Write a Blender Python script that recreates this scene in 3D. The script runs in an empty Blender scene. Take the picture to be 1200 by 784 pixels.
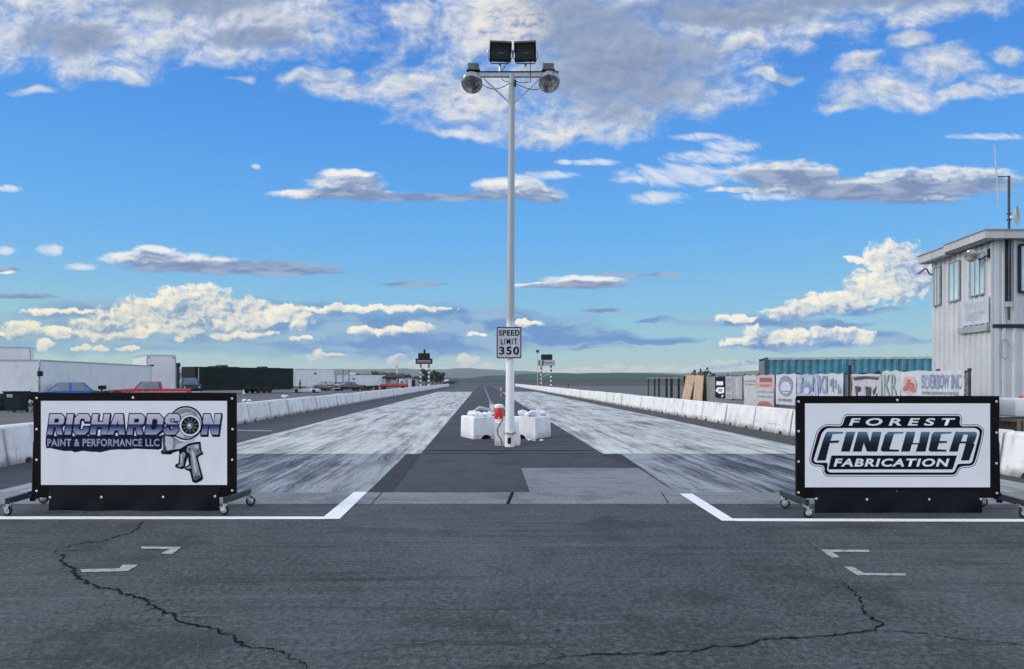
import bpy, bmesh, math, random
from mathutils import Vector, Matrix, Euler

R = math.radians
SC = bpy.context.scene
COL = SC.collection

# ---------------------------------------------------------------- camera ----
FPX = 900.0            # focal length in pixels of the 1200 px wide photograph
CAM_H = 1.65
HORIZON = 446.0        # row of the horizon; the camera is level and its picture is shifted up

cam_d = bpy.data.cameras.new('camera')
cam = bpy.data.objects.new('camera', cam_d)
COL.objects.link(cam)
cam.location = (0, 0, CAM_H)
cam.rotation_euler = (R(90), 0, 0)
cam_d.sensor_width = 36.0
cam_d.lens = FPX / 1200.0 * 36.0
cam_d.shift_y = (HORIZON - 392.0) / 1200.0
cam_d.clip_start = 0.05
cam_d.clip_end = 30000
SC.camera = cam

SC.view_settings.view_transform = 'Standard'
SC.view_settings.look = 'None'
SC.view_settings.gamma = 1
SC.view_settings.exposure = 0.0


def sight(px, py):
    """direction in which a spot of the photograph was seen"""
    return Vector(((px - 600) / FPX, 1.0, (HORIZON - py) / FPX))


def st(px, py):
    d = sight(px, py)
    return d.x / d.y, d.z / d.y


# ------------------------------------------------------------ node algebra ----
class Ex:
    def __init__(self, nt, sock):
        self.nt, self.s = nt, sock

    def _m(self, op, *args, clamp=False):
        n = self.nt.nodes.new('ShaderNodeMath')
        n.operation = op
        n.use_clamp = clamp
        for i, a in enumerate((self,) + args):
            if isinstance(a, Ex):
                self.nt.links.new(a.s, n.inputs[i])
            else:
                n.inputs[i].default_value = a
        return Ex(self.nt, n.outputs[0])

    def __add__(self, o): return self._m('ADD', o)
    __radd__ = __add__
    def __sub__(self, o): return self._m('SUBTRACT', o)
    def __mul__(self, o): return self._m('MULTIPLY', o)
    __rmul__ = __mul__
    def __truediv__(self, o): return self._m('DIVIDE', o)
    def rsub(self, o): return self._m('MULTIPLY', -1.0)._m('ADD', o)
    def min(self, o): return self._m('MINIMUM', o)
    def max(self, o): return self._m('MAXIMUM', o)
    def smin(self, o, k): return self._m('SMOOTH_MIN', o, k)
    def pow(self, o): return self._m('POWER', o)
    def abs(self): return self._m('ABSOLUTE')
    def sin(self): return self._m('SINE')
    def clamp(self): return self._m('ADD', 0.0, clamp=True)

    def ss(self, lo, hi, a=0.0, b=1.0, kind='SMOOTHSTEP'):
        n = self.nt.nodes.new('ShaderNodeMapRange')
        n.interpolation_type = kind
        self.nt.links.new(self.s, n.inputs[0])
        for i, v in enumerate((lo, hi, a, b)):
            n.inputs[i + 1].default_value = v
        return Ex(self.nt, n.outputs[0])


def vec(nt, x, y, z=0.0):
    n = nt.nodes.new('ShaderNodeCombineXYZ')
    for i, v in enumerate((x, y, z)):
        if isinstance(v, Ex):
            nt.links.new(v.s, n.inputs[i])
        else:
            n.inputs[i].default_value = v
    return Ex(nt, n.outputs[0])


def split(v):
    n = v.nt.nodes.new('ShaderNodeSeparateXYZ')
    v.nt.links.new(v.s, n.inputs[0])
    return [Ex(v.nt, o) for o in n.outputs]


def vmath(op, a, *rest):
    n = a.nt.nodes.new('ShaderNodeVectorMath')
    n.operation = op
    for i, v in enumerate((a,) + rest):
        if isinstance(v, Ex):
            a.nt.links.new(v.s, n.inputs[i])
        else:
            n.inputs[i].default_value = v
    return Ex(a.nt, n.outputs['Value'] if op in ('DOT_PRODUCT', 'LENGTH', 'DISTANCE') else n.outputs[0])


def noise(v, scale=1.0, detail=6.0, rough=0.55, dist=0.0, lac=2.0, color=False, kind='FBM', dim='2D'):
    n = v.nt.nodes.new('ShaderNodeTexNoise')
    n.noise_dimensions = dim
    n.noise_type = kind
    v.nt.links.new(v.s, n.inputs['Vector'])
    n.inputs['Scale'].default_value = scale
    n.inputs['Detail'].default_value = detail
    n.inputs['Roughness'].default_value = rough
    n.inputs['Distortion'].default_value = dist
    n.inputs['Lacunarity'].default_value = lac
    return Ex(v.nt, n.outputs[1 if color else 0])


def voronoi(v, scale=1.0, feature='F1', smooth=None, detail=0.0, rand=1.0, dim='2D'):
    n = v.nt.nodes.new('ShaderNodeTexVoronoi')
    n.feature = feature
    n.voronoi_dimensions = dim
    v.nt.links.new(v.s, n.inputs['Vector'])
    n.inputs['Scale'].default_value = scale
    n.inputs['Randomness'].default_value = rand
    if 'Detail' in n.inputs:
        n.inputs['Detail'].default_value = detail
    if smooth is not None and 'Smoothness' in n.inputs:
        n.inputs['Smoothness'].default_value = smooth
    return Ex(v.nt, n.outputs['Distance'])


def srgb(r, g, b):
    def f(c):
        c /= 255.0
        return c / 12.92 if c <= 0.04045 else ((c + 0.055) / 1.055) ** 2.4
    return (f(r), f(g), f(b), 1.0)


def mixc(f, a, b, mode='MIX'):
    nt = next(q.nt for q in (f, a, b) if isinstance(q, Ex))
    n = nt.nodes.new('ShaderNodeMix')
    n.data_type = 'RGBA'
    n.blend_type = mode
    n.clamp_factor = True
    for sock, v in ((n.inputs[0], f), (n.inputs[6], a), (n.inputs[7], b)):
        if isinstance(v, Ex):
            nt.links.new(v.s, sock)
        else:
            sock.default_value = v
    return Ex(nt, n.outputs[2])


def ramp(f, stops, interp='LINEAR'):
    n = f.nt.nodes.new('ShaderNodeValToRGB')
    f.nt.links.new(f.s, n.inputs[0])
    cr = n.color_ramp
    cr.interpolation = interp
    while len(cr.elements) < len(stops):
        cr.elements.new(0.5)
    for e, (p, c) in zip(cr.elements, stops):
        e.position = p
        e.color = c
    return Ex(f.nt, n.outputs[0])


# ------------------------------------------------------------------- sky ----
SUN_EL, SUN_AZ = R(24), R(-104)      # low on the left of the strip; azimuth from +Y, clockwise


def ellipse_field(v, ells, k=0.25):
    """smallest normalised squared radius over a set of soft ellipses"""
    r = None
    for (cx, cy, rx, ry) in ells:
        q = vmath('MULTIPLY_ADD', v, (1 / rx, 1 / ry, 0), (-cx / rx, -cy / ry, 0))
        q = vmath('DOT_PRODUCT', q, q)
        r = q if r is None else r.smin(q, k)
    return r


HIGH = [(30, 30, 90, 40), (140, 40, 90, 44), (300, 20, 120, 44), (40, 14, 110, 48), (105, 58, 62, 34), (160, 20, 60, 40), (260, 0, 150, 46), (215, 38, 105, 32), (335, 36, 66, 30),
        (380, 22, 30, 18), (118, 88, 34, 9), (150, 93, 22, 9), (42, 105, 24, 6), (283, 85, 14, 5), (20, 40, 60, 22),
        (610, 18, 150, 60), (720, 70, 140, 74), (545, 112, 70, 40), (645, 150, 58, 20), (470, 92, 62, 24),
        (388, 82, 26, 9), (410, 102, 64, 15), (365, 92, 34, 10), (790, 108, 90, 20), (712, 140, 78, 24), (484, 16, 40, 14),
        (550, 155, 34, 7), (690, 155, 46, 12), (860, 20, 150, 34), (1010, -8, 230, 26), (870, 50, 52, 24), (930, 20, 90, 24),
        (940, 52, 20, 11), (1062, 20, 40, 13), (1010, 74, 30, 14), (1105, 76, 48, 20), (1035, 106, 62, 22),
        (985, 120, 24, 7), (1180, 96, 44, 11), (1070, 48, 26, 12), (1120, 110, 40, 9), (905, 90, 34, 5), (1190, 60, 22, 10)]
WISP = [(800, 205, 84, 16), (855, 172, 34, 12), (830, 185, 60, 10), (770, 232, 40, 9), (820, 160, 36, 6), (745, 210, 30, 6),
        (700, 190, 30, 5), (660, 190, 12, 4), (1160, 160, 50, 5), (300, 195, 7, 4),
        (640, 205, 40, 6), (905, 230, 50, 6), (8, 221, 22, 5), (58, 293, 20, 8), (96, 312, 24, 5), (4, 294, 14, 6)]
LENS = [(404, 205, 34, 7), (408, 216, 44, 14), (345, 226, 24, 4), (390, 227, 74, 7), (602, 221, 52, 13),
        (630, 228, 34, 8), (180, 293, 26, 6), (180, 303, 62, 9), (215, 306, 60, 8), 
        (4, 316, 15, 4), (684, 330, 52, 8),
        (640, 334, 40, 3), 
        (920, 203, 64, 15), (1000, 222, 110, 13), (1110, 211, 96, 16), (1075, 228, 60, 12), (960, 215, 80, 9), (890, 222, 60, 5)]
DECK = [(170, 372, 180, 22), (330, 384, 200, 26), (250, 384, 190, 26), (90, 384, 110, 16), (200, 362, 110, 12), (440, 390, 270, 30), (560, 375, 110, 14), (300, 372, 150, 20), (650, 394, 120, 9), (740, 398, 80, 5), (130, 398, 160, 20), (30, 400, 90, 14),
        (640, 383, 60, 9), (880, 377, 92, 6), (960, 381, 60, 5), (930, 402, 90, 8), (1010, 396, 60, 9), (780, 375, 30, 3),
        (700, 405, 40, 4), (480, 412, 60, 4), (870, 428, 50, 3), (780, 399, 26, 4), (1050, 398, 40, 6), (980, 365, 80, 5)]
CUMU = [(205, 350, 26, 14), (232, 350, 42, 16), (180, 362, 42, 15), (150, 371, 48, 12), (250, 366, 64, 12), (290, 364, 28, 16), (225, 378, 90, 9), (120, 379, 40, 7), (330, 366, 30, 9),
        (276, 378, 46, 12), (320, 372, 14, 9), (355, 372, 17, 11), (350, 378, 14, 8), (390, 363, 60, 4), (440, 361, 60, 5), (480, 362, 50, 3.5),
        (30, 384, 28, 8), (15, 388, 16, 10), (65, 388, 40, 5), (70, 365, 40, 4), (140, 392, 44, 6), (190, 388, 60, 5),
        (115, 394, 24, 7), (215, 392, 14, 8), (270, 393, 26, 6), (300, 392, 24, 4), (350, 396, 16, 4), (52, 404, 10, 7), (72, 392, 12, 5),
        (95, 408, 12, 3), (118, 410, 12, 3), (148, 409, 14, 3), (440, 390, 30, 6), (420, 388, 14, 6), (465, 388, 30, 5), (490, 384, 17, 7),
        (620, 379, 16, 4), (560, 392, 12, 3),
        (1042, 312, 33, 30), (1024, 300, 15, 11), (1062, 318, 24, 30), (1004, 304, 13, 4), (1024, 334, 32, 20), (988, 353, 46, 12),
        (960, 360, 44, 11), (925, 366, 30, 8), (1050, 340, 26, 16), (1084, 322, 11, 15), (1075, 330, 20, 16),
        (856, 373, 20, 5), (872, 374, 18, 4), (884, 392, 15, 11), (866, 401, 20, 6), (935, 392, 30, 7), (965, 391, 20, 8),
        (992, 392, 14, 9), (915, 398, 40, 8), (1012, 395, 14, 8),
        (690, 434, 26, 4), (720, 431, 14, 5), (750, 434, 30, 5), (800, 434, 40, 5), (850, 430, 30, 7), (880, 432, 26, 7),
        (548, 421, 12, 7), (560, 430, 30, 4), (372, 417, 12, 7), (385, 416, 20, 3), (465, 424, 12, 9), (480, 428, 20, 6),
        (500, 435, 60, 4), (640, 436, 50, 3)]


def st_ells(ells):
    """ellipses of the photo's sky as directions (slopes from the viewing axis +Y)"""
    out = []
    for (cx, cy, rx, ry) in ells:
        s0, t0 = st(cx, cy)
        s1, _ = st(cx + rx, cy)
        s2, t2 = st(cx, cy - ry)
        out.append((s0 * 100, t0 * 100, abs(s1 - s0) * 100, abs(t2 - t0) * 100))
    return out


# clouds whose underside only shows: thin grey streaks
GREY = [(500, 232, 112, 4.5), (262, 313, 128, 8), (330, 318, 76, 5), (480, 333, 44, 3), (20, 347, 54, 3.5), (690, 334, 48, 5), (640, 335, 34, 2.5),
        (730, 322, 32, 2.5), (780, 323, 22, 2.5), (702, 364, 22, 2.5), (920, 206, 58, 9), (1060, 222, 120, 8), (1000, 230, 60, 5), (4, 316, 15, 3),
        (640, 234, 26, 3), (420, 229, 60, 3)]


def cloud_patch(name, layers, box):
    """a node group that colours one part of the sky"""
    nt = bpy.data.node_groups.new(name, 'ShaderNodeTree')
    nt.interface.new_socket('Color', in_out='OUTPUT', socket_type='NodeSocketColor')
    gout = nt.nodes.new('NodeGroupOutput')
    tc = nt.nodes.new('ShaderNodeTexCoord')
    d = Ex(nt, tc.outputs['Generated'])
    dx, dy, dz = split(d)
    sky = nt.nodes.new('ShaderNodeTexSky')
    sky.sky_type = 'NISHITA'
    sky.sun_disc = False
    sky.sun_elevation = SUN_EL
    sky.sun_rotation = SUN_AZ
    sky.air_density = 1.0
    sky.dust_density = 0.6
    sky.ozone_density = 1.6
    skyc = vmath('MULTIPLY', Ex(nt, sky.outputs[0]), (0.1, 0.1, 0.1))
    # clear air: deep azure above, pale turquoise over the horizon
    up = dz.max(0.0)
    air = ramp(up, [(0.0, srgb(190, 208, 204)), (0.035, srgb(166, 203, 212)), (0.09, srgb(136, 194, 228)),
                    (0.18, srgb(106, 180, 243)), (0.30, srgb(84, 159, 239)), (0.43, srgb(64, 134, 222)), (1.0, srgb(40, 100, 190))])
    base = mixc(0.9, skyc, air)
    # warm green-gold tint low on the sun's side
    sunw = dx.ss(-0.1, -0.65) * dz.ss(0.16, 0.0)
    base = mixc(sunw * 0.45, base, srgb(176, 212, 200))
    ysafe = dy.max(0.02)
    s, t = dx / ysafe * 100.0, dz / ysafe * 100.0
    p = vec(nt, s, t)

    def near(ells):
        """only the clouds that can reach this part of the sky"""
        x0, y0, x1, y1 = box
        return [e for e in ells if e[0] + 1.9 * e[2] > x0 and e[0] - 1.9 * e[2] < x1 and e[1] + 2.2 * e[3] > y0 and e[1] - 2.2 * e[3] < y1]

    def field(ells, pos, kmin):
        return ellipse_field(pos, st_ells(ells), kmin).min(3.0)

    def wrp(pos, scale, amount, seed):
        c = noise(vmath('ADD', pos, (seed, seed * 1.7, 0)), scale, 3, 0.5, color=True)
        return vmath('MULTIPLY_ADD', vmath('SUBTRACT', c, (0.5, 0.5, 0.5)), (amount[0], amount[1], 0), pos)

    def deck(col):
        # distant blue-grey deck
        e = near(DECK)
        if not e:
            return col
        pd = wrp(p, 0.16, (7, 2.2), 31)
        nd = noise(vmath('MULTIPLY', pd, (0.10, 0.5, 1)), 1.0, 5, 0.55)
        fd = field(e, pd, 0.3).rsub(1.0) + (nd - 0.5) * 1.5
        deckc = mixc(nd.ss(0.4, 0.62), srgb(110, 150, 202), srgb(150, 184, 214))
        deckc = mixc(sunw, deckc, srgb(150, 186, 200))
        return mixc(fd.ss(-0.45, 0.60) * 0.94, col, deckc)

    def lens(col):
        # lens-shaped clouds: white crown, grey underside
        e = near(LENS)
        if not e:
            return col
        pl = wrp(p, 0.35, (2.6, 0.9), 7)
        nl = noise(vmath('MULTIPLY', pl, (0.22, 0.75, 1)), 1.0, 5, 0.5)
        fl = field(e, pl, 0.2)
        fl_up = field(e, vmath('ADD', pl, (-0.5, 1.0, 0)), 0.2)
        nl2 = noise(vmath('MULTIPLY', pl, (0.7, 1.9, 1)), 1.0, 5, 0.62)
        al = (fl.rsub(1.0) + (nl - 0.5) * 1.1 + (nl2 - 0.5) * 0.7).ss(-0.35, 0.60)
        litl = (fl_up - fl) * 0.75 + (nl - 0.5) * 2.4 + (nl2 - 0.5) * 1.5 - (fl.rsub(1.0)).ss(0.0, 1.0) * 0.12
        lc = ramp(litl.ss(-0.7, 1.25, kind='LINEAR'), [(0.0, srgb(118, 138, 174)), (0.34, srgb(150, 166, 194)), (0.60, srgb(204, 213, 225)), (1.0, srgb(246, 244, 238))])
        return mixc(al * 0.92, col, lc)

    def veil(col):
        e = near(WISP)
        if not e:
            return col
        pw = wrp(p, 0.14, (6, 4), 13)
        wx, wy, _ = split(pw)
        rot = vec(nt, wx * 0.94 + wy * -0.34, wx * 0.34 + wy * 0.94)
        nw = noise(vmath('MULTIPLY', rot, (0.22, 0.75, 1)), 1.0, 6, 0.66)
        fw = field(e, p, 0.3).rsub(1.0) + (nw - 0.5) * 2.6
        return mixc(fw.ss(-0.1, 1.3) * 0.85, col, srgb(226, 232, 240))

    def high(col):
        # high broken sheet with one thick grey-bellied cloud
        e = near(HIGH)
        if not e:
            return col
        ph = wrp(p, 0.09, (7, 5), 3)
        nh = noise(vmath('MULTIPLY', ph, (0.17, 0.29, 1)), 1.0, 8, 0.60)
        nh_b = noise(vmath('MULTIPLY_ADD', ph, (0.17, 0.29, 1), (-0.13, 0.22, 0)), 1.0, 6, 0.58)
        pf = wrp(p, 0.5, (1.6, 1.0), 17)
        fine = noise(vmath('MULTIPLY', pf, (0.62, 1.15, 1)), 1.0, 5, 0.6)
        fld = field(e, ph, 0.35)
        belly = ellipse_field(p, st_ells([(735, 78, 120, 62), (680, 30, 90, 40), (1000, -10, 200, 22), (240, -12, 110, 30), (80, 45, 60, 22), (850, 12, 120, 22), (300, 45, 60, 14)]), 0.3)
        deep = belly.ss(1.6, 0.1)
        fh = fld.rsub(1.0) + (nh - 0.5) * deep.ss(0.0, 1.0, 3.1, 1.9) + (fine - 0.5) * deep.ss(0.0, 1.0, 0.9, 0.35) + deep * 0.35
        ah = fh.ss(-0.85, 1.45)
        relief = (nh - nh_b) * 1.5 + (fine - 0.5) * 0.36
        lit = relief * deep.ss(0.0, 1.0, 1.0, 0.45) + 0.60 - deep * 0.42 - fh.ss(0.4, 1.8) * 0.10
        hc = ramp(lit.clamp(), [(0.0, srgb(138, 154, 182)), (0.28, srgb(164, 177, 198)), (0.55, srgb(200, 209, 222)), (0.8, srgb(228, 230, 233)), (1.0, srgb(247, 242, 231))])
        core = ellipse_field(p, st_ells([(585, 28, 62, 36), (545, 122, 34, 22), (650, 150, 50, 16)]), 0.3)
        hc = mixc(core.ss(1.3, 0.0) * (fine.ss(0.25, 0.6)) * 0.8, hc, srgb(244, 237, 226))
        return mixc(ah * 0.94, col, hc)

    def heap(col):
        # heaped clouds low over the horizon
        e = near(CUMU)
        if not e:
            return col
        pc = wrp(p, 0.55, (2.0, 1.3), 21)

        def cum(pos, det):
            q = vmath('MULTIPLY', pos, (0.62, 0.95, 1))
            n = noise(q, 1.0, det, 0.62)
            v = voronoi(q, 1.15, 'F1')
            v2 = voronoi(q, 3.1, 'F1')
            return field(e, pos, 0.25), (n - 0.5) * 1.9 - (v - 0.4) * 0.75 - (v2 - 0.4) * 0.38
        r0, n0 = cum(pc, 7)
        r1, n1 = cum(vmath('ADD', pc, (-0.62, 0.50, 0)), 4)
        fc = r0.rsub(1.18) + n0
        ac = fc.ss(-0.28, 0.62)
        wide = noise(vmath('MULTIPLY', p, (0.16, 0.3, 1)), 1.0, 4, 0.5)
        litc = ((r1 - r0) * 0.62 + (n0 - n1) * 0.72 + (wide - 0.5) * 1.9 - fc.ss(0.5, 1.7) * 0.10).ss(-0.85, 0.70, kind='LINEAR')
        cc = ramp(litc, [(0.0, srgb(132, 158, 198)), (0.28, srgb(166, 187, 212)), (0.52, srgb(210, 217, 222)), (0.78, srgb(234, 232, 222)), (1.0, srgb(250, 244, 228))])
        cc = mixc(dx.ss(-0.12, -0.42) * dz.ss(0.14, 0.05) * 0.6, cc, vmath('MULTIPLY', cc, (1.0, 0.96, 0.80)))
        cc = mixc(dz.ss(0.05, 0.015) * 0.75, cc, srgb(196, 202, 206))
        return mixc(ac * dz.ss(0.05, 0.01, 0.97, 0.55), col, cc)

    def grey(col):
        e = near(GREY)
        if not e:
            return col
        pg = wrp(p, 0.3, (3.0, 0.8), 41)
        ng = noise(vmath('MULTIPLY', pg, (0.2, 0.9, 1)), 1.0, 5, 0.5)
        fg = field(e, pg, 0.2).rsub(1.0) + (ng - 0.5) * 1.2
        return mixc(fg.ss(-0.35, 0.6) * 0.92, col, mixc(ng.ss(0.4, 0.65), srgb(126, 146, 184), srgb(160, 176, 204)))

    def rest(col):
        # overhead, beside and behind: unseen bright broken cloud, added to light boards and ground
        zz = dz.max(0.0) + 0.22
        pp = vec(nt, dx / zz, dy / zz, 0.0)
        no = noise(pp, 1.5, 5, 0.58)
        ao = no.ss(0.40, 0.56) * dz.ss(-0.02, 0.05)
        away = s.abs().ss(85.0, 140.0).max(t.ss(60.0, 80.0)).max(dy.ss(0.4, 0.2))
        oc = ramp(no.ss(0.42, 0.75), [(0.0, (1.86, 1.93, 1.98, 1.0)), (1.0, srgb(214, 222, 230))])
        col = mixc(ao * away * 0.95, col, oc)
        return mixc(dz.ss(0.0, -0.02), col, srgb(96, 104, 112))

    kinds = {'veil': veil, 'high': high, 'lens': lens, 'deck': deck, 'heap': heap, 'grey': grey, 'rest': rest}
    c = base
    for k in layers:
        c = kinds[k](c)
    nt.links.new(c.s, gout.inputs[0])
    return nt


def build_world():
    w = bpy.data.worlds.new('World')
    SC.world = w
    w.use_nodes = True
    nt = w.node_tree
    nt.nodes.clear()
    out = nt.nodes.new('ShaderNodeOutputWorld')
    tc = nt.nodes.new('ShaderNodeTexCoord')
    dx, dy, dz = split(Ex(nt, tc.outputs['Generated']))
    ysafe = dy.max(0.02)
    s, t = dx / ysafe * 100.0, dz / ysafe * 100.0

    def patch(layers, box):
        g = nt.nodes.new('ShaderNodeGroup')
        g.node_tree = cloud_patch('sky_patch', layers, box)
        b = nt.nodes.new('ShaderNodeBackground')
        nt.links.new(g.outputs[0], b.inputs[0])
        b.inputs[1].default_value = 1.0
        return b.outputs[0]

    def pick(cond, a, b):
        """a where cond is 1, b where it is 0; the part not needed is never worked out"""
        m = nt.nodes.new('ShaderNodeMixShader')
        nt.links.new(cond.s, m.inputs[0])
        nt.links.new(b, m.inputs[1])
        nt.links.new(a, m.inputs[2])
        return m.outputs[0]

    def above(y):
        return t._m('GREATER_THAN', st(600, y)[1] * 100)

    def right_of(x):
        return s._m('GREATER_THAN', st(x, 392)[0] * 100)

    top = pick(right_of(690), pick(right_of(930), patch(['veil', 'high'], (930, -90, 1500, 178)), patch(['veil', 'high'], (690, -90, 930, 178))),
               pick(right_of(480), patch(['high'], (480, -90, 690, 178)), patch(['high'], (-300, -90, 480, 178))))
    mid = pick(right_of(670), patch(['veil', 'lens', 'grey'], (670, 178, 1500, 278)), patch(['veil', 'lens', 'grey'], (-300, 178, 670, 278)))
    lowl = ['veil', 'lens', 'grey', 'deck', 'heap']
    low = pick(right_of(540), pick(above(352), patch(lowl, (540, 278, 1500, 352)), patch(lowl, (540, 352, 1500, 450))),
               pick(above(334), patch(lowl, (-300, 278, 540, 334)),
                    pick(right_of(240), patch(lowl, (240, 334, 540, 450)), patch(lowl, (-300, 334, 240, 450)))))
    seen = pick(above(178), top, pick(above(278), mid, low))
    inside = dy._m('GREATER_THAN', 0.35) * s.abs()._m('LESS_THAN', 85.0) * t._m('LESS_THAN', 60.0) * t._m('GREATER_THAN', 0.2)
    nt.links.new(pick(inside, seen, patch(['rest'], None)), out.inputs[0])
    w.cycles.sampling_method = 'MANUAL'
    w.cycles.sample_map_resolution = 256
    return w


build_world()
sun_d = bpy.data.lights.new('sun', 'SUN')
sun_d.energy = 1.5
sun_d.angle = R(16)
sun_d.color = (1.0, 0.92, 0.80)
sun = bpy.data.objects.new('sun', sun_d)
COL.objects.link(sun)
sv = Vector((math.sin(SUN_AZ) * math.cos(SUN_EL), math.cos(SUN_AZ) * math.cos(SUN_EL), math.sin(SUN_EL)))
sun.rotation_euler = sv.to_track_quat('Z', 'Y').to_euler()
sun.location = sv * 60

# =================================================================== helpers ====
rnd = random.Random(11)
KR = 35.0 / FPX                 # the strip runs slightly to the left of the viewing axis


def at(px, py, dist):
    """the point at a given distance along +Y that was seen at a spot of the photograph"""
    d = sight(px, py)
    k = dist / d.y
    return Vector((d.x * k, dist, CAM_H + d.z * k))


def gp(px, py, z=0.0):
    d = sight(px, py)
    k = (z - CAM_H) / d.z
    return Vector((d.x * k, d.y * k, z))


def rd(u, y, z=0.0):
    """strip coordinates: u metres right of the strip's reference line, y metres down the strip"""
    return Vector((u - KR * y, y, z))


class MB:
    """collects shapes and links them as one mesh object"""

    def __init__(self):
        self.bm = bmesh.new()

    def face(self, pts):
        vs = [self.bm.verts.new(p) for p in pts]
        return self.bm.faces.new(vs)

    def box(self, c, s, rot=None, bevel=0.0):
        m = Matrix.Translation(c) @ (rot.to_4x4() if rot is not None else Matrix()) @ Matrix.Diagonal((s[0], s[1], s[2], 1))
        r = bmesh.ops.create_cube(self.bm, size=1.0, matrix=m)
        if bevel:
            es = list({e for v in r['verts'] for e in v.link_edges})
            bmesh.ops.bevel(self.bm, geom=es, offset=bevel, segments=2, affect='EDGES', profile=0.5)
        return self

    def bar(self, a, b, w, h, up=(0, 0, 1), bevel=0.0):
        a, b = Vector(a), Vector(b)
        d = b - a
        q = d.to_track_quat('X', 'Z')
        return self.box((a + b) / 2, (d.length, w, h), q.to_matrix(), bevel)

    def cyl(self, a, b, r0, r1=None, seg=12, caps=True):
        r1 = r0 if r1 is None else r1
        a, b = Vector(a), Vector(b)
        q = (b - a).to_track_quat('Z', 'Y')
        m = Matrix.Translation((a + b) / 2) @ q.to_matrix().to_4x4()
        bmesh.ops.create_cone(self.bm, cap_ends=caps, cap_tris=False, segments=seg, radius1=r0, radius2=r1, depth=(b - a).length, matrix=m)
        return self

    def ball(self, c, s, seg=12, rings=8, rot=None):
        m = Matrix.Translation(c) @ (rot.to_4x4() if rot is not None else Matrix()) @ Matrix.Diagonal((s[0], s[1], s[2], 1))
        bmesh.ops.create_uvsphere(self.bm, u_segments=seg, v_segments=rings, radius=1.0, matrix=m)
        return self

    def tube(self, pts, r, seg=8, closed=False):
        pts = [Vector(p) for p in pts]
        n = len(pts)
        rings = []
        prev = None
        for i, p in enumerate(pts):
            if i == 0:
                d = pts[1] - p
            elif i == n - 1:
                d = p - pts[i - 1]
            else:
                d = pts[i + 1] - pts[i - 1]
            d.normalize()
            if prev is None:
                x = d.orthogonal().normalized()
            else:
                x = (prev - d * prev.dot(d)).normalized()
            prev = x
            y = d.cross(x)
            rr = r[i] if isinstance(r, (list, tuple)) else r
            rings.append([self.bm.verts.new(p + (x * math.cos(a) + y * math.sin(a)) * rr) for a in [2 * math.pi * k / seg for k in range(seg)]])
        for a, b in zip(rings, rings[1:]):
            for k in range(seg):
                self.bm.faces.new((a[k], a[(k + 1) % seg], b[(k + 1) % seg], b[k]))
        self.bm.faces.new(rings[0][::-1])
        self.bm.faces.new(rings[-1])
        return self

    def lathe(self, c, prof, seg=20, rot=None):
        c = Vector(c)
        M = rot if rot is not None else Matrix.Identity(3)
        rings = []
        for (r, z) in prof:
            rings.append([self.bm.verts.new(c + M @ Vector((math.cos(2 * math.pi * k / seg) * max(r, 1e-4), math.sin(2 * math.pi * k / seg) * max(r, 1e-4), z))) for k in range(seg)])
        for a, b in zip(rings, rings[1:]):
            for k in range(seg):
                self.bm.faces.new((a[k], a[(k + 1) % seg], b[(k + 1) % seg], b[k]))
        if prof[0][0] > 1e-3:
            self.bm.faces.new(rings[0][::-1])
        if prof[-1][0] > 1e-3:
            self.bm.faces.new(rings[-1])
        return self

    def prism(self, poly, v):
        """a flat outline (3-D points) pushed along v"""
        v = Vector(v)
        a = [self.bm.verts.new(p) for p in poly]
        b = [self.bm.verts.new(Vector(p) + v) for p in poly]
        n = len(a)
        self.bm.faces.new(a[::-1])
        self.bm.faces.new(b)
        for i in range(n):
            self.bm.faces.new((a[i], a[(i + 1) % n], b[(i + 1) % n], b[i]))
        return self

    def merge_mesh(self, me, m):
        k = len(self.bm.verts)
        self.bm.from_mesh(me)
        self.bm.verts.ensure_lookup_table()
        for v in self.bm.verts[k:]:
            v.co = m @ v.co
        return self

    def build(self, name, mat, parent=None, smooth=None, jitter=0.0, fix=True):
        bm = self.bm
        if fix:
            bmesh.ops.recalc_face_normals(bm, faces=bm.faces)
        if jitter:
            for v in bm.verts:
                v.co += Vector((rnd.uniform(-1, 1), rnd.uniform(-1, 1), rnd.uniform(-1, 1))) * jitter
        if parent is not None:
            root = parent
            while root.parent is not None:
                root = root.parent
            inv = (Matrix.Translation(root.location) @ root.rotation_euler.to_matrix().to_4x4()).inverted() if root.type == 'EMPTY' or root.get('_rel') else Matrix()
            if not self.local:
                for v in bm.verts:
                    v.co = inv @ v.co
        if smooth is not None:
            for f in bm.faces:
                f.smooth = True
            lim = R(smooth)
            for e in bm.edges:
                if len(e.link_faces) == 2 and e.calc_face_angle(0) > lim:
                    e.smooth = False
        me = bpy.data.meshes.new(name)
        bm.to_mesh(me)
        bm.free()
        o = bpy.data.objects.new(name, me)
        COL.objects.link(o)
        if mat is not None:
            me.materials.append(mat)
        if parent is not None:
            o.parent = parent
        return o

    local = False


class LB(MB):
    """shapes given in the thing's own coordinates"""
    local = True


def tag(o, label=None, cat=None, group=None, kind=None):
    if label:
        o['label'] = label
    if cat:
        o['category'] = cat
    if group:
        o['group'] = group
    if kind:
        o['kind'] = kind
    return o


def thing(name, loc, label, cat, group=None, rz=0.0):
    o = bpy.data.objects.new(name, None)
    o.empty_display_size = 0.2
    COL.objects.link(o)
    o.location = loc
    o.rotation_euler = (0, 0, rz)
    return tag(o, label, cat, group)



def copy_tree(o, parent=None):
    c = o.copy()
    COL.objects.link(c)
    c.parent = parent
    for ch in list(o.children):
        copy_tree(ch, c)
    return c


# ================================================================= materials ====
def new_mat(name):
    m = bpy.data.materials.new(name)
    m.use_nodes = True
    nt = m.node_tree
    b = nt.nodes['Principled BSDF']
    return m, nt, b


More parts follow.
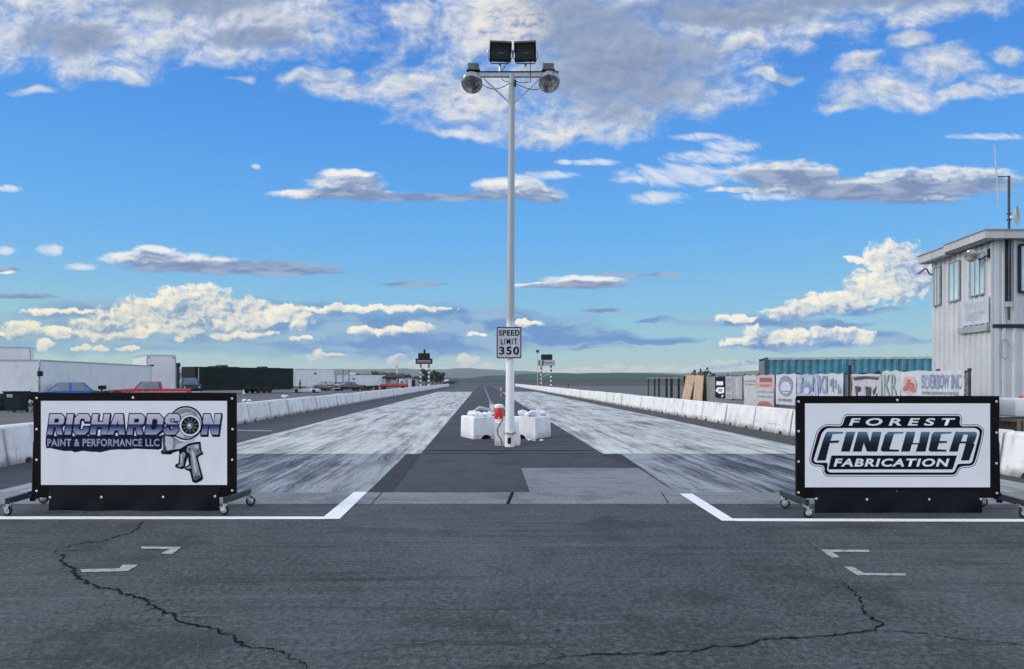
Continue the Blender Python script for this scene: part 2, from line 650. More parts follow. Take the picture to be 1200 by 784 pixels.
def obj_co(nt, kind='Object'):
    return Ex(nt, nt.nodes.new('ShaderNodeTexCoord').outputs[kind])


def world_co(nt):
    return Ex(nt, nt.nodes.new('ShaderNodeNewGeometry').outputs['Position'])


def bump(nt, b, h, strength=0.3, dist=0.01):
    n = nt.nodes.new('ShaderNodeBump')
    n.inputs['Strength'].default_value = strength
    n.inputs['Distance'].default_value = dist
    nt.links.new(h.s, n.inputs['Height'])
    nt.links.new(n.outputs[0], b.inputs['Normal'])


def plain(name, col, rough=0.6, metal=0.0, var=0.12, scale=6.0, dirt=0.0, spec=0.5, bumpy=0.0):
    """painted or bare surface with slight mottling and dirt"""
    m, nt, b = new_mat(name)
    p = obj_co(nt)
    n = noise(p, scale, 5, 0.6, dim='3D')
    c = mixc(n.ss(0.3, 0.7), tuple(v * (1 - var) for v in col[:3]) + (1,), tuple(min(1, v * (1 + var)) for v in col[:3]) + (1,))
    if dirt:
        q = noise(vmath('MULTIPLY', p, (2.2, 2.2, 0.6)), 1.4, 6, 0.68, dim='3D')
        c = mixc(q.ss(0.5, 0.75) * dirt, c, (0.12, 0.11, 0.10, 1))
    nt.links.new(c.s, b.inputs['Base Color'])
    r = n.ss(0.2, 0.8, max(0.02, rough - 0.08), min(1, rough + 0.08))
    nt.links.new(r.s, b.inputs['Roughness'])
    b.inputs['Metallic'].default_value = metal
    b.inputs['Specular IOR Level'].default_value = spec
    if bumpy:
        bump(nt, b, n, bumpy, 0.02)
    return m


def glass(name, col, rough=0.06):
    m, nt, b = new_mat(name)
    n = noise(obj_co(nt), 1.3, 3, 0.5, dim='3D')
    nt.links.new(mixc(n.ss(0.35, 0.65), tuple(v * 0.8 for v in col[:3]) + (1,), col).s, b.inputs['Base Color'])
    b.inputs['Roughness'].default_value = rough
    b.inputs['Specular IOR Level'].default_value = 0.9
    bump(nt, b, n, 0.04, 0.05)
    return m


M = {}


def asphalt(name, dark, light, streak=0.0, purple=0.0, cross=False):
    m, nt, b = new_mat(name)
    p = world_co(nt)
    x, y, z = split(p)
    u = x + y * KR
    big = noise(p, 0.33, 5, 0.6)
    mid = noise(p, 2.3, 6, 0.66)
    fine = noise(p, 22, 5, 0.72)
    grit = noise(p, 110, 3, 0.7)
    f = big * 0.8 + mid * 0.6 - 0.15 + (fine - 0.5) * 3.0 + (grit - 0.5) * 2.8
    c = mixc(f.ss(0.2, 0.85, kind='LINEAR'), dark, light)
    if streak:
        sv = vec(nt, u * 0.35, y * 7.0) if cross else vec(nt, u * 5.0, y * 0.18)
        sn = noise(sv, 1.0, 6, 0.65)
        sm = noise(p, 0.5, 3, 0.5)
        c = mixc(sn.ss(0.5, 0.72) * sm.ss(0.35, 0.6) * streak, c, tuple(v * 0.45 for v in dark[:3]) + (1,))
        c = mixc(sn.ss(0.45, 0.25) * sm.ss(0.65, 0.4) * streak * 0.6, c, tuple(min(1, v * 1.4) for v in light[:3]) + (1,))
    if purple:
        pn = noise(p, 0.7, 4, 0.5)
        c = mixc(pn.ss(0.52, 0.7) * purple, c, (0.105, 0.085, 0.098, 1))
    # old stains, with soft ragged edges
    stn = noise(vmath('ADD', p, (17.0, 5.0, 0)), 0.85, 6, 0.66)
    c = mixc(stn.ss(0.53, 0.68) * 0.45, c, tuple(v * 0.55 for v in dark[:3]) + (1,))
    # pale stones
    vz = voronoi(p, 22, 'F1')
    c = mixc(vz.ss(0.17, 0.06) * fine.ss(0.52, 0.66) * 0.35, c, (0.32, 0.32, 0.33, 1))
    nt.links.new(c.s, b.inputs['Base Color'])
    nt.links.new(fine.ss(0.2, 0.8, 0.72, 0.95).s, b.inputs['Roughness'])
    b.inputs['Specular IOR Level'].default_value = 0.35
    bump(nt, b, fine * 0.6 + grit * 0.5 + mid * 0.5, 0.55, 0.012)
    return m


def lane_mat(name, pale, rubber, amount, sheen=0.6, centre=None, contrast=1.0):
    """concrete groomed along the running direction, with tyre rubber laid down in long broken streaks"""
    m, nt, b = new_mat(name)
    p = world_co(nt)
    x, y, z = split(p)
    u = x + y * KR
    wob = noise(p, 0.8, 3, 0.5) - 0.5
    uw = u + wob * 0.16
    s1 = noise(vec(nt, uw * 2.6, y * 0.085 + 1.0), 1.0, 7, 0.64)
    s2 = noise(vec(nt, uw * 9.0, y * 0.20 + 5.0), 1.0, 6, 0.64)
    s3 = noise(vec(nt, uw * 1.1, y * 0.26 + 9.0), 1.0, 7, 0.68)
    s4 = noise(vec(nt, uw * 22.0, y * 0.9 + 2.0), 1.0, 4, 0.65)
    g = noise(p, 30, 4, 0.7)
    f = (s1 - 0.5) * 1.5 + (s2 - 0.5) * 1.5 + (s3 - 0.5) * 1.7 + (s4 - 0.5) * 1.0 + (g - 0.5) * 1.3 + amount
    if centre is not None:
        off = (u - centre).abs()
        f = f + off.ss(2.0, 1.0, -0.30, 0.12)
    c = mixc(f.ss(0.0, 0.8, kind='LINEAR'), pale, rubber)
    hi = (s2 * 0.6 + s3 * 0.6 + s4 * 0.3)
    c = mixc(hi.ss(0.70, 0.52) * 0.45 * contrast, c, tuple(min(1, v * 1.5) for v in pale[:3]) + (1,))
    blot = noise(p, 1.1, 6, 0.7)
    c = mixc(blot.ss(0.54, 0.70) * 0.42 * contrast, c, tuple(v * 0.9 for v in rubber[:3]) + (1,))
    nt.links.new(c.s, b.inputs['Base Color'])
    nt.links.new((s2 * 0.35 + s3 * 0.3).ss(0.2, 0.48, sheen - 0.12, sheen + 0.2).s, b.inputs['Roughness'])
    b.inputs['Specular IOR Level'].default_value = 0.4
    bump(nt, b, s4 * 0.5 + g * 0.5, 0.25, 0.01)
    return m


def concrete(name, col, stain=0.5, rough=0.85, drip=True):
    m, nt, b = new_mat(name)
    p = world_co(nt)
    oi = nt.nodes.new('ShaderNodeObjectInfo')
    rv = Ex(nt, oi.outputs['Random'])
    n = noise(p, 2.2, 7, 0.66, dim='3D')
    f = noise(p, 34, 4, 0.65, dim='3D')
    c = mixc(n.ss(0.3, 0.7), tuple(v * 0.86 for v in col[:3]) + (1,), tuple(min(1, v * 1.06) for v in col[:3]) + (1,))
    c = mixc(rv * 0.30, c, tuple(v * 0.72 for v in col[:3]) + (1,))
    if drip:
        d = noise(vmath('MULTIPLY', p, (4.5, 4.5, 0.5)), 1.0, 6, 0.68, dim='3D')
        c = mixc(d.ss(0.52, 0.74) * stain, c, (0.22, 0.215, 0.21, 1))
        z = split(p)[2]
        c = mixc((z + (n - 0.5) * 0.35).ss(0.22, 0.0) * min(1.0, stain * 1.5), c, (0.12, 0.115, 0.11, 1))  # dark foot: grime, plus the shadow line there put into the colour
        ex = split(obj_co(nt))[0].abs()      # joints hold dirt and spalled paint
        c = mixc((ex + (f - 0.5) * 0.10).ss(1.42, 1.52) * stain, c, (0.20, 0.195, 0.19, 1))
        sc = noise(vmath('MULTIPLY', p, (1.0, 0.5, 7.0)), 1.3, 5, 0.6, dim='3D')
        c = mixc(sc.ss(0.60, 0.72) * stain * 0.9, c, (0.13, 0.13, 0.13, 1))
    ch = voronoi(p, 3.0, 'F1', dim='3D') + (f - 0.5) * 0.35
    c = mixc(ch.ss(0.14, 0.06) * stain, c, (0.26, 0.25, 0.24, 1))
    nt.links.new(c.s, b.inputs['Base Color'])
    b.inputs['Roughness'].default_value = rough
    bump(nt, b, n * 0.6 + f * 0.4, 0.35, 0.02)
    return m


def worn_paint(name, col, under, wear=0.5):
    m, nt, b = new_mat(name)
    p = world_co(nt)
    n = noise(p, 14, 6, 0.72) * 0.6 + noise(p, 70, 3, 0.7) * 0.4
    c = mixc((n + wear - 0.5).ss(0.52, 0.66), col, under)
    nt.links.new(c.s, b.inputs['Base Color'])
    b.inputs['Roughness'].default_value = 0.7
    bump(nt, b, n, 0.2, 0.006)
    return m


def split_tone(name, stops, zlo, zhi, rough=0.55):
    """print ink that changes over the height of the lettering"""
    m, nt, b = new_mat(name)
    z = split(obj_co(nt))[2]
    nt.links.new(ramp(z.ss(zlo, zhi, kind='LINEAR'), stops).s, b.inputs['Base Color'])
    b.inputs['Roughness'].default_value = rough
    b.inputs['Specular IOR Level'].default_value = 0.15
    return m


M['asphalt_front'] = asphalt('asphalt_front', (0.020, 0.0238, 0.0262, 1), (0.092, 0.104, 0.110, 1), streak=0.75, purple=0.12, cross=True)
M['asphalt_mid'] = asphalt('asphalt_mid', (0.022, 0.025, 0.029, 1), (0.068, 0.074, 0.082, 1), streak=0.7, cross=True)
M['asphalt_side'] = asphalt('asphalt_side', (0.032, 0.033, 0.038, 1), (0.080, 0.081, 0.088, 1), streak=0.3)
M['tar'] = asphalt('tar_patch', (0.012, 0.0135, 0.017, 1), (0.036, 0.039, 0.045, 1))
M['pit_ground'] = asphalt('pit_ground', (0.075, 0.074, 0.074, 1), (0.15, 0.148, 0.145, 1), streak=0.2)
M['lane'] = lane_mat('lane_concrete', (0.53, 0.54, 0.505, 1), (0.085, 0.090, 0.090, 1), 0.20)
M['pad'] = lane_mat('burnout_concrete', (0.29, 0.30, 0.30, 1), (0.014, 0.016, 0.020, 1), 0.40, sheen=0.5, centre=-4.4)
M['pad_right'] = lane_mat('burnout_concrete', (0.29, 0.30, 0.30, 1), (0.014, 0.016, 0.020, 1), 0.44, sheen=0.5, centre=5.6)
M['apron'] = asphalt('apron_concrete', (0.125, 0.140, 0.150, 1), (0.250, 0.268, 0.280, 1), streak=0.6, cross=True)
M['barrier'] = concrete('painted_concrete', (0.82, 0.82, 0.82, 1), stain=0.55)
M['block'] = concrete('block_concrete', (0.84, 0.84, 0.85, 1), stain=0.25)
M['line'] = worn_paint('line_paint', (0.78, 0.78, 0.78, 1), (0.26, 0.27, 0.28, 1), 0.46)
M['old_line'] = worn_paint('old_line_paint', (0.36, 0.37, 0.36, 1), (0.12, 0.13, 0.14, 1), 0.54)
M['faint_line'] = worn_paint('faint_line_paint', (0.15, 0.16, 0.17, 1), (0.08, 0.09, 0.10, 1), 0.55)
M['crack'] = plain('crack_dark', (0.007, 0.008, 0.010), 0.95, var=0.4, scale=30, spec=0.1)
M['black_metal'] = plain('black_metal', (0.008, 0.008, 0.010), 0.5, var=0.3, scale=9, spec=0.25)
M['steel_tube'] = plain('steel_tube', (0.05, 0.053, 0.060), 0.36, 0.5, var=0.3, scale=14)
M['zinc'] = plain('zinc', (0.62, 0.63, 0.64), 0.35, 0.85, var=0.25, scale=40)
M['rubber'] = plain('rubber', (0.014, 0.014, 0.015), 0.75, var=0.3, scale=20)
M['grommet'] = plain('grommet_metal', (0.85, 0.85, 0.84), 0.25, 0.6)
M['vinyl_black'] = plain('vinyl_black', (0.005, 0.005, 0.007), 0.6, var=0.3, scale=3, spec=0.12, bumpy=0.25)
M['skirt'] = plain('skirt_black', (0.004, 0.006, 0.010), 0.5, var=0.4, scale=2.5, spec=0.2, bumpy=0.35)
M['vinyl_white'] = plain('vinyl_white', (0.84, 0.85, 0.87), 0.38, var=0.03, scale=1.6, dirt=0.06, bumpy=0.22)
M['ink_black'] = plain('ink_black', (0.005, 0.006, 0.014), 0.6, var=0.2, spec=0.12)
M['ink_navy'] = plain('ink_navy', (0.008, 0.009, 0.034), 0.6, var=0.25, scale=20, spec=0.12)
M['ink_white'] = plain('ink_white', (0.82, 0.82, 0.86), 0.38, var=0.03)
M['ink_silver'] = plain('ink_silver', (0.36, 0.36, 0.50), 0.38, var=0.12, scale=20)
M['pole_white'] = plain('pole_white', (0.80, 0.80, 0.82), 0.5, var=0.06, scale=4, dirt=0.25)
M['pole_grey'] = plain('pole_grey', (0.47, 0.50, 0.53), 0.45, 0.15, var=0.12, scale=5, dirt=0.3)
M['lamp_body'] = plain('lamp_body', (0.012, 0.015, 0.014), 0.5, var=0.3, spec=0.25)
M['lamp_glass'] = glass('lamp_glass', (0.045, 0.060, 0.055, 1), 0.12)
M['spun_metal'] = plain('spun_metal', (0.46, 0.47, 0.50), 0.30, 0.55, var=0.25, scale=7)
M['cable'] = plain('cable', (0.03, 0.033, 0.04), 0.6)
M['sign_white'] = plain('sign_white', (0.50, 0.515, 0.56), 0.5, var=0.12, scale=9, dirt=0.25)
M['siding'] = plain('siding', (0.60, 0.615, 0.635), 0.5, 0.05, var=0.05, scale=1.5, dirt=0.22)
M['fascia'] = plain('fascia', (0.52, 0.51, 0.50), 0.55, var=0.08, scale=2, dirt=0.3)
M['trim'] = plain('trim_grey', (0.34, 0.35, 0.36), 0.55, var=0.15)
M['dark_trim'] = plain('dark_trim', (0.022, 0.026, 0.033), 0.55, var=0.2, spec=0.25)
M['window_glass'] = glass('window_glass', (0.52, 0.70, 0.76, 1), 0.08)  # pale base colour stands for blinds and a painted sky reflection
M['car_glass'] = glass('car_glass', (0.16, 0.21, 0.26, 1), 0.05)
M['teal'] = plain('container_teal', (0.070, 0.25, 0.335), 0.5, 0.05, var=0.2, scale=2.0, dirt=0.4)
M['teal_dark'] = plain('container_edge', (0.05, 0.10, 0.12), 0.55, var=0.25, scale=3, dirt=0.3)
M['trailer'] = plain('trailer_white', (0.72, 0.73, 0.75), 0.35, 0.05, var=0.05, scale=0.7, dirt=0.2)
M['trailer_trim'] = plain('trailer_trim', (0.40, 0.41, 0.42), 0.35, 0.6, var=0.15)
M['trailer_black'] = plain('trailer_black', (0.008, 0.017, 0.016), 0.5, 0.0, var=0.3, scale=0.8, spec=0.15)
M['blue_paint'] = plain('blue_paint', (0.018, 0.11, 0.50), 0.25, 0.2, var=0.12)
M['red_paint'] = plain('red_paint', (0.42, 0.012, 0.018), 0.28, 0.1, var=0.15)
M['dark_paint'] = plain('dark_paint', (0.03, 0.034, 0.042), 0.3, 0.1, var=0.2)
M['white_paint'] = plain('white_paint', (0.72, 0.73, 0.75), 0.3, var=0.05)
M['pale_paint'] = plain('pale_paint', (0.45, 0.46, 0.47), 0.3, var=0.06)
M['chrome'] = plain('chrome', (0.7, 0.7, 0.72), 0.15, 1.0, var=0.1)
M['tan_board'] = plain('tan_board', (0.50, 0.34, 0.24), 0.8, var=0.2, scale=5, dirt=0.3)
M['wood'] = plain('weathered_wood', (0.22, 0.18, 0.14), 0.85, var=0.35, scale=9, dirt=0.3)
M['grey_cloth'] = plain('grey_cloth', (0.40, 0.40, 0.42), 0.8, var=0.2, scale=6, bumpy=0.4)
M['pale_cloth'] = plain('pale_cloth', (0.46, 0.455, 0.47), 0.75, var=0.12, scale=4, bumpy=0.5)
M['pink_cloth'] = plain('pink_cloth', (0.52, 0.36, 0.34), 0.75, var=0.15, scale=5, bumpy=0.5)
M['white_cloth'] = plain('white_cloth', (0.52, 0.54, 0.60), 0.7, var=0.12, scale=5, bumpy=0.5)
M['mint_cloth'] = plain('mint_cloth', (0.46, 0.52, 0.51), 0.7, var=0.12, scale=5, bumpy=0.5)
M['blue_cloth'] = plain('blue_cloth', (0.37, 0.42, 0.53), 0.7, var=0.3, scale=9, bumpy=0.5)
M['faded_dark'] = plain('faded_dark', (0.055, 0.058, 0.09), 0.7, var=0.35, scale=14)
M['faded_blue'] = plain('faded_blue', (0.24, 0.27, 0.40), 0.7, var=0.35, scale=14)
M['faded_grey'] = plain('faded_grey', (0.26, 0.29, 0.31), 0.7, var=0.35, scale=14)
M['faded_red'] = plain('faded_red', (0.42, 0.13, 0.15), 0.7, var=0.3, scale=12)
M['faded_lilac'] = plain('faded_lilac', (0.45, 0.36, 0.48), 0.7, var=0.2, scale=12)
M['red_plastic'] = plain('red_plastic', (0.62, 0.02, 0.03), 0.35, var=0.1)
M['white_plastic'] = plain('white_plastic', (0.76, 0.77, 0.78), 0.4, var=0.06, dirt=0.2)
M['bag'] = plain('white_bag', (0.74, 0.75, 0.78), 0.6, var=0.12, scale=8, bumpy=0.5)
M['bin'] = plain('bin_plastic', (0.010, 0.018, 0.025), 0.55, var=0.25, spec=0.2)
M['bark'] = plain('bark', (0.075, 0.055, 0.042), 0.9, var=0.35, scale=14)
M['skin'] = plain('skin', (0.42, 0.25, 0.18), 0.55, var=0.1)
M['hair'] = plain('hair', (0.03, 0.02, 0.015), 0.7)
M['jacket'] = plain('jacket', (0.10, 0.03, 0.05), 0.8, var=0.2)
M['trousers'] = plain('trousers', (0.02, 0.024, 0.04), 0.8, var=0.2)
M['amber'] = plain('amber_lens', (0.50, 0.22, 0.10), 0.3)
M['dish'] = plain('dish_grey', (0.42, 0.45, 0.45), 0.5, var=0.1)


def leafy(name, a, b_):
    m, nt, b = new_mat(name)
    p = world_co(nt)
    n = noise(p, 0.9, 4, 0.6, dim='3D')
    n2 = noise(p, 7.0, 3, 0.6, dim='3D')
    nt.links.new(mixc((n * 0.6 + n2 * 0.4).ss(0.35, 0.65), a, b_).s, b.inputs['Base Color'])
    b.inputs['Roughness'].default_value = 0.75
    return m


M['leaf'] = leafy('leaf', (0.030, 0.050, 0.034, 1), (0.075, 0.105, 0.060, 1))


def checker_mat(name):
    m, nt, b = new_mat(name)
    c = nt.nodes.new('ShaderNodeTexChecker')
    c.inputs['Color1'].default_value = (0.8, 0.8, 0.8, 1)
    c.inputs['Color2'].default_value = (0.012, 0.012, 0.014, 1)
    c.inputs['Scale'].default_value = 1.0
    p = obj_co(nt)
    nt.links.new(vmath('MULTIPLY_ADD', p, (2.1, 2.1, 2.1), (0.31, 0.37, 0.13)).s, c.inputs['Vector'])
    nt.links.new(c.outputs[0], b.inputs['Base Color'])
    b.inputs['Roughness'].default_value = 0.6
    return m


M['checker'] = checker_mat('checker_paint')


def mesh_fabric(name, col, density):
    """woven fence fabric: threads with see-through holes"""
    m, nt, b = new_mat(name)
    p = obj_co(nt)
    n = noise(vmath('MULTIPLY', p, (1, 1, 0.4)), 1.6, 5, 0.6, dim='3D')
    nt.links.new(mixc(n.ss(0.3, 0.7), tuple(v * 0.7 for v in col[:3]) + (1,), col).s, b.inputs['Base Color'])
    b.inputs['Roughness'].default_value = 0.9
    th = noise(p, 70.0, 1, 0.5, dim='3D')
    nt.links.new((th + n * 0.3).ss(0.62 - density * 0.3, 0.66 - density * 0.3, kind='LINEAR').s, b.inputs['Alpha'])
    return m


M['screen'] = mesh_fabric('screen_fabric', (0.26, 0.25, 0.25, 1), 0.75)
M['wire'] = mesh_fabric('wire_mesh', (0.20, 0.21, 0.21, 1), 0.15)


def hill_mat(name, cols, scale, foot=None):
    m, nt, b = new_mat(name)
    p = world_co(nt)
    n = noise(vmath('MULTIPLY', p, (1, 0.4, 1)), scale, 5, 0.55)
    n2 = noise(p, scale * 6, 4, 0.6)
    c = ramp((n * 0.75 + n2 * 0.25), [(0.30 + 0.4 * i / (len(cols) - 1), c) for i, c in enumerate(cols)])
    if foot is not None:      # ploughed land at the foot of the slope
        z = split(p)[2]
        c = mixc((z + (n - 0.5) * 5.0).ss(foot, foot * 0.5), c, (0.028, 0.030, 0.034, 1))
    nt.links.new(c.s, b.inputs['Base Color'])
    b.inputs['Roughness'].default_value = 0.95
    return m


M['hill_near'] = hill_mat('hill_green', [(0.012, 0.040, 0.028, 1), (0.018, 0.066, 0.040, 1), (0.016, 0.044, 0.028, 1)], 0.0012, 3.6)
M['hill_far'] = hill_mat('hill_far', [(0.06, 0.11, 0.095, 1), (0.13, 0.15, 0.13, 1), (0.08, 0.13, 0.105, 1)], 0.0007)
M['field'] = hill_mat('field_soil', [(0.036, 0.034, 0.036, 1), (0.056, 0.052, 0.050, 1), (0.040, 0.046, 0.040, 1)], 0.01)


# ------------------------------------------------------------- flat graphics ----
def inset(poly, d):
    """shrink a flat outline (2-D points) by d"""
    n = len(poly)
    area = sum(poly[i][0] * poly[(i + 1) % n][1] - poly[(i + 1) % n][0] * poly[i][1] for i in range(n))
    sg = 1 if area > 0 else -1
    out = []
    for i in range(n):
        p0, p1, p2 = (Vector(poly[(i - 1) % n]), Vector(poly[i]), Vector(poly[(i + 1) % n]))
        e1, e2 = (p1 - p0).normalized(), (p2 - p1).normalized()
        n1, n2 = Vector((-e1.y, e1.x)) * sg, Vector((-e2.y, e2.x)) * sg
        bis = n1 + n2
        if bis.length < 1e-6:
            bis = n1
        bis = bis / max(0.35, bis.dot(n1))
        out.append(tuple(p1 + bis * d))
    return out


def rounded(poly, r, n=4):
    out = []
    m = len(poly)
    for i in range(m):
        p0, p1, p2 = Vector(poly[i - 1]), Vector(poly[i]), Vector(poly[(i + 1) % m])
        a = p1 + (p0 - p1).normalized() * min(r, (p0 - p1).length * 0.45)
        b = p1 + (p2 - p1).normalized() * min(r, (p2 - p1).length * 0.45)
        for k in range(n + 1):
            t = k / n
            out.append(tuple(a * (1 - t) ** 2 + p1 * 2 * t * (1 - t) + b * t ** 2))
    return out


def circle(cx, cy, r, n=28, ry=None):
    return [(cx + math.cos(2 * math.pi * k / n) * r, cy + math.sin(2 * math.pi * k / n) * (ry or r)) for k in range(n)]


def text_mesh(body, shear=0.0, bold=0.0, space=1.0):
    cu = bpy.data.curves.new('lettering', 'FONT')
    cu.body = body
    cu.size = 1.0
    cu.shear = shear
    cu.offset = bold
    cu.space_character = space
    cu.fill_mode = 'FRONT'
    cu.resolution_u = 4
    ob = bpy.data.objects.new('lettering', cu)
    COL.objects.link(ob)
    bpy.context.view_layer.update()
    me = bpy.data.meshes.new_from_object(ob.evaluated_get(bpy.context.evaluated_depsgraph_get()))
    bpy.data.objects.remove(ob)
    bpy.data.curves.remove(cu)
    return me


class Plate:
    """a flat printed board: maps board coordinates (a to the right, b up) on to its plane"""

    def __init__(self, origin, right, up, parent):
        self.o, self.r, self.u = Vector(origin), Vector(right).normalized(), Vector(up).normalized()
        self.n = self.r.cross(self.u)
        self.parent = parent

    def pt(self, a, b, lift):
        return self.o + self.r * a + self.u * b + self.n * lift

    def poly(self, name, polys, lift, mat, parent=None):
        mb = MB()
        for pl in polys:
            mb.face([self.pt(a, b, lift) for a, b in pl])
        o = mb.build(name, mat, parent or self.parent, fix=False)
        return o

    def text(self, name, body, box, lift, mat, shear=0.0, bold=0.0, space=1.0, parent=None):
        """lettering stretched to fill box = (a0, b0, a1, b1)"""
        me = text_mesh(body, shear, bold, space)
        xs = [v.co.x for v in me.vertices]
        ys = [v.co.y for v in me.vertices]
        sx, sy = (box[2] - box[0]) / (max(xs) - min(xs)), (box[3] - box[1]) / (max(ys) - min(ys))
        for v in me.vertices:
            v.co = self.pt(box[0] + (v.co.x - min(xs)) * sx, box[1] + (v.co.y - min(ys)) * sy, lift)
        mb = MB()
        mb.bm.from_mesh(me)
        bpy.data.meshes.remove(me)
        return mb.build(name, mat, parent or self.parent, fix=False)

# =================================================================== ground ====
def sheet(name, pts, z, mat, kind='structure', thick=0.0):
    mb = MB()
    mb.face([Vector((p[0], p[1], z)) for p in pts])
    o = mb.build(name, mat, fix=False)
    if o.data.polygons[0].normal.z < 0:
        o.data.flip_normals()
    return tag(o, kind=kind)


sheet('ground', [(-5100, -200), (5100, -200), (5100, 4650), (-5100, 4650)], 0.0, M['field'])
# paved area: pits on both sides and the strip itself
sheet('pit_pavement', [(-140, -60), (120, -60), (110, 235), (-150, 235)], 0.006, M['pit_ground'])
sheet('strip_pavement', [rd(-9.6, 10.2), rd(9.6, 10.2), rd(9.6, 232), rd(-9.6, 232)], 0.012, M['asphalt_mid'])
sheet('road', [(-60, -40), (60, -40), (60, 10.17), (-60, 10.17)], 0.016, M['asphalt_front'])
sheet('shoulder_pavement', [rd(-9.55, 17.0), rd(-6.4, 17.0), rd(-6.4, 230), rd(-9.55, 230)], 0.016, M['asphalt_side'])
sheet('shoulder_pavement', [rd(7.84, 17.0), rd(9.55, 17.0), rd(9.55, 230), rd(7.84, 230)], 0.016, M['asphalt_side'])
sheet('apron', [(-14, 10.175), (14, 10.175), (14, 11.22), (-14, 11.22)], 0.017, M['apron'])
sheet('burnout_pad', [rd(-7.2, 11.225), rd(-1.68, 11.225), rd(-1.68, 17.1), rd(-7.2, 17.1)], 0.0175, M['pad'])
sheet('burnout_pad', [rd(2.84, 11.225), rd(8.6, 11.225), rd(8.6, 17.1), rd(3.10, 17.1)], 0.0175, M['pad_right'])
sheet('tar_strip', [rd(-1.675, 11.225), rd(-1.33, 11.225), rd(-1.37, 17.1), rd(-1.675, 17.1)], 0.0178, M['tar'])
sheet('tar_strip', [rd(2.98, 14.2), rd(3.09, 17.1), rd(2.62, 17.1)], 0.0178, M['tar'])
sheet('patch_pavement', [gp(611, 549.5), gp(748, 549.5), gp(793, 579), gp(621, 579)], 0.0182, M['apron'])
sheet('lane', [rd(-6.4, 17.12), rd(-1.37, 17.12), rd(-1.37, 112), rd(-6.4, 112)], 0.0185, M['lane'])
sheet('lane', [rd(2.70, 17.12), rd(7.84, 17.12), rd(7.84, 112), rd(2.70, 112)], 0.0185, M['lane'])
# lanes go on as dark asphalt, worn paler by the tyres
M['lane_far'] = lane_mat('lane_asphalt', (0.075, 0.08, 0.085, 1), (0.035, 0.038, 0.044, 1), 0.45)
sheet('lane_end', [rd(-6.4, 112.1), rd(-1.37, 112.1), rd(-1.37, 230), rd(-6.4, 230)], 0.0183, M['lane_far'])
sheet('lane_end', [rd(2.70, 112.1), rd(7.84, 112.1), rd(7.84, 230), rd(2.70, 230)], 0.0183, M['lane_far'])
# centre strip of pale concrete running down between the lanes
sheet('centre_line', [rd(0.56, 47), rd(0.72, 47), rd(0.66, 226), rd(0.50, 226)], 0.0184, M['apron'])
# joint lines across the middle
for y_ in (518.5, 529.0, 532.6):
    a, b = gp(500 - (y_ - 520) * 1.1, y_), gp(706, y_)
    w_ = 0.05 if y_ != 529.0 else 0.09
    sheet('joint_seam', [rd(-1.30, a.y), rd(2.6, a.y), rd(2.6, a.y + w_), rd(-1.30, a.y + w_)], 0.019, M['crack'])
for px_ in (435, 593, 783):
    a = gp(px_, 592)
    w_ = 0.045 if px_ == 593 else 0.012
    b = gp(px_ + (6 if px_ == 593 else -8 if px_ > 700 else 12), 578.5)
    sheet('joint_seam', [(a.x, a.y), (a.x + w_, a.y), (b.x + w_, b.y), (b.x, b.y)], 0.0205, M['crack'])


def line(pts, mat, z=0.0215):
    sheet('painted_line', [gp(*p) for p in pts], z, mat)


line([(-30, 607.2), (384, 607.4), (381, 610.4), (-30, 610.6)], M['line'])
line([(376, 610.4), (398, 610.2), (430.5, 578.2), (415, 578.2)], M['line'], 0.0225)
line([(796, 580.2), (811, 580.2), (863, 612.6), (846, 612.4)], M['line'], 0.0225)
line([(858, 609.6), (1240, 610.4), (1240, 613.6), (863, 612.8)], M['line'])
# faded corner marks of old parking bays
line([(165, 642.8), (213, 643.4), (209, 646.0), (166, 645.4)], M['old_line'])
line([(199, 646.0), (209, 646.1), (202, 652), (188, 651.2)], M['old_line'])
line([(94, 669.8), (140, 669.0), (136, 672.6), (96, 673.4)], M['old_line'])
line([(136, 672.7), (144, 664.4), (162, 664.8), (150, 671.8)], M['old_line'])
line([(962, 646.6), (1018, 646.8), (1019, 649.4), (966, 649.4)], M['old_line'])
line([(966, 649.6), (976, 649.6), (984, 655.6), (974, 656)], M['old_line'])
line([(989, 666.8), (1000, 667), (1012, 674.2), (1004, 676.6)], M['old_line'])
line([(1010, 674.4), (1061, 674.8), (1062, 677.4), (1004, 677.0)], M['old_line'])
# short white line beyond the sign on the left lane's edge
a_ = gp(250, 504.6)
sheet('painted_line', [gp(262, 504.4), gp(319, 505.2), gp(319, 506.1), gp(262, 505.5)], 0.0225, M['old_line'])


def crack(pts, w0, w1):
    """a jagged crack along spots seen on the ground, with finer side cracks"""
    crack_line([gp(*p) for p in pts], w0, w1, 5 if w0 > 0.012 else 2 if w0 >= 0.010 else 0)


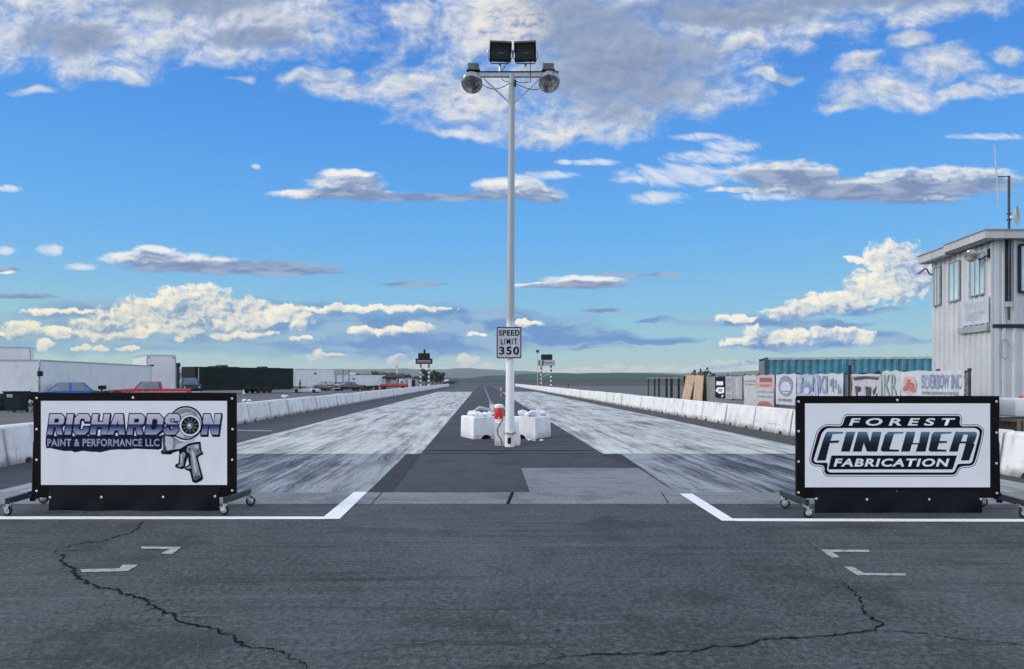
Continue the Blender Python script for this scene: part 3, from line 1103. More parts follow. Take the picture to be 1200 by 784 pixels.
def crack_line(base, w0, w1, branches=0):
    P = []
    for a, b in zip(base, base[1:]):
        n = max(2, int((b - a).length / 0.030))
        for k in range(n):
            P.append(a.lerp(b, k / n))
    P.append(base[-1])
    off = 0.0
    L, Rr = [], []
    for i, p in enumerate(P):
        d = (P[min(i + 1, len(P) - 1)] - P[max(i - 1, 0)]).normalized()
        s = Vector((-d.y, d.x, 0))
        off = off * 0.72 + rnd.uniform(-1, 1) * min(0.024, w0 * 1.6)
        t = i / (len(P) - 1)
        w = (w0 + (w1 - w0) * t) * rnd.uniform(0.3, 1.5) * min(1, 6 * min(t, 1 - t) + 0.2)
        if rnd.random() < 0.07:
            w *= 2.1
        L.append(p + s * (off + w / 2))
        Rr.append(p + s * (off - w / 2))
        if branches and rnd.random() < branches / len(P) * 1.3:
            ang = rnd.choice((-1, 1)) * rnd.uniform(0.5, 1.2)
            e = Matrix.Rotation(ang, 3, 'Z') @ d
            q, br_ = p.copy(), [p.copy()]
            for _ in range(rnd.randint(3, 6)):
                e = Matrix.Rotation(rnd.uniform(-0.5, 0.5), 3, 'Z') @ e
                q = q + e * rnd.uniform(0.05, 0.12)
                br_.append(q.copy())
            crack_line(br_, w0 * 0.32, w0 * 0.12)
    mb = MB()
    vl = [mb.bm.verts.new((v.x, v.y, 0.0212)) for v in L]
    vr = [mb.bm.verts.new((v.x, v.y, 0.0212)) for v in Rr]
    for i in range(len(vl) - 1):
        mb.bm.faces.new((vl[i], vr[i], vr[i + 1], vl[i + 1]))
    o = mb.build('pavement_crack', M['crack'], fix=False)
    if o.data.polygons[0].normal.z < 0:
        o.data.flip_normals()
    tag(o, kind='structure')


crack([(65, 647), (75, 662), (87, 677), (120, 691), (160, 702), (180, 712), (212, 727), (245, 737), (262, 742), (285, 759), (320, 767), (355, 781), (362, 796)], 0.026, 0.017)
crack([(167, 612), (162, 622), (145, 629), (120, 636), (90, 640), (66, 647)], 0.018, 0.014)
crack([(-5, 645), (30, 644), (60, 646)], 0.007, 0.007)
crack([(987, 682), (1000, 700), (1015, 712), (1022, 724), (1035, 735), (1030, 741), (1015, 744), (950, 750), (880, 757), (810, 764), (740, 771), (690, 773), (665, 774), (640, 779), (618, 786)], 0.013, 0.016)
crack([(1030, 741), (1060, 744), (1100, 748), (1150, 754), (1210, 761)], 0.010, 0.008)
crack([(665, 774), (652, 764), (637, 758)], 0.007, 0.004)
crack([(358, 776), (400, 770), (470, 762), (540, 752), (600, 744)], 0.005, 0.003)
crack([(984, 682), (975, 664), (950, 640), (944, 634)], 0.003, 0.003)
crack([(600, 746), (640, 744), (690, 738), (760, 730)], 0.004, 0.003)
crack([(560, 655), (575, 668), (590, 672)], 0.003, 0.003)


# ------------------------------------------------------------------- hills ----
def hills(name, y0, y1, prof, mat, seed, ny=16, half=1.15, nx=420):
    """rolling ground with a crest at 87 % of its depth; prof = crest height in metres against bearing (x / y)"""
    mb = MB()
    rr = random.Random(seed)
    ph = [(rr.uniform(0, 6.28), rr.uniform(0.6, 1.4)) for _ in range(7)]
    yc = y0 + (y1 - y0) * 0.87

    def crest(q):
        if q <= prof[0][0]:
            return prof[0][1]
        for (a, h0), (b, h1) in zip(prof, prof[1:]):
            if q <= b:
                t = (q - a) / (b - a)
                t = t * t * (3 - 2 * t)
                return h0 + (h1 - h0) * t
        return prof[-1][1]
    grid = []
    for j in range(ny + 1):
        t = j / ny
        y = y0 + (y1 - y0) * t
        row = []
        for i in range(nx + 1):
            q = -half + 2 * half * i / nx
            h = crest(q + (t - 0.87) * 0.05)
            w = sum(a * 0.10 / 1.4 ** k * math.sin(q * (9 * 1.8 ** k) + p + t * (2 + k)) for k, (p, a) in enumerate(ph))
            rise = math.sin(min(1, t / 0.87) * math.pi / 2) if t < 0.87 else math.cos((t - 0.87) / 0.13 * 0.5)
            row.append(mb.bm.verts.new((q * yc, y, -0.8 + max(0.0, rise) * (h + 0.8) * (1 + w * 0.8))))
        grid.append(row)
    for a, b in zip(grid, grid[1:]):
        for i in range(nx):
            mb.bm.faces.new((a[i], a[i + 1], b[i + 1], b[i]))
    o = mb.build(name, mat, fix=False, smooth=80)
    return tag(o, kind='structure')


def ridge(pts, y0, y1):
    yc = y0 + (y1 - y0) * 0.87
    return [((px - 600) / FPX, CAM_H + (HORIZON - py) * yc / FPX) for px, py in pts]


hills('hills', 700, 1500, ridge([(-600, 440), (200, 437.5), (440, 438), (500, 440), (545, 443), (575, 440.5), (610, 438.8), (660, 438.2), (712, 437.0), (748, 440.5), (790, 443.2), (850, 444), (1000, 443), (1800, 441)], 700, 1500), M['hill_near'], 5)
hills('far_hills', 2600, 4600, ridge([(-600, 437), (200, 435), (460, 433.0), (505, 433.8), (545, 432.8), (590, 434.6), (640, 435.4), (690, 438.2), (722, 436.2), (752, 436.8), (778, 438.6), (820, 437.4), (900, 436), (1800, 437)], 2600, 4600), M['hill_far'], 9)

# ============================================================ concrete walls ====
def barrier_mesh(L=3.005, h=0.77, wb=0.24, wt=0.125):
    """one concrete wall section: battered faces, chamfered crest, two lifting slots at the foot"""
    mb = MB()
    pts = [(0, 0.03), (0.0, 0)]
    def arch(c, w, hh):
        return [(c - w, 0)] + [(c - w * math.cos(a), hh * math.sin(a)) for a in [math.pi * k / 8 for k in range(1, 8)]] + [(c + w, 0)]
    prof = [(0, 0)] + arch(L * 0.22, 0.13, 0.11) + arch(L * 0.78, 0.13, 0.11) + [(L, 0), (L - 0.012, h - 0.05), (L - 0.05, h), (0.05, h), (0.012, h - 0.05)]

    def half(z):
        return wb + (wt - wb) * (z / h) - (0.03 if z > h - 0.01 else 0)
    f = [mb.bm.verts.new((x - L / 2, -half(z), z)) for x, z in prof]
    k = [mb.bm.verts.new((x - L / 2, half(z), z)) for x, z in prof]
    mb.bm.faces.new(f)
    mb.bm.faces.new(k[::-1])
    n = len(f)
    for i in range(n):
        mb.bm.faces.new((f[i], k[i], k[(i + 1) % n], f[(i + 1) % n]))
    return mb


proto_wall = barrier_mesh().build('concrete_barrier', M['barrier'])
first = True
YAW = math.atan(KR) + math.pi / 2
for side, u, y0, y1, lab, grp in (
        (-1, -9.1 - 0.22, 13.2, 212, 'white painted concrete wall section in the long row beside the left lane', 'concrete barriers along the left lane'),
        (1, 9.1 + 0.22, 12.0, 214, 'white painted concrete wall section in the long row beside the right lane', 'concrete barriers along the right lane')):
    y = y0
    i = 0
    while y < y1:
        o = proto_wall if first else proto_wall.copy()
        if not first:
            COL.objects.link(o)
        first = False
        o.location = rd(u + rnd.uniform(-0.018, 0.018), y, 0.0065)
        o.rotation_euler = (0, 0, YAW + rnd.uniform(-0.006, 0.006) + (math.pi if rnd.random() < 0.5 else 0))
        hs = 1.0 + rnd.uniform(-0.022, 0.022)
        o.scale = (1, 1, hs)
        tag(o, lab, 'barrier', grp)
        if side == 1 and i == 0:
            tag(o, 'white concrete wall section with a lifting slot, right of the fabrication sign stand', 'barrier')
        if side == -1 and i == 0:
            tag(o, 'white concrete wall section at the left edge, beside the paint shop sign stand', 'barrier')
        y += 3.065
        i += 1

# ================================================================== lamp pole ====
PD = 19.04
base = gp(597.2, 523.6)
base.z = 0.0
base.y = PD
base.x = at(597.2, 523.6, PD).x
top_p = at(600.0, 86, PD)
pole = thing('light_pole', base + Vector((0, 0, 0.012)), 'tall white light pole carrying four floodlights in the middle of the strip', 'light pole')


def on_pole(z):
    t = z / top_p.z
    return Vector((base.x + (top_p.x - base.x) * t, PD, z))


M['pole_paint'] = None
def pole_mat():
    m, nt, b = new_mat('pole_paint')
    p = obj_co(nt)
    n = noise(vmath('MULTIPLY', p, (3, 3, 0.8)), 2.0, 6, 0.65, dim='3D')
    z = split(p)[2] + (n - 0.5) * 0.5
    c = mixc(z.ss(2.9, 3.3), (0.80, 0.80, 0.83, 1), (0.38, 0.41, 0.43, 1))
    c = mixc(n.ss(0.55, 0.75) * 0.45, c, (0.33, 0.33, 0.33, 1))
    nt.links.new(c.s, b.inputs['Base Color'])
    b.inputs['Roughness'].default_value = 0.45
    return m
M['pole_paint'] = pole_mat()
zs = [0.33, 1.0, 2.0, 3.0, 4.2, 5.5, 7.0, 8.2, top_p.z - 0.02]
MB().tube([on_pole(z) for z in zs], [0.112, 0.110, 0.107, 0.102, 0.096, 0.090, 0.083, 0.078, 0.074], seg=20).build('pole', M['pole_paint'], pole, smooth=50)
mb = MB()
mb.cyl(on_pole(0.012), on_pole(0.345), 0.122, 0.120, 20)
pb = mb.build('base_sleeve', M['pole_white'], pole, smooth=50)
mb = MB()
mb.cyl(on_pole(0.345), on_pole(0.362), 0.165, 0.165, 20)
mb.build('flange', M['pole_grey'], pole, smooth=50)
for k in range(6):
    a = k * math.pi / 3 + 0.2
    c = on_pole(0.362) + Vector((math.cos(a) * 0.143, math.sin(a) * 0.143, 0))
    MB().cyl(c - Vector((0, 0, 0.04)), c + Vector((0, 0, 0.022)), 0.014, 0.014, 6).build('bolt', M['black_metal'], pole)
MB().box(on_pole(0.17) + Vector((-0.01, -0.120, 0)), (0.085, 0.02, 0.155), bevel=0.012).build('hand_hole', M['black_metal'], pole)
# cross arm, braces
za = at(600, 88, PD).z
xl, xr = at(548.5, 88, PD).x, at(653, 88, PD).x
MB().box(((xl + xr) / 2, PD, za), (xr - xl, 0.11, 0.105), bevel=0.008).build('cross_arm', M['pole_grey'], pole)
MB().box(((xl + xr) / 2, PD - 0.005, za + 0.062), (xr - xl + 0.06, 0.15, 0.014)).build('cable_tray', M['dark_trim'], pole)
for x_ in (567, 633):
    MB().bar(at(x_, 92, PD), at(600 + (-3 if x_ < 600 else 3), 120.5, PD) + Vector((0, 0, 0)), 0.035, 0.035).build('brace', M['pole_grey'], pole)
# twin square floodlights on the arm, tipped towards the start area
for x_, tw in ((586, 0.10), (616, -0.10)):
    stem_b, stem_t = at(x_, 84, PD), at(x_, 75.5, PD)
    yoke = MB()
    yoke.cyl(stem_b, stem_t, 0.035, 0.03, 10)
    hub = at(x_, 61.5, PD) + Vector((0, -0.05, 0))
    rot = Euler((R(24), 0, tw)).to_matrix()
    hw = 0.275
    ub = at(x_, 74.5, PD)
    yoke.tube([hub + Vector((-hw - 0.03, 0, 0.03)), hub + Vector((-hw - 0.035, 0, -0.13)), ub + Vector((-hw + 0.06, 0, 0.0)), ub + Vector((hw - 0.06, 0, 0.0)),
               hub + Vector((hw + 0.035, 0, -0.13)), hub + Vector((hw + 0.03, 0, 0.03))], 0.016, 8)
    f = MB()
    # housing: flared rectangular shell, deeper at the back
    def ring(w, h, y, dz=0):
        return [hub + rot @ Vector((sx * w, y, sz * h + dz)) for sx, sz in ((-1, -1), (1, -1), (1, 1), (-1, 1))]
    rings = [ring(0.262, 0.235, -0.16), ring(0.255, 0.225, 0.02), ring(0.17, 0.15, 0.22, 0.02), ring(0.12, 0.11, 0.30, 0.03)]
    vr = [[f.bm.verts.new(p) for p in r_] for r_ in rings]
    for a, b in zip(vr, vr[1:]):
        for k in range(4):
            f.bm.faces.new((a[k], a[(k + 1) % 4], b[(k + 1) % 4], b[k]))
    f.bm.faces.new(vr[-1])
    f.bm.faces.new(vr[0][::-1])
    fl = f.build('floodlight', M['lamp_body'], pole)
    g = MB()
    g.face([hub + rot @ Vector((sx * 0.225, -0.166, sz * 0.195 - 0.005)) for sx, sz in ((-1, -1), (1, -1), (1, 1), (-1, 1))])
    g.build('glass', M['lamp_glass'], fl)
    v = MB()
    q = [hub + rot @ Vector((sx * w, y, z)) for sx, w, y, z in ((-1, 0.262, -0.165, 0.236), (1, 0.262, -0.165, 0.236), (1, 0.245, -0.30, 0.20), (-1, 0.245, -0.30, 0.20))]
    v.prism(q, rot @ Vector((0, 0, 0.012)))
    for sx in (-1, 1):
        v.prism([hub + rot @ Vector((sx * 0.262, -0.165, 0.236)), hub + rot @ Vector((sx * 0.245, -0.30, 0.20)), hub + rot @ Vector((sx * 0.262, -0.165, -0.02))], Vector((0.01 * sx, 0, 0)))
    v.box(hub + rot @ Vector((0, -0.185, -0.20)), (0.50, 0.05, 0.07), rot)
    v.build('visor', M['lamp_body'], fl)
    b_ = MB()
    b_.ball(hub + rot @ Vector((0.01, -0.17, -0.03)), (0.10, 0.008, 0.025), 14, 8, rot)
    b_.build('bulb_reflection', M.setdefault('dim_glass', plain('dim_glass', (0.10, 0.12, 0.11), 0.25)), fl)  # flat oval; its dark green tone is a painted reflection on the glass
    yoke.build('yoke', M['zinc'], fl, smooth=60)
# round bell floodlights hanging below the arm ends with their ballast boxes on top
for x_, y_, bx in ((553.8, 97.6, 555), (642.6, 96.6, 642.5)):
    c = at(x_, y_, PD) + Vector((0, -0.10, 0))
    rot = Euler((R(128), 0, R(-6 if x_ < 600 else 8))).to_matrix()
    prof = [(0.05, -0.24), (0.10, -0.22), (0.17, -0.15), (0.225, -0.05), (0.258, 0.06), (0.268, 0.085), (0.262, 0.10)]
    bl = MB().lathe(c, prof, 28, rot).build('bell_floodlight', M['spun_metal'], pole, smooth=50)
    gl = MB().lathe(c, [(0.255, 0.098), (0.23, 0.125), (0.17, 0.155), (0.09, 0.172), (0.001, 0.178)], 28, rot).build('lens', None, bl, smooth=60)
    gl.data.materials.append(M['bell_lens'] if 'bell_lens' in M else M.setdefault('bell_lens', plain('bell_lens', (0.34, 0.35, 0.37), 0.14, 0.7, var=0.5, scale=4)))
    bb = at(bx, 79.8, PD)
    MB().box(bb, (0.27, 0.24, 0.165), bevel=0.015).build('ballast_box', M.setdefault('ballast', plain('ballast', (0.11, 0.12, 0.125), 0.5, 0.2, var=0.3)), bl)
    MB().box(bb - Vector((0, 0.0, 0.092)), (0.33, 0.28, 0.02)).build('mounting_plate', M['dark_trim'], bl)
    MB().bar(at(bx, 84, PD), c + Vector((0, 0.10, 0.16)), 0.05, 0.05).build('hanger', M['dark_trim'], bl)


def sag(a, b, d, n=8):
    return [a.lerp(b, k / n) - Vector((0, 0, d * 4 * (k / n) * (1 - k / n))) for k in range(n + 1)]


for a, b, d in (((565, 99), (579, 104.5), 0.02), ((579, 104.5), (597, 97.5), 0.03), ((604, 97.5), (622, 104.5), 0.02), ((622, 104.5), (632, 104), 0.02),
                ((588, 92.5), (597, 95.6), 0.03), ((604, 95.0), (620, 96.0), 0.03), ((621.5, 72), (621.5, 97), 0.0), ((594, 72), (587.5, 83), 0.04)):
    MB().tube(sag(at(*a, PD - 0.09), at(*b, PD - 0.09), d), 0.009, 6).build('cable', M['cable'], pole)
MB().box(at(604, 97.5, PD - 0.08), (0.05, 0.05, 0.16)).build('junction_box', M['dark_trim'], pole)

# speed limit sign strapped to the pole
SD = PD - 0.135
c = at(596.5, 401.5, SD)
sg = thing('speed_limit_sign', Vector((c.x, SD, 0)), 'grey black-bordered SPEED LIMIT 350 sign strapped to the light pole', 'sign')
W_, H_ = (at(611.2, 400, SD).x - at(582.0, 400, SD).x), (at(596, 383.2, SD).z - at(596, 420.2, SD).z)
plate = rounded([(-W_ / 2, -H_ / 2), (W_ / 2, -H_ / 2), (W_ / 2, H_ / 2), (-W_ / 2, H_ / 2)], 0.04)
MB().prism([Vector((c.x + a, SD, c.z + b)) for a, b in plate], (0, 0.004, 0)).build('panel', M['sign_white'], sg)
pl = Plate((c.x, SD, c.z), (1, 0, 0), (0, 0, 1), sg)
o1, o2 = inset(plate, 0.004), inset(plate, 0.028)
mb = MB()
va = [mb.bm.verts.new(pl.pt(a, b, 0.002)) for a, b in o1]
vb = [mb.bm.verts.new(pl.pt(a, b, 0.002)) for a, b in o2]
for i in range(len(va)):
    mb.bm.faces.new((va[i], va[(i + 1) % len(va)], vb[(i + 1) % len(va)], vb[i]))
mb.build('border', M['ink_black'], sg, fix=False)
pl.text('lettering', 'SPEED', (-W_ * 0.41, H_ * 0.215, W_ * 0.43, H_ * 0.40), 0.002, M['ink_black'], bold=0.035, space=1.14)
pl.text('lettering', 'LIMIT', (-W_ * 0.33, -H_ * 0.06, W_ * 0.33, H_ * 0.13), 0.002, M['ink_black'], bold=0.02, space=1.25)
pl.text('lettering', '350', (-W_ * 0.39, -H_ * 0.385, W_ * 0.41, -H_ * 0.125), 0.002, M['ink_black'], bold=0.03, space=1.16)
for dz in (0.26, -0.24):
    MB().lathe((c.x, PD, c.z + dz), [(0.104, -0.015), (0.112, -0.012), (0.112, 0.012), (0.104, 0.015)], 20).build('strap', M['zinc'], sg, smooth=50)
    MB().box((c.x, PD - 0.118, c.z + dz), (0.05, 0.03, 0.05)).build('bracket', M['zinc'], sg)

# ----------------------------------------------- concrete blocks round the pole ----
def kblock(name, cx, cy, lx, ly, h, rz, label, arches=(), chip=0.012):
    """a cast block standing on the ground with rough edges; lx along its long side"""
    root = Vector((cx, cy, 0.0125))
    mb = LB()
    pts = [(-lx / 2, 0)]
    for ac in arches:
        pts += [(ac - 0.15, 0)] + [(ac - 0.15 * math.cos(a), 0.12 * math.sin(a)) for a in [math.pi * k / 8 for k in range(1, 8)]] + [(ac + 0.15, 0)]
    pts += [(lx / 2, 0), (lx / 2 - 0.01, h - 0.03), (lx / 2 - 0.04, h), (-lx / 2 + 0.04, h), (-lx / 2 + 0.01, h - 0.03)]
    ins = lambda z: 0.0 if z < h - 0.04 else 0.035
    f = [mb.bm.verts.new((x, -ly / 2 + (ins(z) if z >= h else 0), z)) for x, z in pts]
    k = [mb.bm.verts.new((x, ly / 2 - (ins(z) if z >= h else 0), z)) for x, z in pts]
    n = len(f)
    mb.bm.faces.new(f)
    mb.bm.faces.new(k[::-1])
    for i in range(n):
        mb.bm.faces.new((f[i], k[i], k[(i + 1) % n], f[(i + 1) % n]))
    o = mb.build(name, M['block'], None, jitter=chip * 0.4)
    o.location = root
    o.rotation_euler = (0, 0, rz)
    return tag(o, label, 'concrete block')


# left block: corner seen at (555, 515.6)
P = gp(555, 515.4)
th = R(21)
lx, ly = 1.55, 1.05
e1, e2 = Vector((math.cos(th), math.sin(th), 0)), Vector((-math.sin(th), math.cos(th), 0))
ctr = P + e1 * (0.60 / 2 + 0.15) + e2 * (ly / 2)
HB = 0.62
lb = kblock('concrete_block', (P + e1 * 0.50 + e2 * 0.6).x, (P + e1 * 0.50 + e2 * 0.6).y, 1.0, 1.2, HB, th, 'white concrete block left of the pole, heaped with white bags', arches=(-0.12,))
P2 = gp(627.3, 515.2)
th2 = R(-24)
e1b, e2b = Vector((math.cos(th2), math.sin(th2), 0)), Vector((-math.sin(th2), math.cos(th2), 0))
rb = kblock('concrete_block', (P2 - e1b * 0.36 + e2b * 0.6).x, (P2 - e1b * 0.36 + e2b * 0.6).y, 0.72, 1.2, HB, th2, 'white concrete block right of the pole, under crumpled white sheeting', arches=(-0.08,))
# centre block just behind the pole
ca, cb = gp(580.2, 522.0), gp(609.0, 521.6)
kblock('concrete_block', (ca.x + cb.x) / 2, PD + 0.62, cb.x - ca.x + 0.03, 0.62, 0.60, 0.0, 'white concrete block directly behind the pole, carrying the red drinks cooler')


def lumps(name, centre, n, spread, size, mat, label, cat, seed, rz=0.0, flat=0.5):
    """a soft crumpled heap: bags or sheeting, one continuous skin"""
    rr = random.Random(seed)
    bm = bmesh.new()
    for k in range(n):
        c = Vector((rr.uniform(-1, 1) * spread[0], rr.uniform(-1, 1) * spread[1], size * flat * rr.uniform(0.6, 1.1)))
        m = Matrix.Translation(c) @ Euler((rr.uniform(-.4, .4), rr.uniform(-.4, .4), rr.uniform(0, 3))).to_matrix().to_4x4() @ Matrix.Diagonal((size * rr.uniform(0.8, 1.5), size * rr.uniform(0.7, 1.1), size * flat * rr.uniform(0.8, 1.3), 1))
        bmesh.ops.create_icosphere(bm, subdivisions=3, radius=1.0, matrix=m)
    for v in bm.verts:
        p = v.co
        w = math.sin(p.x * 31 + seed) * math.cos(p.y * 27) + 0.6 * math.sin(p.z * 45 + p.x * 50)
        v.co += Vector((rr.uniform(-1, 1), rr.uniform(-1, 1), w * 1.2)) * size * 0.07
        v.co.z = max(v.co.z, 0.0)
    me = bpy.data.meshes.new(name)
    bm.to_mesh(me)
    bm.free()
    for f in me.polygons:
        f.use_smooth = True
    o = bpy.data.objects.new(name, me)
    COL.objects.link(o)
    me.materials.append(mat)
    o.location = centre
    o.rotation_euler = (0, 0, rz)
    return tag(o, label, cat)


lt = P + e1 * 0.50 + e2 * 0.6
for k, (a, b, sz, lab) in enumerate(((-0.30, -0.38, 0.12, 'white bag at the near left corner of the left concrete block'),
                                     (0.02, -0.32, 0.11, 'white bag on the left concrete block, nearest its front edge'),
                                     (0.30, -0.22, 0.12, 'white bag on the left concrete block, closest to the pole'),
                                     (-0.28, 0.20, 0.13, 'white bag at the back of the left concrete block'))):
    q = lt + e1 * a + e2 * b
    lumps('sandbag', Vector((q.x, q.y, HB + 0.008)), 3, (0.06, 0.05), sz, M['bag'], lab, 'sandbag', 20 + k, th, 0.55)
q = lt + e1 * 0.02 + e2 * 0.05
# a grey bent trim panel lying on the bags
tp = MB()
tp.tube([Vector((q.x - 0.42, q.y, HB + 0.05)), Vector((q.x - 0.12, q.y, HB + 0.25)), Vector((q.x + 0.16, q.y + 0.02, HB + 0.19)), Vector((q.x + 0.36, q.y, HB + 0.05))], [0.03, 0.05, 0.045, 0.02], 8)
tag(tp.build('hose', M['trailer_trim'], smooth=60), 'bent grey hose lying over the white bags on the left block', 'hose')
rt = P2 - e1b * 0.36 + e2b * 0.6
lumps('plastic_sheet', Vector((rt.x, rt.y, HB + 0.008)), 10, (0.24, 0.44), 0.16, M['bag'], 'crumpled white sheeting heaped over the right concrete block', 'sheeting', 41, th2, 0.45)
for k, (x_, y_) in enumerate(((621, 516.6), (626, 517.4), (633.5, 517.2))):
    g_ = gp(x_, y_)
    lumps('litter', Vector((g_.x, g_.y, 0.0125)), 2, (0.03, 0.02), 0.05, M['bag'], 'scrap of white litter on the asphalt by the right concrete block', 'litter', 60 + k, 0, 0.4)['group'] = 'white scraps by the right concrete block'

# drinks cooler with a white lid and a white foot, on the centre block
cy_ = PD + 0.62
cc = at(584.6, 493, cy_)
cc.z = 0.6125
cool = thing('drinks_cooler', cc, 'red drinks cooler with white lid standing on the block left of the pole', 'cooler')
prof = [(0.098, 0.0), (0.112, 0.006), (0.112, 0.05)]
LB().lathe((0, 0, 0), prof, 20).build('foot', M['white_plastic'], cool, smooth=50)
LB().lathe((0, 0, 0), [(0.108, 0.05), (0.116, 0.07), (0.120, 0.32), (0.112, 0.34)], 20).build('body', M['red_plastic'], cool, smooth=50)
LB().lathe((0, 0, 0), [(0.122, 0.34), (0.126, 0.36), (0.122, 0.40), (0.09, 0.43), (0.04, 0.44), (0.001, 0.442)], 20).build('lid', M['white_plastic'], cool, smooth=50)
LB().box((0, -0.125, 0.085), (0.03, 0.03, 0.035), bevel=0.006).build('tap', M['white_plastic'], cool)
for sx in (-1, 1):
    LB().tube([(sx * 0.118, 0, 0.30), (sx * 0.15, 0, 0.30), (sx * 0.15, 0, 0.37), (sx * 0.12, 0, 0.37)], 0.009, 6).build('handle', M['white_plastic'], cool)
# black hose from the cooler down to the foot of the pole
hp = [at(589, 492, cy_ - 0.33), at(586, 497, cy_ - 0.36), at(582.8, 503, cy_ - 0.38), at(583.5, 510, cy_ - 0.40), at(587, 514.5, cy_ - 0.46), at(588.5, 521.5, cy_ - 0.52)]
tag(MB().tube(hp, 0.014, 8).build('power_cable', M['cable'], smooth=60), 'black cable hanging down the centre block beside the pole', 'cable')
# pale post behind the blocks
pp_ = gp(576, 512)
wp = thing('marker_post', Vector((at(576.2, 500, 24.5).x, 24.5, 0.012)), 'square pale post behind the blocks, left of the red cooler', 'post')
zt = at(576, 474.8, 24.5).z
LB().box((0, 0, zt / 2), (0.125, 0.10, zt), bevel=0.008).build('post', M['white_plastic'], wp)
LB().box((0, 0, zt + 0.012), (0.15, 0.125, 0.024), bevel=0.006).build('cap', M['white_plastic'], wp)

# starting lights behind the pole
XD = 33.0
xt = thing('starting_lights', Vector((at(593.5, 470, XD).x, XD, 0.012)), 'starting light tree partly hidden behind the pole', 'starting lights')
LB().box((0, 0, 0.72), (0.09, 0.09, 1.44)).build('post', M['dark_trim'], xt)
LB().box((0, 0, 0.06), (0.5, 0.5, 0.12), bevel=0.01).build('base', M['dark_trim'], xt)
for k in range(3):
    z = 1.27 - 0.125 * k
    for sx in (-1, 1):
        h_ = LB().cyl((sx * 0.235, 0.02, z), (sx * 0.235, -0.10, z), 0.055, 0.06, 12).build('lamp', M['dark_trim'] if k == 1 else M['pink_cloth'], xt)
        LB().cyl((sx * 0.235, -0.10, z), (sx * 0.235, -0.104, z), 0.045, 0.045, 12).build('lens', M['amber'] if k else M['pale_cloth'], h_)
    LB().box((0, 0.02, z), (0.40, 0.03, 0.03)).build('arm', M['dark_trim'], xt)

# ============================================================ sponsor sign stands ====
def caster(parent, x, y, yaw, big=0.062):
    """swivel caster: plate, fork and rubber wheel with a zinc hub; foot of the wheel at the ground"""
    m = Euler((0, 0, yaw)).to_matrix()
    o = Vector((x, y, 0.0))
    f = LB()
    f.box(o + Vector((0, 0, 0.158)), (0.075, 0.075, 0.008))
    f.cyl(o + Vector((0, 0, 0.135)), o + Vector((0, 0, 0.155)), 0.026, 0.030, 12)
    for s in (-1, 1):
        f.prism([o + m @ Vector((s * 0.027, -0.026, 0.138)), o + m @ Vector((s * 0.027, 0.026, 0.138)), o + m @ Vector((s * 0.027, 0.046, 0.055)), o + m @ Vector((s * 0.027, 0.020, 0.050))], m @ Vector((0.004 * s, 0, 0)))
    f.box(o + Vector((0, 0, 0.136)), (0.058, 0.055, 0.006), m)
    f.box(o + m @ Vector((0.0, 0.062, 0.10)), (0.05, 0.03, 0.012), m)
    fo = f.build('caster', M['zinc'], parent)
    w = o + m @ Vector((0, 0.030, 0.062))
    ax = m @ Matrix.Rotation(math.pi / 2, 3, 'Y')
    LB().lathe(w, [(0.038, -0.016), (0.054, -0.016), (0.061, -0.010), (0.062, 0.0), (0.061, 0.010), (0.054, 0.016), (0.038, 0.016)], 24, ax).build('tyre', M['rubber'], fo, smooth=45)
    LB().lathe(w, [(0.008, -0.024), (0.030, -0.020), (0.040, -0.018), (0.040, 0.018), (0.030, 0.020), (0.008, 0.024)], 20, ax).build('rim', M['zinc'], fo, smooth=45)


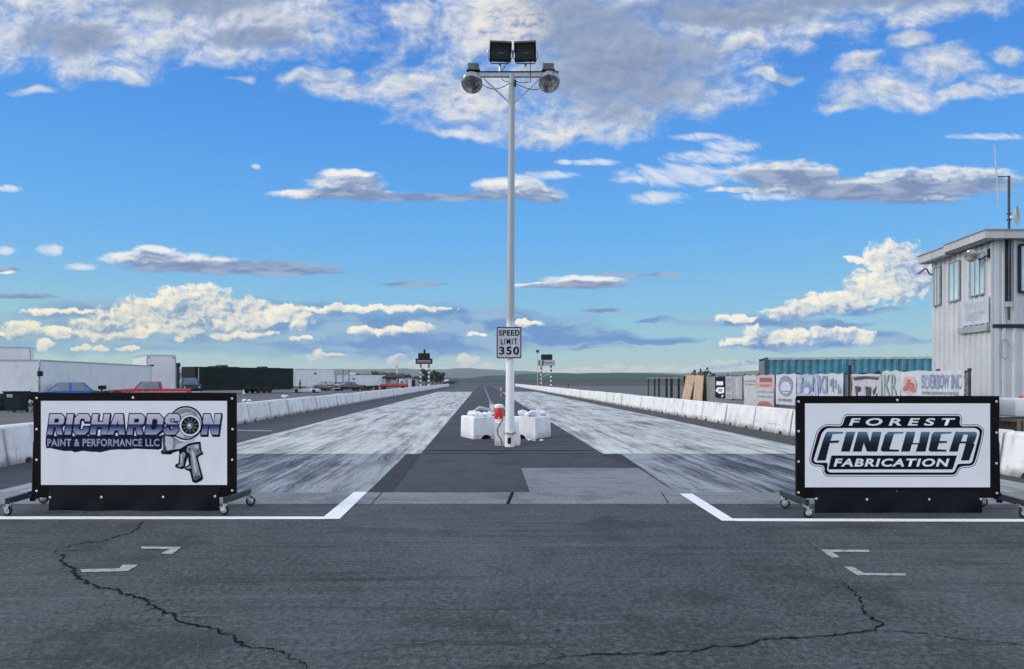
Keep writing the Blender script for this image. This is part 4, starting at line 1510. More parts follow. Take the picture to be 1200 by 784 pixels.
def sign_stand(pxl, pxr, ptop, pbot, white, skirt, dist, legs, label, grom, skirt_grom):
    """banner board on two wheeled feet; everything measured at the board's own distance"""
    A = lambda x, y: at(x, y, dist)
    xl, xr = A(pxl, ptop).x, A(pxr, ptop).x
    zt, zb = A(pxl, ptop).z, A(pxl, pbot).z
    cx = (xl + xr) / 2
    root = thing('sponsor_sign_stand', Vector((cx, dist + 0.05, 0.0165)), label, 'sign stand')
    # steel tube frame behind the banner
    f = MB()
    t = 0.04
    for x in (xl + t / 2, xr - t / 2):
        f.box((x, dist + 0.03, (zt + zb) / 2 - 0.02), (t, t, zt - zb + 0.0), bevel=0.004)
    for z in (zt - t / 2, zb + t / 2, (zt + zb) / 2):
        f.box((cx, dist + 0.032, z), (xr - xl - 2 * t, t - 0.006, t), bevel=0.004)
    f.build('frame', M['black_metal'], root)
    # banner: black border stretched over the frame, slightly pulled in between the eyelets
    wl, wr = A(white[0], white[1]).x, A(white[2], white[1]).x
    wt, wb = A(white[0], white[1]).z, A(white[0], white[3]).z
    b = MB()
    n = 28
    outer = []
    def wob(k, s):
        return 0.004 * math.sin(k * math.pi * 2 / 7.0) * s
    for k in range(n):
        outer.append((xl + (xr - xl) * k / n, zt + wob(k, 0.7)))
    for k in range(n // 2):
        outer.append((xr + wob(k, 1), zt + (zb - zt) * k / (n // 2)))
    for k in range(n):
        outer.append((xr + (xl - xr) * k / n, zb + wob(k, 0.7)))
    for k in range(n // 2):
        outer.append((xl + wob(k, 1), zb + (zt - zb) * k / (n // 2)))
    b.prism([Vector((x, dist - 0.003, z)) for x, z in outer], (0, 0.006, 0))
    bn = b.build('banner', M['vinyl_black'], root)
    P = Plate((0, dist - 0.003, 0), (1, 0, 0), (0, 0, 1), bn)
    P.poly('print_panel', [[(wl, wb), (wr, wb), (wr, wt), (wl, wt)]], 0.0012, M['vinyl_white'])
    # skirt hanging under the board
    sl, sr = A(skirt[0], skirt[1]).x, A(skirt[2], skirt[1]).x
    st_, sb = A(skirt[0], skirt[1]).z, A(skirt[0], skirt[3]).z
    s = MB()
    nx, nz = 26, 4
    g = [[s.bm.verts.new((sl + (sr - sl) * i / nx, dist - 0.012 + 0.008 * math.sin(i * 0.9 + j) * j / nz, st_ + (sb + 0.004 * math.sin(i * 0.7) - st_) * j / nz)) for i in range(nx + 1)] for j in range(nz + 1)]
    gb = [[s.bm.verts.new(v.co + Vector((0, 0.005, 0))) for v in r_] for r_ in g]
    for j in range(nz):
        for i in range(nx):
            s.bm.faces.new((g[j][i], g[j][i + 1], g[j + 1][i + 1], g[j + 1][i]))
            s.bm.faces.new((gb[j][i + 1], gb[j][i], gb[j + 1][i], gb[j + 1][i + 1]))
    for j in range(nz):
        s.bm.faces.new((g[j][0], g[j + 1][0], gb[j + 1][0], gb[j][0]))
        s.bm.faces.new((g[j + 1][nx], g[j][nx], gb[j][nx], gb[j + 1][nx]))
    for i in range(nx):
        s.bm.faces.new((g[nz][i], g[nz][i + 1], gb[nz][i + 1], gb[nz][i]))
        s.bm.faces.new((g[0][i + 1], g[0][i], gb[0][i], gb[0][i + 1]))
    sk = s.build('skirt', M['skirt'], root, smooth=40)
    for x, y in grom:
        c = A(x, y)
        MB().lathe((c.x, dist - 0.0035, c.z), [(0.005, 0.0), (0.007, 0.003), (0.0125, 0.003), (0.015, 0.0)], 12, Matrix.Rotation(math.pi / 2, 3, 'X')).build('grommet', M['grommet'], bn, smooth=60)
    for x, y in skirt_grom:
        c = A(x, y)
        MB().lathe((c.x, dist - 0.0200, c.z), [(0.005, 0.0), (0.007, 0.003), (0.0125, 0.003), (0.015, 0.0)], 12, Matrix.Rotation(math.pi / 2, 3, 'X')).build('grommet', M['grommet'], sk, smooth=60)
    # wheeled feet
    for (x, xf, yn, yf, out) in legs:
        lg = MB()
        lg.bar((x, yn - 0.05, 0.200), (xf, yf + 0.05, 0.200), 0.05, 0.075, bevel=0.006)
        lo = lg.build('foot_beam', M['steel_tube'], root)
        for xx, yy in ((x, yn), (xf, yf)):
            c = Vector((xx - root.location.x, yy - root.location.y, 0))
            caster(root, c.x, c.y, math.pi / 2 + rnd.uniform(-0.5, 0.5) + (math.pi if rnd.random() < .5 else 0))
        # outrigger prop from the outer edge of the frame down past the foot
        if out == 0:
            continue
        ex = xl - 0.012 if x < cx else xr + 0.012
        pr = MB()
        pr.bar((ex, dist + 0.03, 0.88), (ex + out, dist + 0.10, 0.175), 0.022, 0.022)
        pr.box((ex + out, dist + 0.10, 0.15), (0.05, 0.05, 0.05))
        pr.build('prop', M['black_metal'], root)
        br = MB()
        br.bar((x, dist + 0.03, 0.235), (ex - (0.03 if x > cx else -0.03), dist + 0.03, 0.235 + 0.02), 0.04, 0.04)
        br.build('brace', M['black_metal'], root)
    return root, bn, P, A


# ---- left: paint shop
LD = 9.62
root, bn, P, A = sign_stand(39.3, 276.3, 460.3, 583.0, (48.2, 469.8, 266.2, 568.2), (57.8, 570.5, 257.5, 598.2), LD,
                            ((-6.07, -6.20, 9.28, 10.22, -0.06), (-3.47, -3.44, 9.33, 10.02, 0)),
                            'wheeled black-framed stand with a Richardson paint shop banner showing a spray gun',
                            [(43, 466.5), (156, 466), (272, 467), (43, 503), (43, 539), (43, 575.5), (272.6, 503), (272.2, 539), (272.2, 575), (157.7, 572.6)],
                            [(59.6, 582.6), (119.8, 582.4), (192, 582.2), (252.6, 581.5)])


def Q(x, y):
    p = A(x, y)
    return (p.x, p.z)


def zoom6(pts):
    return [Q(150 + x / 6.53, 460 + y / 6.53) for x, y in pts]


# ragged dark band under the name
band = [Q(54, 511), Q(120, 510.6), Q(190, 510.6), Q(190, 525.5), Q(186, 527), Q(172, 526.4), Q(158, 525.8), Q(150, 526.8), Q(140, 526.6), Q(130, 527.2), Q(117.5, 530.2), Q(114, 529.6), Q(106, 529.4),
        Q(98, 528.2), Q(92, 529.4), Q(88, 530), Q(84, 528.4), Q(76, 528.6), Q(66, 526.6), Q(58, 525), Q(54.5, 525.4), Q(53.6, 520)]
P.poly('printed_band', [band], 0.0018, M['ink_navy'])
GLYPH = {
    'R': ([(0, 0), (0, 1), (.74, 1), (.96, .85), (.98, .58), (.80, .42), (1, 0), (.64, 0), (.47, .36), (.34, .36), (.34, 0)], [(.34, .58), (.34, .78), (.56, .78), (.64, .72), (.64, .64), (.56, .58)]),
    'I': ([(0, 0), (0, 1), (1, 1), (1, 0)], None),
    'C': ([(.22, 0), (0, .2), (0, .8), (.22, 1), (.8, 1), (1, .82), (1, .64), (.66, .64), (.66, .72), (.58, .78), (.42, .78), (.35, .72), (.35, .28), (.42, .22), (.58, .22), (.66, .28), (.66, .38), (1, .38), (1, .18), (.8, 0)], None),
    'H': ([(0, 0), (0, 1), (.34, 1), (.34, .62), (.66, .62), (.66, 1), (1, 1), (1, 0), (.66, 0), (.66, .36), (.34, .36), (.34, 0)], None),
    'A': ([(0, 0), (.28, 1), (.72, 1), (1, 0), (.66, 0), (.61, .2), (.39, .2), (.34, 0)], [(.43, .38), (.50, .72), (.57, .38)]),
    'D': ([(0, 0), (0, 1), (.70, 1), (1, .76), (1, .24), (.70, 0)], [(.34, .24), (.34, .76), (.56, .76), (.66, .66), (.66, .34), (.56, .24)]),
    'S': ([(0, .18), (0, .36), (.34, .36), (.34, .28), (.42, .22), (.58, .22), (.65, .28), (.65, .36), (.58, .42), (.2, .46), (0, .62), (0, .82), (.2, 1), (.8, 1), (1, .82), (1, .66), (.66, .66), (.66, .73), (.58, .79), (.42, .79), (.35, .73), (.35, .66), (.42, .60), (.8, .56), (1, .4), (1, .18), (.8, 0), (.2, 0)], None),
    'N': ([(0, 0), (0, 1), (.34, 1), (.66, .5), (.66, 1), (1, 1), (1, 0), (.66, 0), (.34, .5), (.34, 0)], None),
}
zt_, zb_ = Q(60, 485.2)[1], Q(60, 509.2)[1]
zr = root.location.z
M['name_ink'] = split_tone('name_ink', [(0.0, (0.40, 0.42, 0.52, 1)), (0.14, (0.26, 0.30, 0.44, 1)), (0.34, (0.06, 0.09, 0.22, 1)), (0.49, (0.010, 0.014, 0.055, 1)), (0.51, (0.42, 0.43, 0.56, 1)), (0.75, (0.52, 0.52, 0.64, 1)), (1.0, (0.64, 0.64, 0.72, 1))], zb_ - zr, zt_ - zr)
pxm = A(101, 500).x - A(100, 500).x
for ch, xa, xb in (('R', 57.2, 75.4), ('I', 77.6, 84.8), ('C', 87.0, 105.2), ('H', 107.2, 127.4), ('A', 127.6, 148.2), ('R', 150.6, 169.4), ('D', 171.6, 191.0), ('S', 193.0, 210.5), ('N', 237.6, 257.6)):
    out, hole = GLYPH[ch]
    x0_, x1_ = A(xa, 500).x, A(xb, 500).x
    H_ = zt_ - zb_
    place = lambda pts: [(x0_ + (x1_ - x0_) * a + 0.14 * H_ * (b_ - 0.5), zb_ + H_ * b_) for a, b_ in pts]
    g_ = place(out)
    lo_ = inset(g_, -1.25 * pxm)
    up_ = 0.0032 if ch == 'S' else 0.0        # the S lies over the turbo housing
    P.poly('letter_outline', [lo_], 0.0022 + up_, M['ink_navy'])
    P.poly('letter_shade', [[(a + 0.8 * pxm, b_ - 1.6 * pxm) for a, b_ in lo_]], 0.0020 + up_ * 0, M['ink_navy'])
    P.poly('lettering', [g_], 0.0030 + up_ * 0.9, M['name_ink'])
    if hole:
        P.poly('letter_counter', [place(hole)], 0.0034, M['ink_navy'])
t1, t2 = Q(55.8, 523.0), Q(187.0, 514.2)
P.text('lettering', 'PAINT & PERFORMANCE LLC', (t1[0], t1[1], t2[0], t2[1]), 0.0030, M['ink_silver'], bold=0.025, space=1.08)
# turbo housing and spray gun, printed in greys
gun_out = [(385, 430), (440, 395), (500, 382), (556, 374), (563, 440), (580, 470), (545, 487), (537, 502), (577, 655), (566, 672), (520, 694), (494, 682), (474, 602), (440, 592), (435, 572), (468, 550), (461, 492), (443, 540), (438, 577), (412, 587), (364, 572), (363, 550), (388, 540), (394, 462)]
body_out = [(252, 326), (290, 318), (330, 330), (440, 395), (470, 396), (420, 430), (392, 446), (345, 460), (330, 474), (258, 470), (252, 448), (270, 436), (268, 350)]
C0 = (445, 233)
P.poly('logo_outline', [zoom6(gun_out), zoom6(body_out)], 0.0036, M['ink_black'])
P.poly('logo_outline', [zoom6(circle(C0[0], C0[1], 131, 40))], 0.0038, M['ink_black'])
M['ink_grey_hi'] = plain('ink_grey_hi', (0.55, 0.57, 0.62), 0.38, var=0.1, scale=16)
M['ink_grey_mid'] = plain('ink_grey_mid', (0.27, 0.28, 0.31), 0.38, var=0.25, scale=20)
M['ink_grey_dark'] = plain('ink_grey_dark', (0.085, 0.09, 0.105), 0.38, var=0.3, scale=20)
P.poly('turbo_housing', [zoom6(circle(C0[0], C0[1], 119, 40))], 0.0044, M['ink_grey_hi'])
# darker crescent inside the scroll
cres = [(C0[0] + math.cos(a) * 112, C0[1] - math.sin(a) * 112) for a in [R(40 + 4 * k) for k in range(32)]]
cres += [(C0[0] + 10 + math.cos(a) * 92, C0[1] + 8 - math.sin(a) * 88) for a in [R(40 + 4 * k) for k in range(31, -1, -1)]]
P.poly('turbo_shade', [zoom6(cres)], 0.0050, M['ink_grey_mid'])
cres = [(C0[0] + math.cos(a) * 114, C0[1] - math.sin(a) * 114) for a in [R(-100 + 4 * k) for k in range(30)]]
cres += [(C0[0] + 6 + math.cos(a) * 98, C0[1] - 4 - math.sin(a) * 98) for a in [R(-100 + 4 * k) for k in range(29, -1, -1)]]
P.poly('turbo_shade', [zoom6(cres)], 0.0050, M['ink_grey_mid'])
P.poly('outlet', [zoom6([(286, 330), (330, 338), (372, 362), (420, 376), (475, 366), (525, 335), (505, 368), (450, 400), (400, 430), (360, 434), (300, 444), (288, 400)])], 0.0054, M['ink_grey_hi'])
P.poly('outlet_shade', [zoom6([(345, 348), (372, 362), (420, 376), (430, 384), (372, 392), (362, 432), (345, 434)])], 0.0058, M['ink_grey_mid'])
P.poly('outlet_shade', [zoom6([(262, 340), (280, 332), (292, 440), (285, 456), (262, 452), (274, 440)])], 0.0058, M['ink_grey_dark'])
P.poly('ring', [zoom6(circle(478, 252, 85, 36))], 0.0064, M['ink_black'])
P.poly('ring', [zoom6(circle(478, 252, 81, 36))], 0.0068, M['ink_white'])
P.poly('ring', [zoom6(circle(478, 252, 68, 36))], 0.0072, M['ink_black'])
blades = []
for k in range(11):
    a = k * 2 * math.pi / 11
    f = lambda r, d: (478 + math.cos(a + d) * r, 252 + math.sin(a + d) * r)
    blades.append(zoom6([f(20, 0.1), f(60, 0.32), f(62, 0.50), f(20, 0.62)]))
P.poly('compressor_blades', blades, 0.0076, M['ink_grey_dark'])
P.poly('compressor_hub', [zoom6(circle(476, 254, 22, 20))], 0.0080, M['ink_grey_mid'])
P.poly('compressor_hub', [zoom6(circle(473, 251, 10, 14))], 0.0084, M['ink_white'])
P.poly('gun_body', [zoom6([(455, 412), (500, 398), (546, 392), (549, 436), (560, 462), (536, 472), (520, 492), (530, 520), (560, 645), (520, 672), (504, 660), (486, 560), (478, 470), (448, 448)])], 0.0044, M['ink_grey_mid'])
P.poly('gun_highlight', [zoom6([(486, 430), (512, 470), (520, 540), (530, 610), (512, 615), (500, 540), (492, 480)]), zoom6([(505, 402), (540, 398), (540, 425), (515, 430)])], 0.0050, M['ink_grey_hi'])
P.poly('gun_shade', [zoom6([(462, 428), (480, 424), (486, 446), (466, 446)]), zoom6([(524, 440), (545, 440), (545, 456), (528, 462)]), zoom6([(500, 642), (552, 630), (558, 646), (520, 668)])], 0.0052, M['ink_grey_dark'])
P.poly('trigger', [zoom6([(402, 470), (430, 452), (444, 470), (428, 520), (424, 560), (398, 570), (378, 562), (400, 545)]), zoom6([(446, 575), (480, 556), (484, 580), (452, 584)])], 0.0044, M['ink_grey_mid'])
P.poly('trigger_highlight', [zoom6([(408, 478), (420, 470), (414, 530), (404, 545)])], 0.0050, M['ink_grey_hi'])

# ---- right: fabrication shop
RD_ = 9.50
root, bn, P, A = sign_stand(933.4, 1170.8, 464.0, 583.6, (943.2, 472.7, 1160.0, 571.0), (954.4, 575.5, 1150.6, 602.0), RD_,
                            ((3.50, 3.47, 9.15, 9.85, 0), (6.06, 6.13, 9.14, 9.95, 0.055)),
                            'wheeled black-framed stand with a Forest Fincher Fabrication banner',
                            [(935.8, 470.6), (1051.5, 468.8), (1167.6, 470.6), (935.8, 505.4), (935.8, 541), (935.8, 577.2), (1167.8, 507), (1167.6, 543), (1168.2, 578), (1051, 576.6)],
                            [(956, 584), (1015.2, 585), (1088, 585), (1148.4, 584.8)])
z3 = lambda pts: [Q(930 + x / 8.71, 470 + y / 8.71) for x, y in pts]
z4 = lambda pts: [Q(1040 + x / 8.71, 470 + y / 8.71) for x, y in pts]
o_ = z3([(508, 150), (540, 132)]) + z4([(732, 132), (762, 160), (748, 240), (930, 238), (988, 292), (962, 430), (902, 640), (862, 676), (742, 684), (716, 742), (682, 770)]) + \
    z3([(330, 770), (290, 728), (300, 672), (205, 664), (158, 630), (164, 560), (230, 320), (270, 262), (330, 236), (482, 240)])
px = A(1001, 500).x - A(1000, 500).x
o_ = rounded(o_, 3.2 * px)
P.poly('badge_outline', [o_], 0.0016, M['ink_black'])
P.poly('badge_outline', [inset(o_, 0.75 * px)], 0.0022, M['ink_white'])
P.poly('badge_outline', [inset(o_, 2.0 * px)], 0.0028, M['ink_black'])
inner = z3([(318, 292), (345, 276)]) + z4([(895, 274), (932, 300), (938, 330), (905, 450), (862, 620), (840, 636), (722, 640), (706, 655), (686, 708), (666, 728)]) + z3([(360, 728), (338, 700), (350, 640), (335, 628), (222, 628), (200, 605), (285, 330)])
P.poly('badge_field', [rounded(inner, 2.2 * px)], 0.0034, M['ink_white'])
P.poly('badge_bar', [z3([(384, 555)]) + z4([(706, 555), (662, 697)]) + z3([(350, 697)])], 0.0040, M['ink_black'])
M['letter_fade'] = split_tone('letter_fade', [(0.0, (0.010, 0.011, 0.018, 1)), (0.40, (0.012, 0.016, 0.026, 1)), (0.70, (0.03, 0.06, 0.09, 1)), (1.0, (0.13, 0.24, 0.33, 1))], A(1000, 530).z - root.location.z, A(1000, 505.5).z - root.location.z)
letters = {
    'F': z3([(318, 345), (336, 313), (508, 313), (500, 332), (396, 336), (376, 404), (464, 400), (456, 426), (368, 429), (325, 606), (235, 606), (298, 400)]),
    'I': z3([(535, 313), (628, 313), (570, 516), (480, 516)]),
    'N': z3([(655, 313), (745, 313), (778, 412), (802, 313), (895, 313), (850, 516), (745, 516), (714, 428), (690, 516), (600, 516)]),
    'C': z3([(962, 313), (1122, 313), (1114, 331), (1022, 335), (975, 491), (1076, 496), (1068, 516), (905, 516), (885, 500), (930, 345)]),
    'H': z4([(190, 313), (282, 313), (256, 428), (318, 428), (340, 313), (432, 313), (385, 516), (285, 516), (308, 442), (246, 442), (225, 516), (134, 516)]),
    'E': z4([(474, 313), (656, 313), (648, 331), (546, 336), (530, 406), (608, 408), (600, 427), (524, 430), (505, 491), (600, 497), (594, 516), (432, 516), (415, 500), (450, 340)]),
    'R': z4([(690, 313), (895, 313), (913, 332), (892, 402), (874, 430), (886, 442), (830, 606), (746, 606), (796, 432), (735, 432), (714, 516), (626, 516)]),
}
for k, pl_ in letters.items():
    P.poly('lettering', [pl_], 0.0040, M['letter_fade'])
P.poly('letter_counter', [z4([(772, 342), (818, 342), (800, 411), (748, 411)])], 0.0046, M['ink_white'])
f1, f2 = z3([(560, 251)])[0], z4([(690, 174)])[0]
P.text('lettering', 'FOREST', (f1[0], f1[1], f2[0], f2[1]), 0.0046, M['ink_white'], shear=0.2, bold=0.03, space=1.6)
f1, f2 = z3([(404, 669)])[0], z4([(630, 586)])[0]
P.text('lettering', 'FABRICATION', (f1[0], f1[1], f2[0], f2[1]), 0.0046, M['ink_white'], shear=0.2, bold=0.035, space=1.16)

# ============================================================ timing tower, right ====
def corrugated(mb, a, b, z0, z1, pitch, depth, duty=0.5, slope=0.12, n=None):
    """upright ribbed sheet from a to b (n = outward normal)"""
    a, b = Vector((a[0], a[1], 0)), Vector((b[0], b[1], 0))
    L = (b - a).length
    d = (b - a) / L
    nn = Vector((d.y, -d.x, 0)) if n is None else Vector(n)
    cnt = max(1, round(L / pitch))
    p = L / cnt
    prof = []
    for k in range(cnt):
        s = k * p
        prof += [(s, 0), (s + p * (1 - duty) - p * slope, 0), (s + p * (1 - duty), depth), (s + p - p * slope, depth)]
    prof.append((L, 0))
    lo = [mb.bm.verts.new((a + d * s + nn * o) + Vector((0, 0, z0))) for s, o in prof]
    hi = [mb.bm.verts.new((a + d * s + nn * o) + Vector((0, 0, z1))) for s, o in prof]
    for k in range(len(prof) - 1):
        mb.bm.faces.new((lo[k], lo[k + 1], hi[k + 1], hi[k]))
    return mb


TD = 18.0
cn = Vector((at(1165, 446, TD).x, TD, 0))                # corner nearest the strip and the camera
ang = math.atan(85.0 / FPX)
tdir = Vector((math.sin(ang), math.cos(ang), 0))         # along the strip-side wall
fdir = Vector((math.cos(ang), -math.sin(ang), 0)) * 1.0  # along the front wall
fdir = Vector((1, 0.012, 0)).normalized()
ratio = (1092 - 600) / FPX
LW = (cn.x - ratio * cn.y) / (ratio * tdir.y - tdir.x)   # length of the strip-side wall
far = cn + tdir * LW
FW = 6.2
fr = cn + fdir * FW
bk = far + fdir * FW
ZE = 4.86
tower = thing('timing_tower', cn + Vector((2.5, 1.6, 0)), 'pale ribbed metal two-storey timing tower at the right edge of the photo', 'building')
mb = MB()
corrugated(mb, far, cn, 0, ZE + 0.04, 0.26, 0.042, 0.30, 0.06)
mb.build('wall', M['siding'], tower)
mb = MB()
corrugated(mb, cn, fr, 0, ZE + 0.08, 0.26, 0.042, 0.30, 0.06)
mb.build('wall', M['siding'], tower)
mb = MB()
corrugated(mb, fr, bk, 0, ZE, 0.30, 0.022, 0.16, 0.05)
corrugated(mb, bk, far, 0, ZE, 0.30, 0.022, 0.16, 0.05)
mb.build('wall', M['siding'], tower)
# corner flashing
mb = MB()
mb.box(cn + Vector((0.035, -0.03, ZE / 2)), (0.12, 0.012, ZE), Euler((0, 0, 0)).to_matrix())
mb.bar(cn + Vector((-0.028, 0.0, 0)) + Vector((0, 0, 0.0)), cn + Vector((-0.028, 0.0, 0)) + Vector((0, 0, ZE)), 0.012, 0.11)
mb.build('corner_trim', M['siding'], tower)


def W(s, z, out=0.0):
    """a point on the strip-side wall: s metres from the near corner"""
    return cn + tdir * s + Vector((-tdir.y, tdir.x, 0)) * out + Vector((0, 0, z))


def wall_s(px):
    """how far along the strip-side wall a column of the photo meets it"""
    q = (px - 600) / FPX
    return (cn.x - q * cn.y * 1.0) / (q * tdir.y - tdir.x)


def wall_z(px, py):
    d = sight(px, py)
    s = wall_s(px)
    p = cn + tdir * s
    return CAM_H + d.z * (p.y / d.y)


# roof: two slabs with deep fascia, stepping up towards the front
NL = Vector((-tdir.y, tdir.x, 0))
def slab(s0, s1, z0, z1, ov, name, mat):
    m_ = MB()
    pts = [cn + tdir * s0 + NL * ov, cn + tdir * s1 + NL * ov, cn + tdir * s1 + fdir * (FW + 0.2), cn + tdir * s0 + fdir * (FW + 0.2)]
    m_.prism([p + Vector((0, 0, z0)) for p in pts], (0, 0, z1 - z0))
    return m_.build(name, mat, tower)
slab(-0.30, 1.78, ZE + 0.085, ZE + 0.265, 0.34, 'roof', M['fascia'])
slab(1.78, LW + 0.15, ZE + 0.045, ZE + 0.235, 0.30, 'roof', M['fascia'])
slab(-0.33, 1.76, ZE + 0.268, ZE + 0.290, 0.37, 'roof_edge', M['trim'])
slab(1.80, LW + 0.18, ZE + 0.238, ZE + 0.260, 0.33, 'roof_edge', M['trim'])
mb = MB()
for s0_, s1_, z_ in ((-0.26, 1.74, ZE + 0.060), (1.80, LW + 0.12, ZE + 0.020)):
    pts = [cn + tdir * s0_ + NL * 0.28, cn + tdir * s1_ + NL * 0.28, cn + tdir * s1_ + NL * 0.045, cn + tdir * s0_ + NL * 0.045]
    mb.prism([p + Vector((0, 0, z_)) for p in pts], (0, 0, 0.02))
mb.build('soffit', M['trim'], tower)

# windows on the strip side (photo columns / rows of their corners)
for (xa, xb, yta, ytb, yba, ybb, n_) in ((1096.5, 1103.5, 314.5, 312.0, 358.6, 356.5, 1), (1114.5, 1126.0, 309, 304.5, 354.0, 351.0, 1), (1139.0, 1156.5, 301.0, 294.0, 348.0, 343.4, 2)):
    s1, s0 = wall_s(xa), wall_s(xb)
    zt_ = (wall_z(xa, yta) + wall_z(xb, ytb)) / 2
    zb_ = (wall_z(xa, yba) + wall_z(xb, ybb)) / 2
    fr_ = MB()
    t = 0.03
    fr_.bar(W(s0, zt_, 0.045), W(s1, zt_, 0.045), 0.05, t)
    fr_.bar(W(s0, zb_, 0.055), W(s1, zb_, 0.055), 0.07, t)
    fr_.bar(W(s0, zb_, 0.046), W(s0, zt_, 0.046), 0.045, 0.035)
    fr_.bar(W(s1, zb_, 0.046), W(s1, zt_, 0.046), 0.045, 0.035)
    for k in range(1, n_ + 1):
        sm = s0 + (s1 - s0) * k / (n_ + 1)
        fr_.bar(W(sm, zb_, 0.05), W(sm, zt_, 0.05), 0.02, 0.025)
    wf = fr_.build('window', M['trim'], tower)
    g = MB()
    g.face([W(s0, zb_, 0.043), W(s1, zb_, 0.043), W(s1, zt_, 0.043), W(s0, zt_, 0.043)])
    g.build('pane', M['window_glass'], wf)


def F(px, py, out=0.0):
    """a point on the front wall"""
    d = sight(px, py)
    k = (cn.y + 0.012 * 0) / d.y
    x = d.x * k
    y = cn.y + (x - cn.x) * 0.012 - out
    return Vector((x, y, CAM_H + d.z * (y / d.y)))


mb = MB()
for a, b in (((1193.5, 287), (1230, 287)), ((1193.5, 342), (1230, 342)), ((1193.5, 287), (1193.5, 342)), ((1230, 287), (1230, 342)), ((1212, 287), (1212, 342))):
    mb.bar(F(*a, 0.055), F(*b, 0.055), 0.05, 0.05)
wf = mb.build('window', M['dark_trim'], tower)
g = MB()
g.face([F(1193.5, 342, 0.045), F(1230, 342, 0.045), F(1230, 287, 0.045), F(1193.5, 287, 0.045)])
g.build('pane', M['window_glass'], wf)
# belt flashing round the front and the shelf under the little board
mb = MB()
mb.bar(F(1163, 382, 0.03), F(1320, 382, 0.03), 0.05, 0.085)
mb.build('belt_trim', M['dark_trim'], tower)
mb = MB()
mb.bar(W(wall_s(1127.5), wall_z(1127.5, 388.2), 0.06), W(wall_s(1162.0), wall_z(1127.5, 388.2), 0.06), 0.10, 0.15)
mb.build('shelf', M['trim'], tower)
# board with a faded emblem
s0, s1 = wall_s(1161.5), wall_s(1128.5)
zt_, zb_ = wall_z(1161.5, 347), wall_z(1161.5, 378)
bd = thing('wall_board', W((s0 + s1) / 2, 0, 0.06), 'white board with a faded emblem on the tower wall below the windows', 'sign')
mb = MB()
mb.prism([W(s1, zb_, 0.04), W(s0, zb_, 0.04), W(s0, zt_, 0.04), W(s1, zt_, 0.04)], NL * 0.02)
mb.build('board', M['white_cloth'], bd)
Pb = Plate(W(s1, zb_, 0.060), (W(s0, 0) - W(s1, 0)), (0, 0, 1), bd)
wb_, hb_ = s1 - s0, zt_ - zb_
M['faded_mark'] = plain('faded_mark', (0.40, 0.45, 0.49), 0.7, var=0.2, scale=14)
strokes = []
for k in range(8):
    a = 0.16 + 0.095 * k
    strokes.append([(wb_ * a, hb_ * 0.58), (wb_ * (a + 0.055), hb_ * 0.60), (wb_ * (a + 0.055), hb_ * (0.86 + 0.05 * math.sin(k))), (wb_ * a, hb_ * (0.84 + 0.04 * math.cos(k)))])
Pb.poly('faded_letters', strokes, 0.002, M['faded_mark'])
em = [(0.16, 0.30), (0.24, 0.48), (0.90, 0.52), (0.80, 0.36), (0.66, 0.20), (0.58, 0.12), (0.50, 0.17), (0.42, 0.09), (0.34, 0.16), (0.24, 0.15)]
Pb.poly('faded_emblem', [[(a * wb_, b * hb_) for a, b in em]], 0.002, M['faded_mark'])
# flood lamp under the eaves and the bent lamp arm at the far corner
lc = at(1138.5, 299.5, 18.35)
lamp = thing('wall_lamp', Vector((lc.x, lc.y, 0)), 'round flood lamp on a bent arm under the tower eaves', 'lamp')
rot = (Vector((-0.62, -0.72, -0.30))).to_track_quat('Z', 'Y').to_matrix()
bell = MB().lathe(lc, [(0.035, -0.17), (0.08, -0.155), (0.12, -0.09), (0.145, 0.0), (0.155, 0.026), (0.15, 0.034)], 24, rot).build('bell', M['spun_metal'], lamp, smooth=50)
MB().lathe(lc, [(0.146, 0.033), (0.09, 0.06), (0.001, 0.072)], 24, rot).build('lens', plain('lamp_lens_pale', (0.34, 0.33, 0.30), 0.12, 0.5, var=0.5, scale=8), bell, smooth=60)
wq = W(0.18, 0, 0.02)
wq.z = wall_z(1160, 298)
MB().tube([lc + Vector((0.05, 0.05, -0.02)), lc + Vector((0.22, 0.0, -0.10)), Vector((wq.x - 0.1, wq.y, wq.z - 0.06)), wq], 0.016, 8).build('arm', M['dark_trim'], lamp, smooth=60)
MB().box(wq + Vector((-0.01, -0.02, 0.02)), (0.05, 0.09, 0.22)).build('bracket', M['dark_trim'], lamp)
q = W(wall_s(1095.0), 0, 0.02)
q.z = wall_z(1095, 320)
la = thing('bent_lamp_arm', Vector((q.x, q.y, 0)), 'thin bent lamp arm at the far corner of the tower', 'lamp')
dq = q.y
MB().tube([q, at(1091, 322.5, dq), at(1088.5, 320, dq), at(1086, 315.0, dq), at(1083.5, 315.0, dq), at(1080.5, 317.5, dq)], [0.018, 0.018, 0.018, 0.02, 0.02, 0.02], 8).build('arm', M['dark_trim'], la, smooth=60)
MB().cyl(at(1084.5, 314.6, dq), at(1076, 320.5, dq), 0.028, 0.034, 12).build('lamp_head', M['faded_red'], la, smooth=50)
